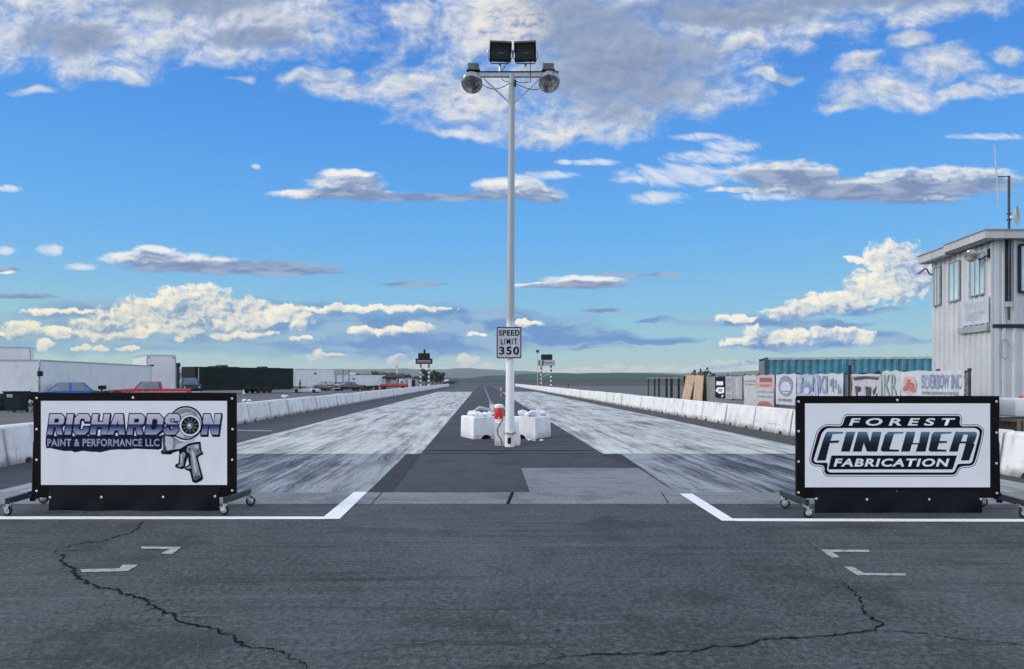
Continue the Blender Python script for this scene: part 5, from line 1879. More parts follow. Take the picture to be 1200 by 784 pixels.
# mast on the front wall with its aerial and dish
mq = F(1179.3, 355, 0.10)
mast = thing('aerial_mast', Vector((mq.x, mq.y, 0)), 'tall thin aerial mast with a small dish on the tower front', 'aerial')
md = mq.y
MB().tube([Vector((mq.x, md, at(1179, 375, md).z)), Vector((mq.x, md, at(1180.5, 206, md).z))], 0.028, 10).build('mast', M['steel_tube'], mast, smooth=50)
mb = MB()
mb.box(((F(1179.5, 315).x), md + 0.045, (at(1179, 276, md).z + at(1179, 355, md).z) / 2), (0.13, 0.05, at(1179, 276, md).z - at(1179, 355, md).z))
mb.build('bracket', M['dark_trim'], mast)
MB().box((F(1179.5, 357).x, md - 0.0, at(1179, 356.5, md).z), (0.14, 0.07, 0.12)).build('junction_box', M['pole_grey'], mast)
MB().tube([Vector((mq.x, md, at(1180, 206.5, md).z)), Vector((at(1168, 207.5, md).x, md - 0.05, at(1168, 207.5, md).z))], 0.012, 6).build('side_arm', M['steel_tube'], mast)
MB().tube([at(1165.3, 169.5, md - 0.05), at(1170.3, 244, md - 0.05)], 0.014, 6).build('aerial', M['pole_grey'], mast)
dc = at(1190, 253.5, md - 0.1)
rot = (Vector((0.74, -0.66, 0.05))).to_track_quat('Z', 'Y').to_matrix()
MB().lathe(dc, [(0.001, -0.05), (0.10, -0.03), (0.19, 0.01), (0.235, 0.05), (0.240, 0.052), (0.19, 0.02), (0.10, -0.018), (0.001, -0.035)], 28, rot).build('dish', M['dish'], mast, smooth=60)
MB().bar(Vector((mq.x, md, dc.z)), dc, 0.04, 0.05).build('dish_bracket', M['pole_grey'], mast)
for dz in (-0.06, 0.08):
    MB().tube([Vector((mq.x - 0.06, md, dc.z + dz)), Vector((mq.x + 0.06, md, dc.z + dz))], 0.012, 6).build('clamp', M['dark_trim'], mast)
# wire loop on the front wall and cable box
loop = [F(1176 + 6.5 * math.cos(a), 409 + 11 * math.sin(a), 0.05) for a in [k * math.pi / 10 for k in range(20)]]
tag(MB().tube(loop + [loop[0]], 0.008, 6).build('cable_loop', M['trailer_trim'], smooth=60), 'coil of grey cable hanging on the tower front', 'cable')
cb_ = thing('meter_box', Vector((F(1188.5, 480).x, F(1188.5, 480).y, 0)), 'narrow grey box on the tower front just above the white wall', 'meter box')
p0, p1 = F(1186, 470, 0.09), F(1191, 493, 0.09)
MB().box(((p0.x + p1.x) / 2, p0.y, (p0.z + p1.z) / 2), (p1.x - p0.x, 0.12, p0.z - p1.z), bevel=0.008).build('box', M['trim'], cb_)
MB().tube([Vector(((p0.x + p1.x) / 2, p0.y + 0.05, 0.02)), Vector(((p0.x + p1.x) / 2, p0.y + 0.05, p1.z))], 0.02, 8).build('pipe', M['trim'], cb_)
# white tank on a slatted crate
kx = at(1191.5, 480, 16.2).x
crate = thing('slatted_crate', Vector((kx + 0.45, 16.6, 0.007)), 'weathered slatted wooden crate by the tower front at the right edge', 'crate')
zc = at(1195, 490, 16.2).z
for k in range(7):
    MB().box((kx + 0.06 + 0.13 * k, 16.22, zc / 2), (0.08, 0.02, zc - 0.06)).build('slat', M['wood'], crate)
mb = MB()
for z in (0.06, zc - 0.05):
    mb.box((kx + 0.45, 16.6, z), (0.9, 0.70, 0.07))
mb.box((kx + 0.45, 16.94, zc / 2), (0.9, 0.02, zc - 0.16))
mb.build('frame', M['wood'], crate)
tank = thing('water_tank', Vector((kx + 0.45, 16.6, zc + 0.0)), 'white plastic tank standing on the slatted crate', 'tank')
tank.location.z = zc - 0.008
zt_ = at(1195, 467, 16.2).z
MB().box((kx + 0.45, 16.6, (zc + zt_) / 2 + 0.012), (0.92, 0.74, zt_ - zc - 0.02), bevel=0.05).build('body', M['white_plastic'], tank, smooth=40)
MB().cyl((kx + 0.45, 16.6, zt_ - 0.01), (kx + 0.45, 16.6, zt_ + 0.05), 0.12, 0.11, 18).build('cap', M['red_plastic'], tank, smooth=50)

# ================================================================= container ====
ca = R(-12.8)
c0 = at(896, 446, 31.7)
cdir = Vector((math.cos(ca), math.sin(ca), 0))
cnr = Vector((-math.sin(ca), math.cos(ca), 0))
CL, CW, CH = 12.19, 2.44, 2.60
cont = thing('shipping_container', Vector((c0.x, 31.7, 0.0)) + cdir * CL / 2 + cnr * CW / 2, 'teal corrugated shipping container behind the banner fence', 'container')
o0 = Vector((c0.x, 31.7, 0.0))
mb = MB()
a_, b_ = o0 + cdir * 0.12 + cnr * 0.05, o0 + cdir * (CL - 0.12) + cnr * 0.05
corrugated(mb, a_, b_, 0.16, CH - 0.10, 0.278, 0.045, 0.5, 0.16)
mb.build('side_wall', M['teal'], cont)
mb = MB()
corrugated(mb, b_ + cnr * (CW - 0.1), a_ + cnr * (CW - 0.1), 0.16, CH - 0.10, 0.278, 0.036, 0.5, 0.16)
mb.build('side_wall', M['teal'], cont)
mb = MB()
mb.prism([o0 + cdir * 0.02 + cnr * 0.02 + Vector((0, 0, CH - 0.03)), o0 + cdir * (CL - 0.02) + cnr * 0.02 + Vector((0, 0, CH - 0.03)), o0 + cdir * (CL - 0.02) + cnr * (CW - 0.02) + Vector((0, 0, CH - 0.03)), o0 + cdir * 0.02 + cnr * (CW - 0.02) + Vector((0, 0, CH - 0.03))], (0, 0, 0.02))
mb.build('roof', M['teal'], cont)
mb = MB()
for k in (0, 1):
    for e in (0, 1):
        p = o0 + cdir * (0.07 + (CL - 0.14) * k) + cnr * (0.07 + (CW - 0.14) * e)
        mb.bar(p + Vector((0, 0, 0.0)), p + Vector((0, 0, CH)), 0.14, 0.14)
mb.build('corner_post', M['teal_dark'], cont)
M['rail'] = plain('rail_sun_catch', (0.42, 0.50, 0.50), 0.5, 0.1, var=0.2, scale=3)  # paler than the teal: sun catching the top edge, painted in
for nm, z, mt in (('top_rail', CH - 0.05, M['rail']), ('bottom_rail', 0.08, M['teal_dark'])):
    mb = MB()
    for e in (0.035, CW - 0.035):
        mb.bar(o0 + cdir * 0.142 + cnr * e + Vector((0, 0, z)), o0 + cdir * (CL - 0.142) + cnr * e + Vector((0, 0, z)), 0.06, 0.09)
    mb.build(nm, mt, cont)
for k in (0, 1):
    dr = MB()
    p = o0 + cnr * (0.15 + k * (CW / 2 - 0.12)) + cdir * 0.03
    dr.prism([p + Vector((0, 0, 0.14)), p + cnr * (CW / 2 - 0.19) + Vector((0, 0, 0.14)), p + cnr * (CW / 2 - 0.19) + Vector((0, 0, CH - 0.12)), p + Vector((0, 0, CH - 0.12))], cdir * 0.04)
    do = dr.build('door', M['teal'], cont)
    for q_ in (0.25, 0.75):
        c = p + cnr * (q_ * (CW / 2 - 0.19)) - cdir * 0.03
        MB().tube([c + Vector((0, 0, 0.1)), c + Vector((0, 0, CH - 0.1))], 0.02, 8).build('lock_rod', M['trailer_trim'], do)

# ============================================================ fence and banners ====
UF = 10.0                                    # the fence stands this far right of the reference line
def fpt(px, z=0.0, off=0.0):
    """point of the fence line seen in a column of the photo"""
    q = (px - 600) / FPX
    y = UF / (q + KR)
    return Vector((UF - KR * y - off, y, z))


def fz(px, py, off=0.0):
    p = fpt(px, 0, off)
    d = sight(px, py)
    return CAM_H + d.z * p.y / d.y


FH = 1.86
fence = thing('wire_fence', fpt(1000), 'low grey wire fence with posts running behind the right concrete wall', 'fence')
cols = [1134.5, 1098, 1059, 1028, 994.5, 960, 934, 911, 888.5, 872, 852, 836, 820]
for i, c in enumerate(cols):
    p = fpt(c, 0, -0.03)
    tall = 0.20 if c == 994.5 else 0.02
    po = MB().tube([p, p + Vector((0, 0, FH + tall))], 0.045 if c == 994.5 else 0.03, 10).build('post', M['dark_trim'] if c in (994.5, 911) else M['steel_tube'], fence, smooth=50)
    MB().ball(p + Vector((0, 0, FH + tall)), (0.045, 0.045, 0.03), 10, 6).build('cap', M['steel_tube'], po, smooth=60)
a, b = fpt(1134.5, 0, -0.02), fpt(820, 0, -0.02)
mb = MB()
mb.tube([a + Vector((0, 0, FH - 0.02)), b + Vector((0, 0, FH - 0.02))], 0.02, 8)
mb.build('top_rail', M['steel_tube'], fence, smooth=50)
mb = MB()
mb.face([a + Vector((0, 0, 0.05)), b + Vector((0, 0, 0.05)), b + Vector((0, 0, FH - 0.04)), a + Vector((0, 0, FH - 0.04))])
mb.build('wire_mesh', M['wire'], fence)
a, b = fpt(873.0, 0, 0.015), fpt(829, 0, 0.015)
mb = MB()
n = 40
lo = [mb.bm.verts.new(a.lerp(b, k / n) + Vector((0.02 * math.sin(k * 1.3), 0, 0.05))) for k in range(n + 1)]
hi = [mb.bm.verts.new(a.lerp(b, k / n) + Vector((0.012 * math.sin(k * 0.7), 0, FH - 0.03 + 0.02 * math.sin(k * 0.5)))) for k in range(n + 1)]
for k in range(n):
    mb.bm.faces.new((lo[k], lo[k + 1], hi[k + 1], hi[k]))
mb.build('screen_cloth', M['screen'], fence)
# dark steel uprights of the open fence stretch farther down
rack = thing('open_fence', fpt(780), 'open stretch of dark fence posts beyond the tan boards', 'fence')
for c, w_ in ((758.8, 0.06), (766.2, 0.08), (771.2, 0.09), (780.0, 0.10), (785.8, 0.12), (794.2, 0.10), (801, 0.08)):
    p = fpt(c, 0, -0.05)
    MB().box(p + Vector((0, 0, 0.93)), (w_, 0.08, 1.86)).build('post', M['dark_trim'], rack)
for z in (1.80, 0.50):
    mb = MB()
    mb.bar(fpt(758.8, z, 0.02), fpt(801, z, 0.02), 0.04, 0.06)
    mb.build('rail', M['wood'], rack)
for z in (1.4, 1.0, 0.75):
    MB().tube([fpt(758.8, z, -0.02), fpt(801, z, -0.02)], 0.008, 5).build('wire', M['steel_tube'], rack)


def cloth(name, xa, xb, ytop, ybot, mat, label, cat='banner', off=0.05, wave=0.015, seed=0, parts=None):
    """a banner tied to the fence: hangs in shallow folds"""
    pa, pb = fpt(xa, 0, off), fpt(xb, 0, off)
    xm = (xa + xb) / 2
    zt_, zb_ = fz(xm, ytop), fz(xm, ybot)
    root = thing(name, (pa + pb) / 2, label, cat)
    n = 26
    mb = MB()
    rows = []
    for j in range(7):
        t = j / 6
        row = []
        for k in range(n + 1):
            s = k / n
            sagg = 0.012 * math.sin(s * math.pi * 4 + seed) * (1 - t)
            o = wave * (math.sin(s * 17 + seed) * 0.6 + math.sin(s * 7 + t * 3 + seed)) * (0.35 + 0.65 * math.sin(t * math.pi))
            p = pa.lerp(pb, s)
            row.append(mb.bm.verts.new(p + Vector((-abs(o), 0, zt_ + (zb_ - zt_) * t - sagg))))
        rows.append(row)
    for r0, r1 in zip(rows, rows[1:]):
        for k in range(n):
            mb.bm.faces.new((r0[k], r0[k + 1], r1[k + 1], r1[k]))
    c = mb.build('cloth', mat, root, smooth=70)
    pl = Plate(pa + Vector((-wave * 1.6 - 0.004, 0, zb_)), pb - pa, (0, 0, 1), c)
    return root, c, pl, (pb - pa).length, zt_ - zb_


def marks(pl, W_, H_, rects, mat, name='faded_print', lift=0.002):
    pl.poly(name, [[(a * W_, b * H_), (c * W_, b * H_), (c * W_, d * H_), (a * W_, d * H_)] for a, b, c, d in rects], lift, mat)


# near end: three prints side by side on one long cloth, seen from its far end to its near end
r_, c_, pl, W_, H_ = cloth('long_banner', 1058.6, 1133, 434.4, 478, M['white_cloth'], 'white SILVERBOW INC banner with a red emblem at the near end of the fence', seed=1)
pl.text('lettering', 'SILVERBOW INC', (W_ * 0.37, H_ * 0.52, W_ * 0.965, H_ * 0.90), 0.002, M['faded_blue'], bold=0.01)
M['faded_purple'] = plain('faded_purple', (0.26, 0.26, 0.36), 0.7, var=0.35, scale=16)
cx_, cy_, rr_ = W_ * 0.165, H_ * 0.60, W_ * 0.125
pl.poly('emblem', [circle(cx_, cy_, rr_, 26, H_ * 0.26)], 0.002, M['pink_cloth'])
pl.poly('emblem', [[(cx_ - rr_ * .95, cy_ - H_ * .16), (cx_ - rr_ * .1, cy_ - H_ * .16), (cx_, cy_ + H_ * 0.1), (cx_ - rr_ * 0.5, cy_ + H_ * 0.04)], [(cx_ + rr_ * .95, cy_ - H_ * .18), (cx_ + rr_ * .1, cy_ - H_ * .18), (cx_, cy_ + H_ * 0.1), (cx_ + rr_ * 0.6, cy_ + H_ * 0.06)]], 0.004, M['faded_red'])
pl.text('emblem_letter', 'S', (cx_ - rr_ * 0.26, cy_ - H_ * 0.08, cx_ + rr_ * 0.26, cy_ + H_ * 0.17), 0.006, M['faded_red'], bold=0.03)
marks(pl, W_, H_, [(0.38 + 0.043 * k, 0.36 + 0.015 * (k % 2), 0.38 + 0.043 * k + 0.03, 0.44) for k in range(13)], M['faded_grey'])
marks(pl, W_, H_, [(0.11, 0.20, 0.135, 0.30), (0.15, 0.20, 0.18, 0.30), (0.195, 0.20, 0.22, 0.30)], M['faded_grey'])
r_, c_, pl, W_, H_ = cloth('pale_banner', 1036.8, 1058.0, 434.6, 478, M['mint_cloth'], 'pale green banner with tall grey letters, beside the long white banner', seed=2)
pl.text('faded_letters', 'KR', (W_ * 0.14, H_ * 0.30, W_ * 0.86, H_ * 0.90), 0.002, M['faded_grey'], bold=0.0)
marks(pl, W_, H_, [(0.1, 0.16, 0.9, 0.20)], M['faded_grey'])
r_, c_, pl, W_, H_ = cloth('crest_banner', 1000.5, 1035.6, 438.2, 480, M['pale_cloth'], 'grey banner with a dark winged crest hanging near the dark post', seed=3)
marks(pl, W_, H_, [(0.02, 0.94, 0.98, 0.985)], M['white_cloth'], 'hem')
pl.poly('crest', [[(0.06 * W_, 0.90 * H_), (0.46 * W_, 0.93 * H_), (0.94 * W_, 0.90 * H_), (0.90 * W_, 0.84 * H_), (0.5 * W_, 0.87 * H_), (0.12 * W_, 0.82 * H_)],
                  [(0.0 * W_, 0.30 * H_), (0.0 * W_, 0.92 * H_), (0.05 * W_, 0.70 * H_)],
                  [(0.14 * W_, 0.66 * H_), (0.34 * W_, 0.64 * H_), (0.36 * W_, 0.50 * H_), (0.24 * W_, 0.50 * H_), (0.20 * W_, 0.30 * H_)],
                  [(0.52 * W_, 0.66 * H_), (0.70 * W_, 0.62 * H_), (0.66 * W_, 0.34 * H_), (0.54 * W_, 0.34 * H_)],
                  [(0.74 * W_, 0.52 * H_), (0.88 * W_, 0.68 * H_), (0.84 * W_, 0.50 * H_), (0.78 * W_, 0.40 * H_)],
                  [(0.80 * W_, 0.10 * H_), (0.86 * W_, 0.46 * H_), (0.90 * W_, 0.46 * H_), (0.84 * W_, 0.10 * H_)]], 0.002, M['faded_dark'])
pl.poly('crest_figure', [circle(0.44 * W_, 0.46 * H_, 0.085 * W_, 18, 0.20 * H_)], 0.004, M['faded_lilac'])
pl.poly('crest_figure', [[(0.22 * W_, 0.14 * H_), (0.40 * W_, 0.20 * H_), (0.60 * W_, 0.16 * H_), (0.72 * W_, 0.08 * H_), (0.20 * W_, 0.06 * H_)]], 0.004, M['pink_cloth'])
r_, c_, pl, W_, H_ = cloth('blue_banner', 961.5, 990.5, 437.8, 464.5, M['white_cloth'], 'white banner with large faded blue letters KI left of the dark post', seed=4)
pl.text('lettering', 'KI', (W_ * 0.03, H_ * 0.12, W_ * 0.40, H_ * 0.90), 0.002, M['faded_blue'], bold=0.03)
marks(pl, W_, H_, [(0.50, 0.45, 0.56, 0.75), (0.60, 0.2, 0.64, 0.8), (0.70, 0.35, 0.77, 0.7), (0.82, 0.15, 0.86, 0.55), (0.90, 0.10, 0.94, 0.4)], M['faded_grey'])
r_, c_, pl, W_, H_ = cloth('mottled_banner', 935.6, 960.8, 438.6, 466, M['blue_cloth'], 'mottled blue-grey banner right of the round emblem banner', seed=5)
pl.poly('faded_print', [circle(W_ * 0.52, H_ * 0.42, W_ * 0.22, 18, H_ * 0.26), [(W_ * 0.2, H_ * 0.2), (W_ * 0.3, H_ * 0.9), (W_ * 0.36, H_ * 0.9), (W_ * 0.28, H_ * 0.2)], [(W_ * 0.74, H_ * 0.3), (W_ * 0.8, H_ * 0.9), (W_ * 0.87, H_ * 0.85), (W_ * 0.8, H_ * 0.25)]], 0.002, M['faded_blue'])
pl.poly('faded_print', [circle(W_ * 0.52, H_ * 0.30, W_ * 0.12, 14, H_ * 0.14)], 0.004, M['white_cloth'])
r_, c_, pl, W_, H_ = cloth('emblem_banner', 911.2, 934.8, 438.4, 474.5, M['white_cloth'], 'white banner with a round blue-grey emblem', seed=6)
pl.poly('emblem', [circle(W_ * 0.52, H_ * 0.62, W_ * 0.36, 30, H_ * 0.33)], 0.002, M['faded_purple'])
pl.poly('emblem', [circle(W_ * 0.54, H_ * 0.56, W_ * 0.25, 26, H_ * 0.20)], 0.004, M['white_cloth'])
marks(pl, W_, H_, [(0.28, 0.42, 0.80, 0.46)], M['faded_purple'], lift=0.006)
marks(pl, W_, H_, [(0.18 + 0.085 * k, 0.12, 0.18 + 0.085 * k + 0.05, 0.20) for k in range(8)], M['faded_grey'])
r_, c_, pl, W_, H_ = cloth('pink_banner', 888.8, 909.6, 439.4, 480, M['pink_cloth'], 'faded pink banner with dark lines and a red arch at its foot', seed=7)
marks(pl, W_, H_, [(0.0, 0.02, 0.99, 0.62)], M['pale_cloth'], 'pale_field', 0.0015)
marks(pl, W_, H_, [(0.08, 0.48, 0.94, 0.535), (0.15, 0.345, 0.92, 0.40)], M['faded_grey'], lift=0.004)
marks(pl, W_, H_, [(0.2 + 0.1 * k, 0.80, 0.27 + 0.1 * k, 0.92) for k in range(7)] + [(0.2, 0.68, 0.85, 0.72)], M['faded_red'], lift=0.003)
pl.poly('red_arch', [[(W_ * (0.5 + 0.48 * math.cos(a)), H_ * (0.03 + 0.22 * math.sin(a))) for a in [math.pi * k / 14 for k in range(15)]]], 0.005, M['faded_red'])
r_, c_, pl, W_, H_ = cloth('grey_banner', 873.2, 888.2, 439.8, 477.5, M['pale_cloth'], 'plain pale grey banner left of the pink banner', seed=8)
marks(pl, W_, H_, [(0.05, 0.80, 0.95, 0.84), (0.1, 0.70, 0.9, 0.73)], M['faded_grey'])
r_, c_, pl, W_, H_ = cloth('striped_board', 861.2, 872.4, 441.0, 467.5, M['trim'], 'dark board with one pale upright stripe on the screen fence', 'sign', 0.08, 0.0, 9)
marks(pl, W_, H_, [(0.36, 0.10, 0.62, 0.94)], M['pale_cloth'], 'stripe')
r_, c_, pl, W_, H_ = cloth('grey_board', 852.6, 860.8, 441.2, 467.5, M['grey_cloth'], 'grey board with faint panels beside the black and white shield sign', 'sign', 0.08, 0.0, 10)
marks(pl, W_, H_, [(0.12, 0.70, 0.85, 0.92), (0.15, 0.36, 0.8, 0.60), (0.2, 0.06, 0.8, 0.2)], M['faded_grey'])
r_, c_, pl, W_, H_ = cloth('shield_sign', 840.2, 852.0, 441.6, 466.0, M['ink_black'], 'black and white shield-shaped sign on the grey screen fence', 'sign', 0.08, 0.0, 11)
pl.poly('shield', [[(0.15 * W_, 0.60 * H_), (0.82 * W_, 0.60 * H_), (0.82 * W_, 0.78 * H_), (0.15 * W_, 0.78 * H_)], [(0.05 * W_, 0.33 * H_), (0.28 * W_, 0.50 * H_), (0.92 * W_, 0.50 * H_), (0.92 * W_, 0.24 * H_), (0.45 * W_, 0.18 * H_)],
                    [(0.62 * W_, 0.05 * H_), (0.80 * W_, 0.16 * H_), (0.88 * W_, 0.12 * H_), (0.72 * W_, 0.02 * H_)]], 0.004, M['ink_white'])
pl.poly('shield_mark', [circle(0.55 * W_, 0.36 * H_, 0.18 * W_, 14, 0.07 * H_)], 0.006, M['ink_black'])
pl.poly('shield_mark', [circle(0.55 * W_, 0.36 * H_, 0.09 * W_, 12, 0.035 * H_)], 0.008, M['ink_white'])
# tan boards leaning against the fence, and a dark bush behind them
def board(px, label, lean_px):
    ctr_ = fpt((px[0] + px[1]) / 2)
    root = thing('leaning_board', ctr_ + Vector((-0.25, 0, 0)), label, 'board')
    pts = []
    for x, y, o in ((px[0], 471.5, 0.30), (px[1], 471.5, 0.30), (px[3], 439.8, 0.10), (px[2], 439.8, 0.10)):
        p = fpt(x, 0, o)
        pts.append(Vector((p.x, p.y, fz(x, y, o))))
    low = min(p.z for p in pts)
    for p in pts[:2]:
        p.z = 0.02
    MB().prism(pts, Vector((0.03, 0, 0))).build('panel', M['tan_board'], root)
board((802.5, 811.5, 806.8, 817.5), 'tan board leaning to the right on the fence, farther of the pair', 0)
board((818.5, 829.0, 816.8, 826.8), 'tan board leaning to the left on the fence, nearer of the pair', 0)

# =================================================================== the pits ====
def wheel(parent, c, r, w, axis=Vector((1, 0, 0)), rim=None, name='wheel'):
    ax = axis.to_track_quat('Z', 'Y').to_matrix()
    t = LB().lathe(c, [(r * 0.58, -w / 2), (r * 0.92, -w / 2), (r, -w * 0.32), (r, w * 0.32), (r * 0.92, w / 2), (r * 0.58, w / 2)], 20, ax).build(name, M['rubber'], parent, smooth=45)
    LB().lathe(c, [(0.02, -w * 0.40), (r * 0.30, -w * 0.42), (r * 0.56, -w * 0.36), (r * 0.58, 0), (r * 0.56, w * 0.36), (r * 0.30, w * 0.42), (0.02, w * 0.40)], 16, ax).build('rim', rim or M['chrome'], t, smooth=40)
    return t


def trailer(name, corner, rz, L, W_, H_, floor, mat, label, axles=2, nose=0.0, details=True, cat='trailer'):
    """enclosed trailer; corner = its near left foot, long side running along +x of its own frame"""
    root = thing(name, Vector((corner[0], corner[1], 0.007)), label, cat, None, rz)
    b = LB()
    b.box((L / 2, W_ / 2, (H_ + floor) / 2), (L, W_, H_ - floor), bevel=0.06)
    body = b.build('body', mat, root)
    t = LB()
    for z in (H_ - 0.03, floor + 0.05):
        for y in (-0.012, W_ + 0.012):
            t.box((L / 2, y, z), (L - 0.1, 0.03, 0.09))
        for x in (-0.012, L + 0.012):
            t.box((x, W_ / 2, z), (0.03, W_ - 0.1, 0.09))
    for x in (0.02, L - 0.02):
        t.box((x, -0.006, (H_ + floor) / 2), (0.09, 0.03, H_ - floor - 0.2))
    t.build('trim', M['trailer_trim'] if mat is not M['trailer_black'] else M['dark_trim'], root)
    sm_ = LB()
    nseam = max(2, int(L / 1.22))
    for q in range(1, nseam):
        for y in (-0.003, W_ + 0.003):
            sm_.box((L * q / nseam, y, (H_ + floor) / 2), (0.035, 0.008, H_ - floor - 0.22))
    sm_.build('panel_seams', mat, root)
    for k in range(axles):
        for y in (0.14, W_ - 0.14):
            wheel(root, (L * 0.62 + k * 0.92, y, 0.40), 0.40, 0.24, Vector((0, 1, 0)), M['chrome'])
    f = LB()
    f.box((L / 2, W_ / 2, floor - 0.07), (L * 0.98, W_ * 0.8, 0.12))
    f.build('chassis', M['dark_trim'], root)
    if details:
        d = LB()
        d.box((L * 0.22, -0.012, floor + (H_ - floor) * 0.46), (0.85, 0.03, (H_ - floor) * 0.80))
        do = d.build('door', mat, root)
        LB().box((L * 0.22 + 0.34, -0.04, floor + 1.0), (0.05, 0.03, 0.16)).build('handle', M['dark_trim'], do)
    return root


# far left: tall white trailer
c = at(-60, 446, 58.0)
e = at(45, 446, 63.0)
L1 = 13.0
rz1 = R(27)
px0 = Vector((e.x, 62.0, 0)) - Vector((math.cos(rz1), math.sin(rz1), 0)) * L1
trailer('box_trailer', (px0.x, px0.y), rz1, L1, 2.55, 4.32, 0.75, M['trailer'], 'tall white trailer at the left edge of the photo behind the bins', 3, details=False)
# long low white trailer receding behind the blue and red vehicles
a = at(46.5, 446, 49.5)
b = at(177, 446, 69.3)
dv = Vector((b.x - a.x, b.y - a.y, 0))
trailer('box_trailer', (a.x, a.y), math.atan2(dv.y, dv.x), dv.length, 2.5, 2.98, 0.55, M['trailer'], 'long low white trailer behind the blue car and the red pickup', 3)
# trailer seen from its back corner
a = at(172, 446, 75.0)
b = at(206, 446, 76.45)
dv = Vector((b.x - a.x, b.y - a.y, 0))
t3 = trailer('box_trailer', (a.x, a.y), math.atan2(dv.y, dv.x), dv.length, 10.0, 4.16, 0.6, M['trailer'], 'tall white trailer with its end wall turned to us, left of the black trailer', 0, details=False)
d = LB()
W3 = dv.length
d.box((W3 / 2, -0.03, 2.2), (W3 * 0.86, 0.03, 2.9))
dr = d.build('ramp_door', M['trailer'], t3)
LB().box((0.42, -0.035, 3.12), (0.42, 0.05, 0.16)).build('vent', M['dark_trim'], t3)
for sx in (0.08, 0.92):
    LB().box((W3 * sx, -0.03, 3.9), (0.20, 0.04, 0.09)).build('marker_lamp', M['faded_red'], t3)
for y in (5.6, 6.6):
    for x in (0.16, W3 - 0.16):
        wheel(t3, (x, y, 0.40), 0.40, 0.24, Vector((1, 0, 0)))
# black semi trailer
a = at(228, 446, 92.0)
b = at(344, 446, 105.0)
dv = Vector((b.x - a.x, b.y - a.y, 0))
rzb = math.atan2(dv.y, dv.x)
LBk = dv.length
bt = trailer('semi_trailer', (a.x, a.y), rzb, LBk, 2.55, 3.30, 0.55, M['trailer_black'], 'long black semi trailer with roof equipment in the pits', 3, details=True)
for x, w, h in ((LBk * 0.31, 0.9, 0.30), (LBk * 0.40, 1.6, 0.10), (LBk * 0.72, 0.8, 0.22), (LBk * 0.84, 1.4, 0.08), (LBk * 0.22, 0.5, 0.16)):
    LB().box((x, 1.2, 3.30 + h / 2 - 0.01), (w, 1.2, h), bevel=0.03).build('roof_unit', M['dark_trim'], bt)
for k in range(4):
    LB().box((LBk * (0.50 + 0.1 * k), -0.02, 0.72), (0.9, 0.05, 0.28), bevel=0.01).build('side_box', M['dark_trim'], bt)
LB().box((LBk * 0.035, -0.012, 2.05), (0.10, 0.03, 2.3)).build('edge_trim', M['trailer_trim'], bt)
LB().box((LBk - 0.02, -0.012, 2.05), (0.14, 0.03, 2.3)).build('edge_trim', M['trailer_trim'], bt)
# white trailers farther down
for (xa, xb, Da, Db, yt, lab, nm) in ((345, 391.5, 128, 131, 432.7, 'white trailer right of the black semi trailer, behind the standing person', 'box_trailer'),
                                     (392.5, 452, 145, 149, 439.2, 'lowest white trailer at the far end of the row, with dark cars before it', 'box_trailer')):
    a, b = at(xa, 446, Da), at(xb, 446, Db)
    dv = Vector((b.x - a.x, b.y - a.y, 0))
    h = at(xa, yt, Da).z
    t_ = trailer(nm, (a.x, a.y), math.atan2(dv.y, dv.x), dv.length, 2.5, h, 0.6, M['trailer'], lab, 2)
    LB().box((dv.length * (0.52 if xa < 390 else 0.36), -0.03, h * (0.80 if xa < 390 else 0.72)), (0.42, 0.06, 0.22)).build('vent', M['dark_trim'], t_)
    if xa > 390:
        LB().box((dv.length * 0.36, 1.2, h + 0.19), (dv.length * 0.10, 1.4, 0.4), bevel=0.04).build('roof_unit', M['trailer'], t_)
    else:
        LB().box((dv.length * 0.5, 1.2, h + 0.05), (dv.length * 0.16, 1.2, 0.12), bevel=0.03).build('roof_unit', M['trailer_trim'], t_)
# equipment trailer with dark frame between the two
a = at(391, 446, 140)
er = thing('flat_trailer', Vector((a.x, 140, 0.007)), 'dark open trailer frame between the two far white trailers', 'trailer')
for x in (0.2, 1.5, 2.6):
    LB().box((x, 1.0, 2.1 + 0.35 * (x > 1)), (0.12, 0.12, 1.6 + 0.7 * (x > 1))).build('post', M['dark_trim'], er)
LB().box((1.4, 1.0, 2.75), (2.9, 0.9, 0.2)).build('rack', M['trim'], er)
LB().box((1.4, 1.0, 1.2), (3.2, 1.8, 0.2)).build('deck', M['dark_trim'], er)
for x in (0.8, 1.9):
    wheel(er, (x, 0.2, 0.4), 0.4, 0.24, Vector((0, 1, 0)))
    wheel(er, (x, 1.8, 0.4), 0.4, 0.24, Vector((0, 1, 0)))


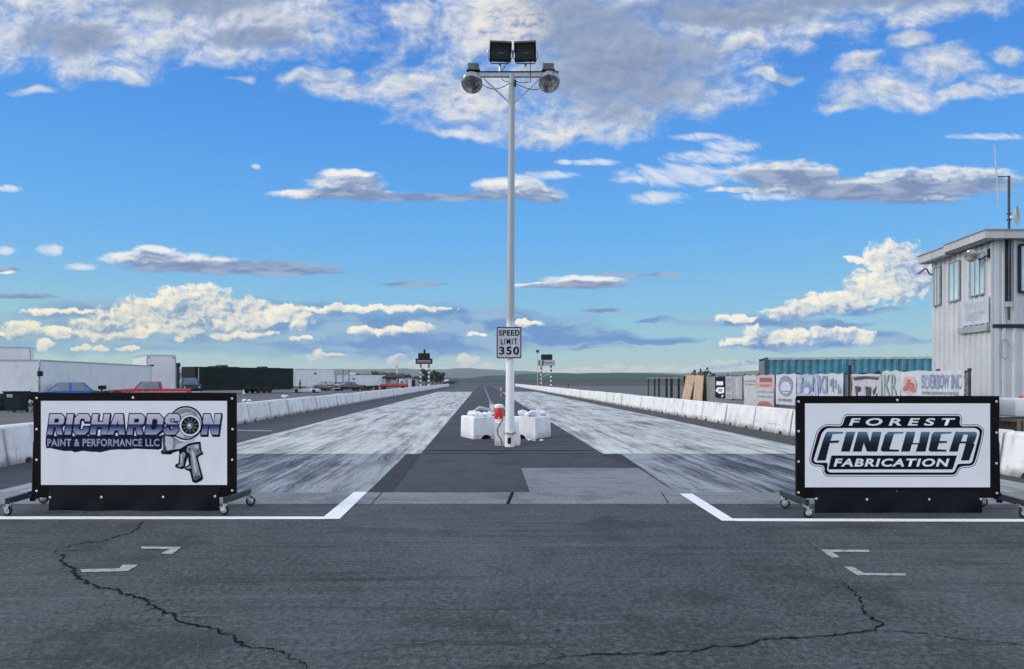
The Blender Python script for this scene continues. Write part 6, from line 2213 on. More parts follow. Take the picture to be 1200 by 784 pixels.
def vehicle(name, pos, rz, prof, cab, width, mat, label, cat, wheels, wr=0.33, roof=None, bumper=True):
    """car built from its side outline: lower body, glasshouse, windows, lamps and wheels. x runs towards its nose."""
    root = thing(name, Vector((pos[0], pos[1], 0.007)), label, cat, None, rz)
    w = width / 2
    b = LB()
    low = [b.bm.verts.new((x, -w, z)) for x, z in prof]
    top_ = [b.bm.verts.new((x, w, z)) for x, z in prof]
    n = len(low)
    b.bm.faces.new(low)
    b.bm.faces.new(top_[::-1])
    for i in range(n):
        b.bm.faces.new((low[i], top_[i], top_[(i + 1) % n], low[(i + 1) % n]))
    bmesh.ops.bevel(b.bm, geom=[e for e in b.bm.edges if abs(e.verts[0].co.y - e.verts[1].co.y) < 0.01], offset=0.07, segments=3, affect='EDGES', profile=0.6)
    body = b.build('body', mat, root, smooth=35)
    # glasshouse: cab = base x0,x1 z0 / top x0,x1 z1
    (bx0, bx1, z0), (tx0, tx1, z1) = cab
    wi, wt = w * 0.93, w * 0.76
    g = LB()
    q = [(bx0, -wi, z0), (bx1, -wi, z0), (bx1, wi, z0), (bx0, wi, z0)]
    r_ = [(tx0, -wt, z1), (tx1, -wt, z1), (tx1, wt, z1), (tx0, wt, z1)]
    va, vb = [g.bm.verts.new(p) for p in q], [g.bm.verts.new(p) for p in r_]
    for i in range(4):
        g.bm.faces.new((va[i], va[(i + 1) % 4], vb[(i + 1) % 4], vb[i]))
    g.bm.faces.new(va[::-1])
    g.bm.faces.new(vb)
    bmesh.ops.bevel(g.bm, geom=list(g.bm.edges), offset=0.05, segments=2, affect='EDGES', profile=0.6)
    g.build('cabin', roof or mat, root, smooth=35)

    def quad(a, b_, c, d, nm, out):
        m = LB()
        P4 = [Vector(p) for p in (a, b_, c, d)]
        nn = (P4[1] - P4[0]).cross(P4[3] - P4[0]).normalized()
        ctr_ = sum(P4, Vector()) / 4
        if nn.dot(ctr_ - Vector((ctr_.x * 0.0 + (bx0 + bx1) / 2, 0, (z0 + z1) / 2))) < 0:
            nn = -nn
        m.prism([ctr_ + (p - ctr_) * 0.84 + nn * out for p in P4], nn * 0.008)
        return m.build(nm, M['car_glass'], root)
    lerp = lambda p, q_, t: tuple(p[i] + (q_[i] - p[i]) * t for i in range(3))
    quad(q[0], q[3], r_[3], r_[0], 'rear_window', 0.012)
    quad(q[1], q[2], r_[2], r_[1], 'windscreen', 0.012)
    for s in ((q[0], q[1], r_[1], r_[0]), (q[3], q[2], r_[2], r_[3])):
        if bx1 - bx0 > 1.9:
            quad(s[0], lerp(s[0], s[1], .5), lerp(s[3], s[2], .5), s[3], 'side_window', 0.012)
            quad(lerp(s[0], s[1], .5), s[1], s[2], lerp(s[3], s[2], .5), 'side_window', 0.012)
        else:
            quad(*s, 'side_window', 0.012)
    x0, x1 = min(p[0] for p in prof), max(p[0] for p in prof)
    st_ = LB()
    for s in (-1, 1):
        st_.box(((x0 + x1) / 2, s * (w + 0.004), z0 - 0.16), ((x1 - x0) * 0.9, 0.012, 0.03))
        st_.box(((bx0 + bx1) / 2, s * (wi + 0.006), z0 + 0.012), (bx1 - bx0, 0.012, 0.02))
        st_.box(((tx0 + tx1) / 2, s * (wt + 0.008), z1 - 0.03), (tx1 - tx0, 0.012, 0.016))
    st_.build('trim_strip', M['chrome'], root)
    sms = LB()
    for s in (-1, 1):
        for xx in (bx0 + 0.1, (bx0 + bx1) / 2, bx1 - 0.1):
            sms.box((xx, s * (w + 0.001), z0 - 0.32), (0.014, 0.006, 0.5))
    sms.build('door_seams', M['black_metal'], root)
    zm = sum(p[1] for p in prof) / n
    for s in (-1, 1):
        LB().cyl((x1 - 0.03, s * w * 0.72, zm + 0.02), (x1 + 0.02, s * w * 0.72, zm + 0.02), 0.09, 0.08, 14).build('headlight', M['chrome'], root)
        LB().box((x0 - 0.004, s * w * 0.75, zm + 0.05), (0.03, 0.2, 0.10)).build('tail_light', M['faded_red'], root)
    if bumper:
        for x in (x0 - 0.06, x1 + 0.06):
            LB().box((x, 0, 0.42), (0.09, width * 0.94, 0.13), bevel=0.03).build('bumper', M['chrome'], root)
    for x in wheels:
        for s in (-1, 1):
            wheel(root, (x, s * (w - 0.09), wr), wr, 0.2, Vector((0, 1, 0)))
    return root


sedan = [(-2.2, 0.30), (2.15, 0.30), (2.25, 0.55), (2.2, 0.80), (1.0, 0.93), (-1.45, 0.98), (-2.25, 0.92), (-2.3, 0.6)]
p = at(79, 446, 51.0)
blue = vehicle('sedan_car', (p.x, 51.0), R(24) + math.pi, sedan, ((-1.62, 1.05, 0.93), (-0.95, 0.45, 1.53)), 1.78, M['blue_paint'], 'old blue sedan parked in front of the long white trailer', 'car', (-1.35, 1.35))
w_ = LB()
w_.box((-2.05, 0, 1.16), (0.36, 1.3, 0.035))
for s in (-1, 1):
    w_.box((-2.05, s * 0.64, 1.18), (0.40, 0.03, 0.26))
    w_.box((-2.02, s * 0.4, 1.04), (0.06, 0.03, 0.22))
w_.build('rear_wing', M['black_metal'], blue)
pick_ = [(-2.55, 0.45), (2.4, 0.45), (2.5, 0.7), (2.42, 1.03), (0.9, 1.10), (-2.55, 1.08)]
p = at(176, 446, 52.0)
red = vehicle('pickup_truck', (p.x, 52.0), R(22) + math.pi, pick_, ((-0.75, 0.95, 1.05), (-0.60, 0.50, 1.60)), 1.85, M['red_paint'], 'old red pickup truck parked in front of the tall white trailer', 'pickup truck', (-1.6, 1.65), 0.36)
# rolled tyres between the two
for k, x in enumerate((112.5, 124.5, 136)):
    D = 47.0
    p = at(x, 446, D)
    t = thing('tyre', Vector((p.x, D, 0.007)), ('loose black tyre standing nearest the blue sedan', 'middle one of the three loose black tyres', 'loose black tyre standing nearest the red pickup')[k], 'tyre')
    LB().lathe((0, 0, 0.52), [(0.30, -0.14), (0.48, -0.15), (0.515, -0.10), (0.52, 0), (0.515, 0.10), (0.48, 0.15), (0.30, 0.14)], 22, Euler((R(90), 0, R(30 * k - 20))).to_matrix()).build('tread', M['rubber'], t, smooth=45)
# white crew-cab truck standing at the nose of the black trailer
p = at(222, 446, 84.0)
crew = vehicle('pickup_truck', (p.x, 84.0), R(-62), [(-2.7, 0.5), (2.6, 0.5), (2.72, 0.8), (2.62, 1.18), (1.2, 1.28), (-2.7, 1.22)], ((-1.1, 1.35, 1.22), (-0.9, 0.75, 1.95)), 2.0, M['dark_paint'], 'dark pickup truck standing at the nose of the black semi trailer', 'pickup truck', (-1.7, 1.75), 0.40)
p = at(222.5, 446, 96.0)
bx = thing('camper_van', Vector((p.x, 96.0, 0.007)), 'tan box-bodied camper partly hidden behind the dark pickup', 'camper')
LB().box((0, 0, 1.9), (1.7, 4.5, 2.5), bevel=0.06).build('body', M['fascia'], bx)
LB().box((0, -2.28, 2.2), (1.1, 0.04, 0.9)).build('window', M['car_glass'], bx)
LB().box((0.2, -1.6, 3.22), (0.8, 0.8, 0.16), bevel=0.02).build('roof_unit', M['trim'], bx)
for y in (-1.6, 1.3):
    for s in (-1, 1):
        wheel(bx, (s * 0.75, y, 0.37), 0.37, 0.22)
# dark post beside it
p = at(208.5, 446, 74.0)
dp = thing('utility_post', Vector((p.x, 74.0, 0.007)), 'dark post with a lamp box between the tall white trailer and the black one', 'post')
LB().box((0, 0, 1.55), (0.22, 0.22, 3.1)).build('post', M['dark_trim'], dp)
LB().box((0.05, -0.05, 3.15), (0.34, 0.3, 0.4), bevel=0.03).build('lamp_box', M['dark_trim'], dp)
# loudspeaker box on a thin post before the long trailer
p = at(45.7, 446, 44.0)
sp = thing('loudspeaker_post', Vector((p.x, 44.0, 0.007)), 'black loudspeaker box on a thin post at the end of the long white trailer', 'loudspeaker')
LB().tube([(0, 0, 0), (0, 0, 2.4)], 0.025, 8).build('post', M['steel_tube'], sp)
LB().box((0.09, -0.04, at(46, 438, 44.0).z), (0.21, 0.24, 0.30), bevel=0.015).build('speaker_box', M['black_metal'], sp)
LB().box((0.0, -0.03, at(46, 447, 44.0).z), (0.09, 0.06, 0.22)).build('junction_box', M['trim'], sp)
# bins and clutter at the left edge
bd_ = 40.0
p = at(19.5, 446, bd_)
bn_ = thing('rubbish_bin', Vector((p.x, bd_, 0.007)), 'large dark wheeled bin with a pale sticker near the left edge', 'bin')
mb = LB()
q0 = [(-0.36, -0.36, 0.08), (0.36, -0.36, 0.08), (0.36, 0.36, 0.08), (-0.36, 0.36, 0.08)]
q1 = [(-0.43, -0.43, 1.02), (0.43, -0.43, 1.02), (0.43, 0.43, 1.02), (-0.43, 0.43, 1.02)]
va, vb = [mb.bm.verts.new(p_) for p_ in q0], [mb.bm.verts.new(p_) for p_ in q1]
for i in range(4):
    mb.bm.faces.new((va[i], va[(i + 1) % 4], vb[(i + 1) % 4], vb[i]))
mb.bm.faces.new(va[::-1])
mb.bm.faces.new(vb)
mb.build('body', M['bin'], bn_)
LB().box((0, 0.0, 1.06), (0.92, 0.95, 0.07), bevel=0.025).build('lid', M['bin'], bn_)
LB().box((-0.08, -0.428, 0.86), (0.30, 0.012, 0.16)).build('sticker', M['grey_cloth'], bn_)
LB().tube([(-0.3, 0.47, 1.0), (-0.3, 0.55, 1.02), (0.3, 0.55, 1.02), (0.3, 0.47, 1.0)], 0.02, 8).build('handle', M['bin'], bn_)
for s in (-1, 1):
    wheel(bn_, (s * 0.34, 0.33, 0.11), 0.11, 0.07)
# camp chair with white patches beside the bin
p = at(34.5, 446, 40.5)
ch = thing('folding_chair', Vector((p.x, 40.5, 0.007)), 'black folding chair with white rags, between the bin and the sign stand', 'chair')
for s in (-1, 1):
    LB().tube([(s * 0.26, -0.25, 0), (s * 0.26, 0.2, 0.48)], 0.018, 8).build('leg', M['black_metal'], ch)
    LB().tube([(s * 0.26, 0.25, 0), (s * 0.26, -0.22, 0.48), (s * 0.26, -0.22, 0.62)], 0.018, 8).build('leg', M['black_metal'], ch)
    LB().box((s * 0.27, -0.02, 0.62), (0.05, 0.46, 0.03), bevel=0.01).build('armrest', M['black_metal'], ch)
LB().box((0, 0, 0.47), (0.52, 0.46, 0.03), bevel=0.01).build('seat', M['vinyl_black'], ch)
LB().box((0, 0.26, 0.80), (0.54, 0.03, 0.5), Euler((R(-12), 0, 0)).to_matrix(), bevel=0.01).build('backrest', M['vinyl_black'], ch)
rg = lumps('cloth', Vector((p.x, 40.47, 0.495)), 4, (0.16, 0.12), 0.12, M['bag'], 'white rag lying on the black folding chair', 'rag', 77, 0, 0.5)
# dark barrel at the very edge
p = at(2.5, 446, 42.0)
br_ = thing('oil_drum', Vector((p.x, 42.0, 0.007)), 'dark steel drum at the left edge of the photo', 'drum')
LB().lathe((0, 0, 0), [(0.28, 0.0), (0.29, 0.02), (0.285, 0.28), (0.30, 0.30), (0.285, 0.32), (0.285, 0.58), (0.30, 0.60), (0.285, 0.62), (0.29, 0.86), (0.28, 0.88), (0.27, 0.865), (0.001, 0.86)], 24).build('body', M['bin'], br_, smooth=40)
# pipe arch of an awning frame in front of the tall trailer
aw = thing('awning_frame', Vector((at(15, 446, 50).x, 50.0, 0.007)), 'thin pipe awning frame in front of the tall white trailer at the left edge', 'frame')
xs = [at(3.5, 446, 50).x - at(15, 446, 50).x, at(28, 446, 50).x - at(15, 446, 50).x]
zt_ = at(15, 442.4, 50).z
LB().tube([(xs[0], 0, 0), (xs[0], 0, zt_ - 0.1), (xs[0] + 0.06, 0, zt_ - 0.02), (xs[1] - 0.06, 0, zt_ + 0.02), (xs[1], 0, zt_ - 0.06), (xs[1], 0, 0)], 0.022, 8).build('pipe', M['steel_tube'], aw, smooth=60)
LB().box((xs[0] + 0.12, -0.03, zt_ - 0.12), (0.24, 0.05, 0.09)).build('motor_box', M['dark_trim'], aw)
for k in range(3):
    LB().box((xs[1], -0.03, zt_ - 0.25 - 0.24 * k), (0.07, 0.06, 0.07)).build('clamp', M['dark_trim'], aw)
# low dark guard rail behind the bins
gr = thing('guard_rail', Vector((at(-10, 446, 46).x, 46, 0.007)), 'low dark guard rail behind the bins at the left edge', 'rail')
for k in range(5):
    LB().box((k * 1.2 - 2.2, 0, 0.42), (0.08, 0.08, 0.84)).build('post', M['dark_trim'], gr)
LB().box((0.2, -0.05, 0.80), (5.4, 0.04, 0.14), bevel=0.01).build('rail', M['dark_trim'], gr)
LB().box((0.2, -0.05, 0.40), (5.4, 0.04, 0.10), bevel=0.01).build('rail', M['steel_tube'], gr)

# dark cars in front of the far trailers, a low white racer, a red pickup
p = at(383, 446, 122)
vehicle('sedan_car', (p.x, 122), R(-38), sedan, ((-1.5, 1.0, 0.93), (-0.9, 0.4, 1.48)), 1.78, M['dark_paint'], 'dark car nearest the standing person in the far pits', 'car', (-1.35, 1.35))
p = at(407.5, 446, 124)
vehicle('sedan_car', (p.x, 124), R(-146), sedan, ((-1.5, 1.0, 0.93), (-0.9, 0.4, 1.46)), 1.78, M['dark_paint'], 'dark car in front of the lowest far white trailer', 'car', (-1.35, 1.35))
p = at(461.5, 446, 140)
vehicle('pickup_truck', (p.x, 140), R(190), pick_, ((-0.75, 0.95, 1.05), (-0.60, 0.50, 1.62)), 1.85, M['red_paint'], 'far red pickup truck near the checkered scoreboard tower', 'pickup truck', (-1.6, 1.65), 0.36)
p = at(360.5, 446, 103)
rc = vehicle('race_car', (p.x, 103), R(172), [(-1.6, 0.14), (1.9, 0.12), (2.0, 0.22), (0.9, 0.45), (-1.2, 0.55), (-1.65, 0.45)], ((-0.9, 0.5, 0.48), (-0.6, -0.1, 0.80)), 1.3, M['white_paint'], 'low white race car near the standing person', 'race car', (-1.15, 1.3), 0.26, bumper=False)
for k, x in enumerate((425.5, 431.5, 441, 449)):
    D = 128.0
    p = at(x, 446, D)
    sx_ = ('first', 'second', 'third', 'last')[k]
    t = thing('tyre_stack', Vector((p.x, D, 0.007)), '%s of four dark tyre stacks before the lowest far white trailer, counted from the left' % sx_, 'tyre stack', 'tyre stacks in the far pits')
    for j in range(3 if k % 2 else 4):
        LB().lathe((0.03 * math.sin(j * 2), 0, 0.12 + 0.215 * j), [(0.2, -0.10), (0.34, -0.105), (0.37, -0.06), (0.37, 0.06), (0.34, 0.105), (0.2, 0.10)], 16).build('tyre', M['rubber'], t, smooth=45)
# pit canopy and small white building by the tower
p = at(475, 446, 168)
cn_ = thing('site_office', Vector((p.x, 168, 0.007)), 'small pale cabin between the red pickup and the left scoreboard tower', 'cabin')
LB().box((0, 0, 1.05), (2.4, 2.6, 2.1), bevel=0.02).build('wall', M['trailer'], cn_)
LB().box((0, 0, 2.16), (2.7, 2.9, 0.14)).build('roof', M['trailer_trim'], cn_)
LB().box((0.5, -1.31, 0.95), (0.7, 0.03, 1.8)).build('door', M['trailer_trim'], cn_)
LB().box((-0.55, -1.31, 1.3), (0.7, 0.03, 0.6)).build('window', M['car_glass'], cn_)
p = at(484.5, 446, 172)
cn_ = thing('site_office', Vector((p.x, 172, 0.007)), 'grey cabin directly left of the left scoreboard tower', 'cabin')
LB().box((0, 0, 0.95), (1.9, 2.6, 1.9), bevel=0.02).build('wall', M['trim'], cn_)
LB().box((0, 0, 1.95), (2.1, 2.8, 0.12)).build('roof', M['trailer_trim'], cn_)
LB().box((0.2, -1.31, 0.9), (0.7, 0.03, 1.7)).build('door', M['dark_trim'], cn_)
p = at(463, 446, 150)
cp_ = thing('pit_canopy', Vector((p.x, 150, 0.007)), 'dark pit canopy above the far red pickup', 'canopy')
mb = LB()
mb.prism([(-2.2, -1.8, 2.3), (2.2, -1.8, 2.3), (1.8, 0, 2.75), (-1.8, 0, 2.75)], (0, 0, 0.05))
mb.prism([(-2.2, 1.8, 2.3), (2.2, 1.8, 2.3), (1.8, 0, 2.75), (-1.8, 0, 2.75)], (0, 0, 0.05))
mb.box((0, -1.8, 2.2), (4.4, 0.04, 0.25))
mb.build('roof', M['dark_trim'], cp_)
for x in (-2.1, 2.1):
    for y in (-1.75, 1.75):
        LB().box((x, y, 1.15), (0.07, 0.07, 2.3)).build('leg', M['steel_tube'], cp_)
# cone and white bags on the pit ground by the wall
p = at(285.5, 446, 98)
pc_ = gp(285.5, 461.5)
cnn = thing('traffic_cone', Vector((pc_.x, pc_.y, 0.007)), 'small white cone on the ground in front of the black semi trailer', 'cone')
LB().lathe((0, 0, 0), [(0.17, 0.03), (0.12, 0.08), (0.035, 0.55), (0.001, 0.56)], 16).build('cone', M['white_plastic'], cnn, smooth=50)
LB().box((0, 0, 0.016), (0.42, 0.42, 0.032), bevel=0.008).build('base', M['white_plastic'], cnn)
g_ = gp(334, 466.5)
lumps('sandbag', Vector((g_.x, g_.y, 0.007)), 3, (0.18, 0.1), 0.20, M['bag'], 'white bag on the ground behind the left wall, farther of the pair', 'sandbag', 90, 0.3, 0.7)
g_ = gp(289, 471.5)
lumps('sandbag', Vector((g_.x, g_.y, 0.007)), 3, (0.20, 0.1), 0.16, M['bag'], 'white bag on the ground behind the left wall, nearer of the pair', 'sandbag', 91, 0.1, 0.7)

# ------------------------------------------------------------- standing person ----
pd = gp(351.5, 457.6)
PDY = 106.0
pp = at(351.5, 446, PDY)
per = thing('person', Vector((pp.x, PDY, 0.007)), 'person in dark trousers and maroon jacket standing before the far white trailer', 'person')


def skinned(name, nodes, edges, mat, parent, sub=1, root=0):
    me = bpy.data.meshes.new(name)
    me.from_pydata([Vector(p[:3]) for p in nodes], edges, [])
    o = bpy.data.objects.new(name, me)
    COL.objects.link(o)
    md = o.modifiers.new('skin', 'SKIN')
    md.use_smooth_shade = True
    for i, p in enumerate(nodes):
        me.skin_vertices[0].data[i].radius = (p[3], p[4] if len(p) > 4 else p[3])
    me.skin_vertices[0].data[root].use_root = True
    sb = o.modifiers.new('sub', 'SUBSURF')
    sb.levels = sb.render_levels = sub
    bpy.context.view_layer.update()
    em = bpy.data.meshes.new_from_object(o.evaluated_get(bpy.context.evaluated_depsgraph_get()))
    bpy.data.objects.remove(o)
    o = bpy.data.objects.new(name, em)
    COL.objects.link(o)
    em.materials.clear()
    em.materials.append(mat)
    for f in em.polygons:
        f.use_smooth = True
    o.parent = parent
    return o


# facing to the right, one foot forward, arms slightly bent
nodes = [(0, 0, 0.93, 0.125, 0.10), (0, 0, 1.12, 0.125, 0.10), (0.01, 0, 1.32, 0.15, 0.11), (0.02, 0, 1.44, 0.10, 0.08), (0.03, 0, 1.52, 0.052), (0.04, 0, 1.60, 0.078), (0.045, 0, 1.70, 0.088), (0.045, 0, 1.76, 0.06),
         (0, -0.10, 0.84, 0.085), (0.06, -0.11, 0.48, 0.055), (0.02, -0.11, 0.09, 0.042), (0.14, -0.12, 0.035, 0.036),
         (0, 0.10, 0.84, 0.085), (-0.02, 0.11, 0.48, 0.055), (-0.16, 0.11, 0.09, 0.042), (-0.05, 0.12, 0.035, 0.036),
         (0.02, -0.20, 1.40, 0.056), (-0.03, -0.26, 1.14, 0.044), (0.10, -0.25, 0.92, 0.034), (0.14, -0.24, 0.83, 0.03),
         (0.02, 0.20, 1.40, 0.056), (-0.03, 0.26, 1.14, 0.044), (0.06, 0.25, 0.90, 0.034), (0.09, 0.24, 0.81, 0.03)]
edges = [(0, 1), (1, 2), (2, 3), (3, 4), (4, 5), (5, 6), (6, 7), (0, 8), (8, 9), (9, 10), (10, 11), (0, 12), (12, 13), (13, 14), (14, 15), (3, 16), (16, 17), (17, 18), (18, 19), (3, 20), (20, 21), (21, 22), (22, 23)]
skinned('body', nodes, edges, M['skin'], per)
fat = lambda ids, k: [tuple(list(nodes[i][:3]) + [r * k + 0.012 for r in nodes[i][3:]]) for i in ids]
skinned('jacket', fat([0, 1, 2, 3, 16, 17, 18, 20, 21, 22], 1.06), [(0, 1), (1, 2), (2, 3), (3, 4), (4, 5), (5, 6), (3, 7), (7, 8), (8, 9)], M['jacket'], per)
skinned('trousers', fat([0, 8, 9, 10, 12, 13, 14], 1.04), [(0, 1), (1, 2), (2, 3), (0, 4), (4, 5), (5, 6)], M['trousers'], per)
LB().ball((0.03, 0, 1.72), (0.098, 0.09, 0.09), 14, 10).build('hair', M['hair'], per, smooth=80)
for s in (-1, 1):
    LB().box((0.09 if s < 0 else -0.10, 0.12 * s, 0.04), (0.25, 0.09, 0.08), bevel=0.03).build('shoe', M['rubber'], per, smooth=50)

# -------------------------------------------------------------- score towers ----
def score_tower(pxl, pxr, poles, ytop, ymid, ylow, D, label, dark_low, off):
    root = thing('scoreboard_tower', Vector((at((pxl + pxr) / 2, 446, D).x, D, 0.007)), label, 'scoreboard tower')
    A = lambda x, y: at(x, y, D)
    for x in poles:
        zt = A(x, ylow).z
        p = A(x, 446)
        po = MB().tube([Vector((p.x, D + 0.2, 0.0)), Vector((p.x, D + 0.2, zt + 1.2))], 0.22, 12)
        po.build('checkered_pole', M['checker'], root, smooth=50)
    a, b = A(pxl, ymid), A(pxr, ylow)
    lowb = MB().box(((a.x + b.x) / 2, D - 0.15, (a.z + b.z) / 2), (b.x - a.x, 0.5, a.z - b.z), bevel=0.04).build('lower_board', M['lamp_body'] if dark_low else M['pale_cloth'], root)
    P = Plate((a.x, D - 0.41, b.z), (1, 0, 0), (0, 0, 1), lowb)
    w, h = b.x - a.x, a.z - b.z
    if dark_low:
        P.poly('stripe', [[(w * 0.06, h * 0.30), (w * 0.94, h * 0.30), (w * 0.94, h * 0.42), (w * 0.06, h * 0.42)], [(w * 0.10, h * 0.55), (w * 0.9, h * 0.55), (w * 0.9, h * 0.68), (w * 0.10, h * 0.68)]], 0.01, M['faded_lilac'])
    else:
        P.poly('stripe', [[(w * 0.36, h * 0.35), (w * 0.93, h * 0.35), (w * 0.93, h * 0.60), (w * 0.36, h * 0.60)], ], 0.01, M['faded_blue'])
        P.poly('stripe', [[(w * 0.04, h * 0.12), (w * 0.09, h * 0.12), (w * 0.09, h * 0.90), (w * 0.04, h * 0.90)], [(w * 0.24, h * 0.08), (w * 0.32, h * 0.08), (w * 0.32, h * 0.95), (w * 0.24, h * 0.95)]], 0.01, M['dark_trim'])
    a, b = A(pxl + off[0], ytop), A(pxr - off[1], ymid)
    MB().box(((a.x + b.x) / 2, D - 0.1, (a.z + b.z) / 2), (b.x - a.x, 0.6, a.z - b.z), bevel=0.08).build('score_display', M['lamp_body'], root)
    return root, A


D = 178.0
t_, A = score_tower(487.2, 506.8, (493.0, 502.6), 413.8, 420.3, 426.6, D, 'left scoreboard tower with dark boards on two checkered poles', True, (3.0, 3.0))
p = A(497.6, 414)
MB().box((p.x, D, A(497, 412).z), (0.45, 0.4, 0.9), bevel=0.05).build('beacon', M['lamp_body'], t_)
MB().box((A(492.2, 417).x, D - 0.1, A(492, 415.3).z - 0.45), (0.8, 0.55, 0.9), bevel=0.05).build('side_lamp', M['lamp_body'], t_)
t_, A = score_tower(630.4, 650.4, (634.4, 645.8), 415.3, 421.8, 428.6, D + 2, 'right scoreboard tower with a pale lower board on two checkered poles', False, (3.6, 3.2))
p = A(630, 446)
MB().tube([Vector((p.x, D + 2, 0)), Vector((p.x, D + 2, A(630, 412).z))], 0.07, 8).build('camera_mast', M['pole_grey'], t_, smooth=50)
MB().box((p.x, D + 1.9, A(630, 411.6).z), (0.75, 0.5, 0.6), bevel=0.1).build('camera', M['leaf'], t_)
MB().bar(A(634.4, 437), A(645.8, 437), 0.12, 0.25).build('cross_bar', M['trailer_trim'], t_)
MB().bar(A(634.4, 441.5), A(645.8, 438), 0.12, 0.2).build('cross_bar', M['trailer_trim'], t_)
p = at(521, 446, 330)
ba = thing('barn', Vector((p.x, 330, 0.0)), 'small far barn with a pale roof right of the trees by the left scoreboard tower', 'barn')
LB().box((0, 0, 0.7), (2.8, 4.0, 1.4)).build('wall', M['wood'], ba)
mb = LB()
mb.prism([(-1.7, -2.2, 1.3), (1.7, -2.2, 1.3), (1.7, 0, 2.1), (-1.7, 0, 2.1)], (0, 0, 0.06))
mb.prism([(-1.7, 2.2, 1.3), (1.7, 2.2, 1.3), (1.7, 0, 2.1), (-1.7, 0, 2.1)], (0, 0, 0.06))
mb.build('roof', M['fascia'], ba)
LB().box((0.2, -2.02, 0.6), (0.9, 0.04, 1.2)).build('door', M['dark_trim'], ba)
# thin marker post beyond the right wall
p = at(666.4, 446, 150)
mp = thing('marker_post', Vector((p.x, 150, 0.007)), 'thin dark post standing beyond the right wall', 'post')
LB().tube([(0, 0, 0), (0, 0, at(666, 449.5, 150).z)], 0.06, 8).build('post', M['dark_trim'], mp)
LB().box((0, -0.02, at(666, 450.2, 150).z), (0.22, 0.06, 0.2)).build('marker_plate', M['dark_trim'], mp)
p = at(465.2, 446, 420)
rm = thing('radio_mast', Vector((p.x, 420, 0.0)), 'far pale radio mast above the trees', 'mast')
LB().tube([(0, 0, 0), (0, 0, at(465, 422, 420).z)], [0.35, 0.16], 6).build('mast', M['pole_white'], rm)
LB().box((0, 0, at(465, 429.5, 420).z), (0.6, 0.6, 1.6)).build('cabinet', M['trim'], rm)


# -------------------------------------------------------------------- trees ----
def tree(px, D, h, wdt, label, seed, group=None):
    rr = random.Random(seed)
    p = at(px, 446, D)
    root = thing('broadleaf_tree', Vector((p.x, D, 0.0)), label, 'tree', group)
    tr = LB()
    top = Vector((rr.uniform(-.1, .1) * wdt, 0, h * 0.72))
    tr.tube([(0, 0, -0.05), (0.02 * h, 0, h * 0.25), top * 0.75, top], [0.035 * h, 0.026 * h, 0.016 * h, 0.006 * h], 7)
    ends = [top]
    for k in range(7):
        a = rr.uniform(0, 6.28)
        z0 = h * rr.uniform(0.2, 0.6)
        e_ = Vector((math.cos(a) * wdt * rr.uniform(.25, .46), math.sin(a) * wdt * rr.uniform(.25, .46), z0 + h * rr.uniform(.12, .32)))
        tr.tube([Vector((0.015 * h, 0, z0)), Vector((0, 0, z0)).lerp(e_, .5) + Vector((0, 0, .04 * h)), e_], [0.014 * h, 0.01 * h, 0.004 * h], 5)
        ends.append(e_)
    tr.build('trunk', M['bark'], root, smooth=60)
    mb = LB()
    for k in range(1500):
        c = rr.choice(ends)
        v = Vector((rr.gauss(0, 1), rr.gauss(0, 1), rr.gauss(0, .8)))
        v.normalize()
        c = c + v * (rr.random() ** 0.5) * wdt * 0.24 + Vector((0, 0, h * 0.03))
        s = h * rr.uniform(0.022, 0.05)
        q = Euler((rr.uniform(0, 6), rr.uniform(0, 6), rr.uniform(0, 6))).to_matrix()
        mb.face([c + q @ Vector(w_) * s for w_ in ((-1, -.5, 0), (0, -.7, .2), (1, 0, 0), (0, .7, .2))])
    mb.build('crown', M['leaf'], root, fix=False)
    return root


k = 0
for px, D, h, w_, lab in ((499, 215, 5.2, 3.2, 'dark tree directly behind the left scoreboard tower'), (511.5, 228, 4.6, 3.6, 'dark tree just right of the left scoreboard tower'),
                          (516, 236, 4.4, 2.6, 'dark tree farthest right of the group by the left scoreboard tower'), (506.5, 240, 3.6, 3.0, 'low tree between the poles and the trees right of the left tower'),
                          (445, 260, 4.6, 5.5, 'wide dark tree over the end of the lowest white trailer'), (456, 275, 4.4, 5.0, 'tree above the far pit canopy'),
                          (468, 285, 4.3, 5.0, 'tree above the small pale cabin'), (479, 270, 4.0, 4.6, 'dark tree left of the left scoreboard tower'), (418, 205, 4.0, 2.6, 'small dark tree peeping over the lowest white trailer'),
                          (489, 300, 3.6, 4.0, 'low tree seen left of the checkered poles')):
    tree(px, D, h, w_, lab, 300 + k)
    k += 1
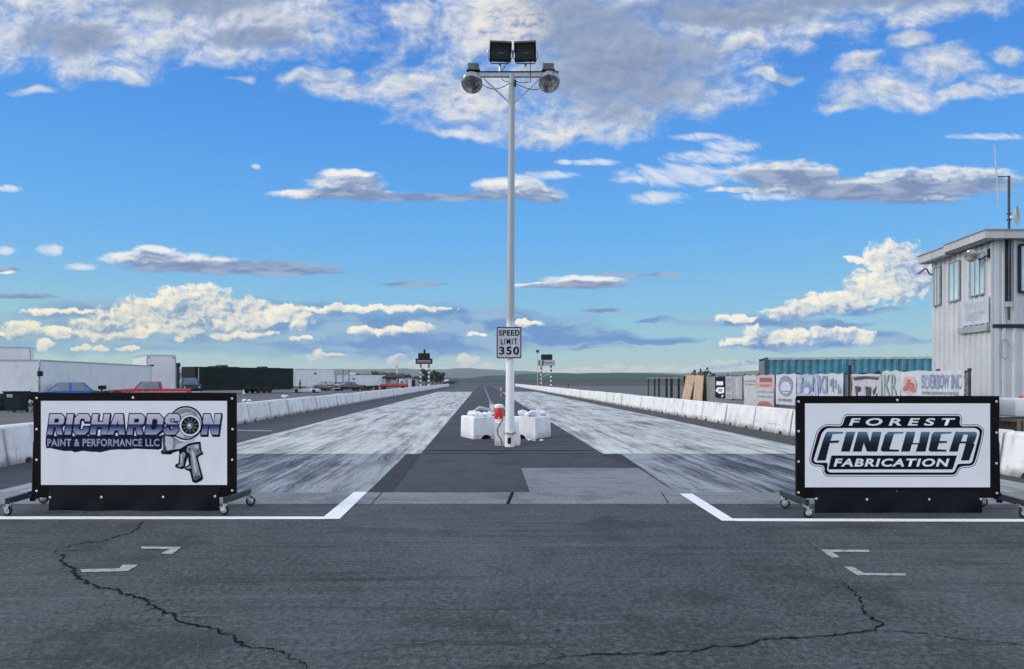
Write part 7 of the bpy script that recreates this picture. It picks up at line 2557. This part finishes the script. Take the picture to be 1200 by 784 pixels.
# scrub beyond the end of the strip and the bush behind the tan boards
def bush(px, D, h, wdt, label, seed, z=0.0):
    rr = random.Random(seed)
    p = at(px, 446, D)
    root = thing('bush', Vector((p.x, D, z)), label, 'bush')
    tr = LB()
    for q in range(6):
        a = rr.uniform(0, 6.28)
        tr.tube([(0, 0, -0.03), (math.cos(a) * wdt * .16, math.sin(a) * wdt * .16, h * .45), (math.cos(a) * wdt * .34, math.sin(a) * wdt * .34, h * .8)], [0.03, 0.02, 0.008], 5)
    tr.build('stems', M['bark'], root)
    mb = LB()
    for q in range(1600):
        v = Vector((rr.gauss(0, 1), rr.gauss(0, 1), rr.gauss(0, 1))).normalized() * (rr.random() ** .45)
        lob = 0.75 + 0.25 * math.sin(math.atan2(v.y, v.x) * 3 + seed)
        c = Vector((v.x * wdt * .5 * lob, v.y * wdt * .5 * lob, h * .52 + v.z * h * .48 * lob))
        s = min(h, wdt) * rr.uniform(.03, .065)
        e_ = Euler((rr.uniform(0, 6), rr.uniform(0, 6), rr.uniform(0, 6))).to_matrix()
        mb.face([c + e_ @ Vector(w_) * s for w_ in ((-1, -.5, 0), (0, -.7, .2), (1, 0, 0), (0, .7, .2))])
    mb.build('foliage', M['leaf'], root, fix=False)
    return root


fp_ = fpt(822)
bush(822.5, fp_.y + 3.0, 2.35, 1.9, 'dark bush showing above the tan boards', 7)
bush(832, fp_.y + 5.5, 2.0, 1.8, 'lower dark bush right of the tan boards behind the grey screen', 8)
bush(529, 300, 1.9, 7, 'low scrub bush near the far end of the left wall', 9)
bush(466, 205, 1.8, 5, 'low bush by the small pale cabin', 10)

# --------------------------------------------------------------------- haze ----
def haze(density):
    mb = MB()
    x0, x1, y0, y1, z0, z1 = -5200, 5200, -250, 4750, -2.0, 90.0
    mb.box(((x0 + x1) / 2, (y0 + y1) / 2, (z0 + z1) / 2), (x1 - x0, y1 - y0, z1 - z0))
    m = bpy.data.materials.new('haze')
    m.use_nodes = True
    nt = m.node_tree
    nt.nodes.clear()
    o = nt.nodes.new('ShaderNodeOutputMaterial')
    v = nt.nodes.new('ShaderNodeVolumePrincipled')
    v.inputs['Color'].default_value = (0.80, 0.90, 1.0, 1)
    v.inputs['Density'].default_value = density
    v.inputs['Anisotropy'].default_value = 0.2
    nt.links.new(v.outputs[0], o.inputs['Volume'])
    ob = mb.build('haze', m)
    tag(ob, kind='stuff')
    return ob


HAZE = 0.5e-4
if HAZE:
    haze(HAZE)
SC.cycles.max_bounces = 6
SC.cycles.diffuse_bounces = 3
SC.cycles.glossy_bounces = 3
SC.cycles.transparent_max_bounces = 8
SC.cycles.volume_bounces = 0
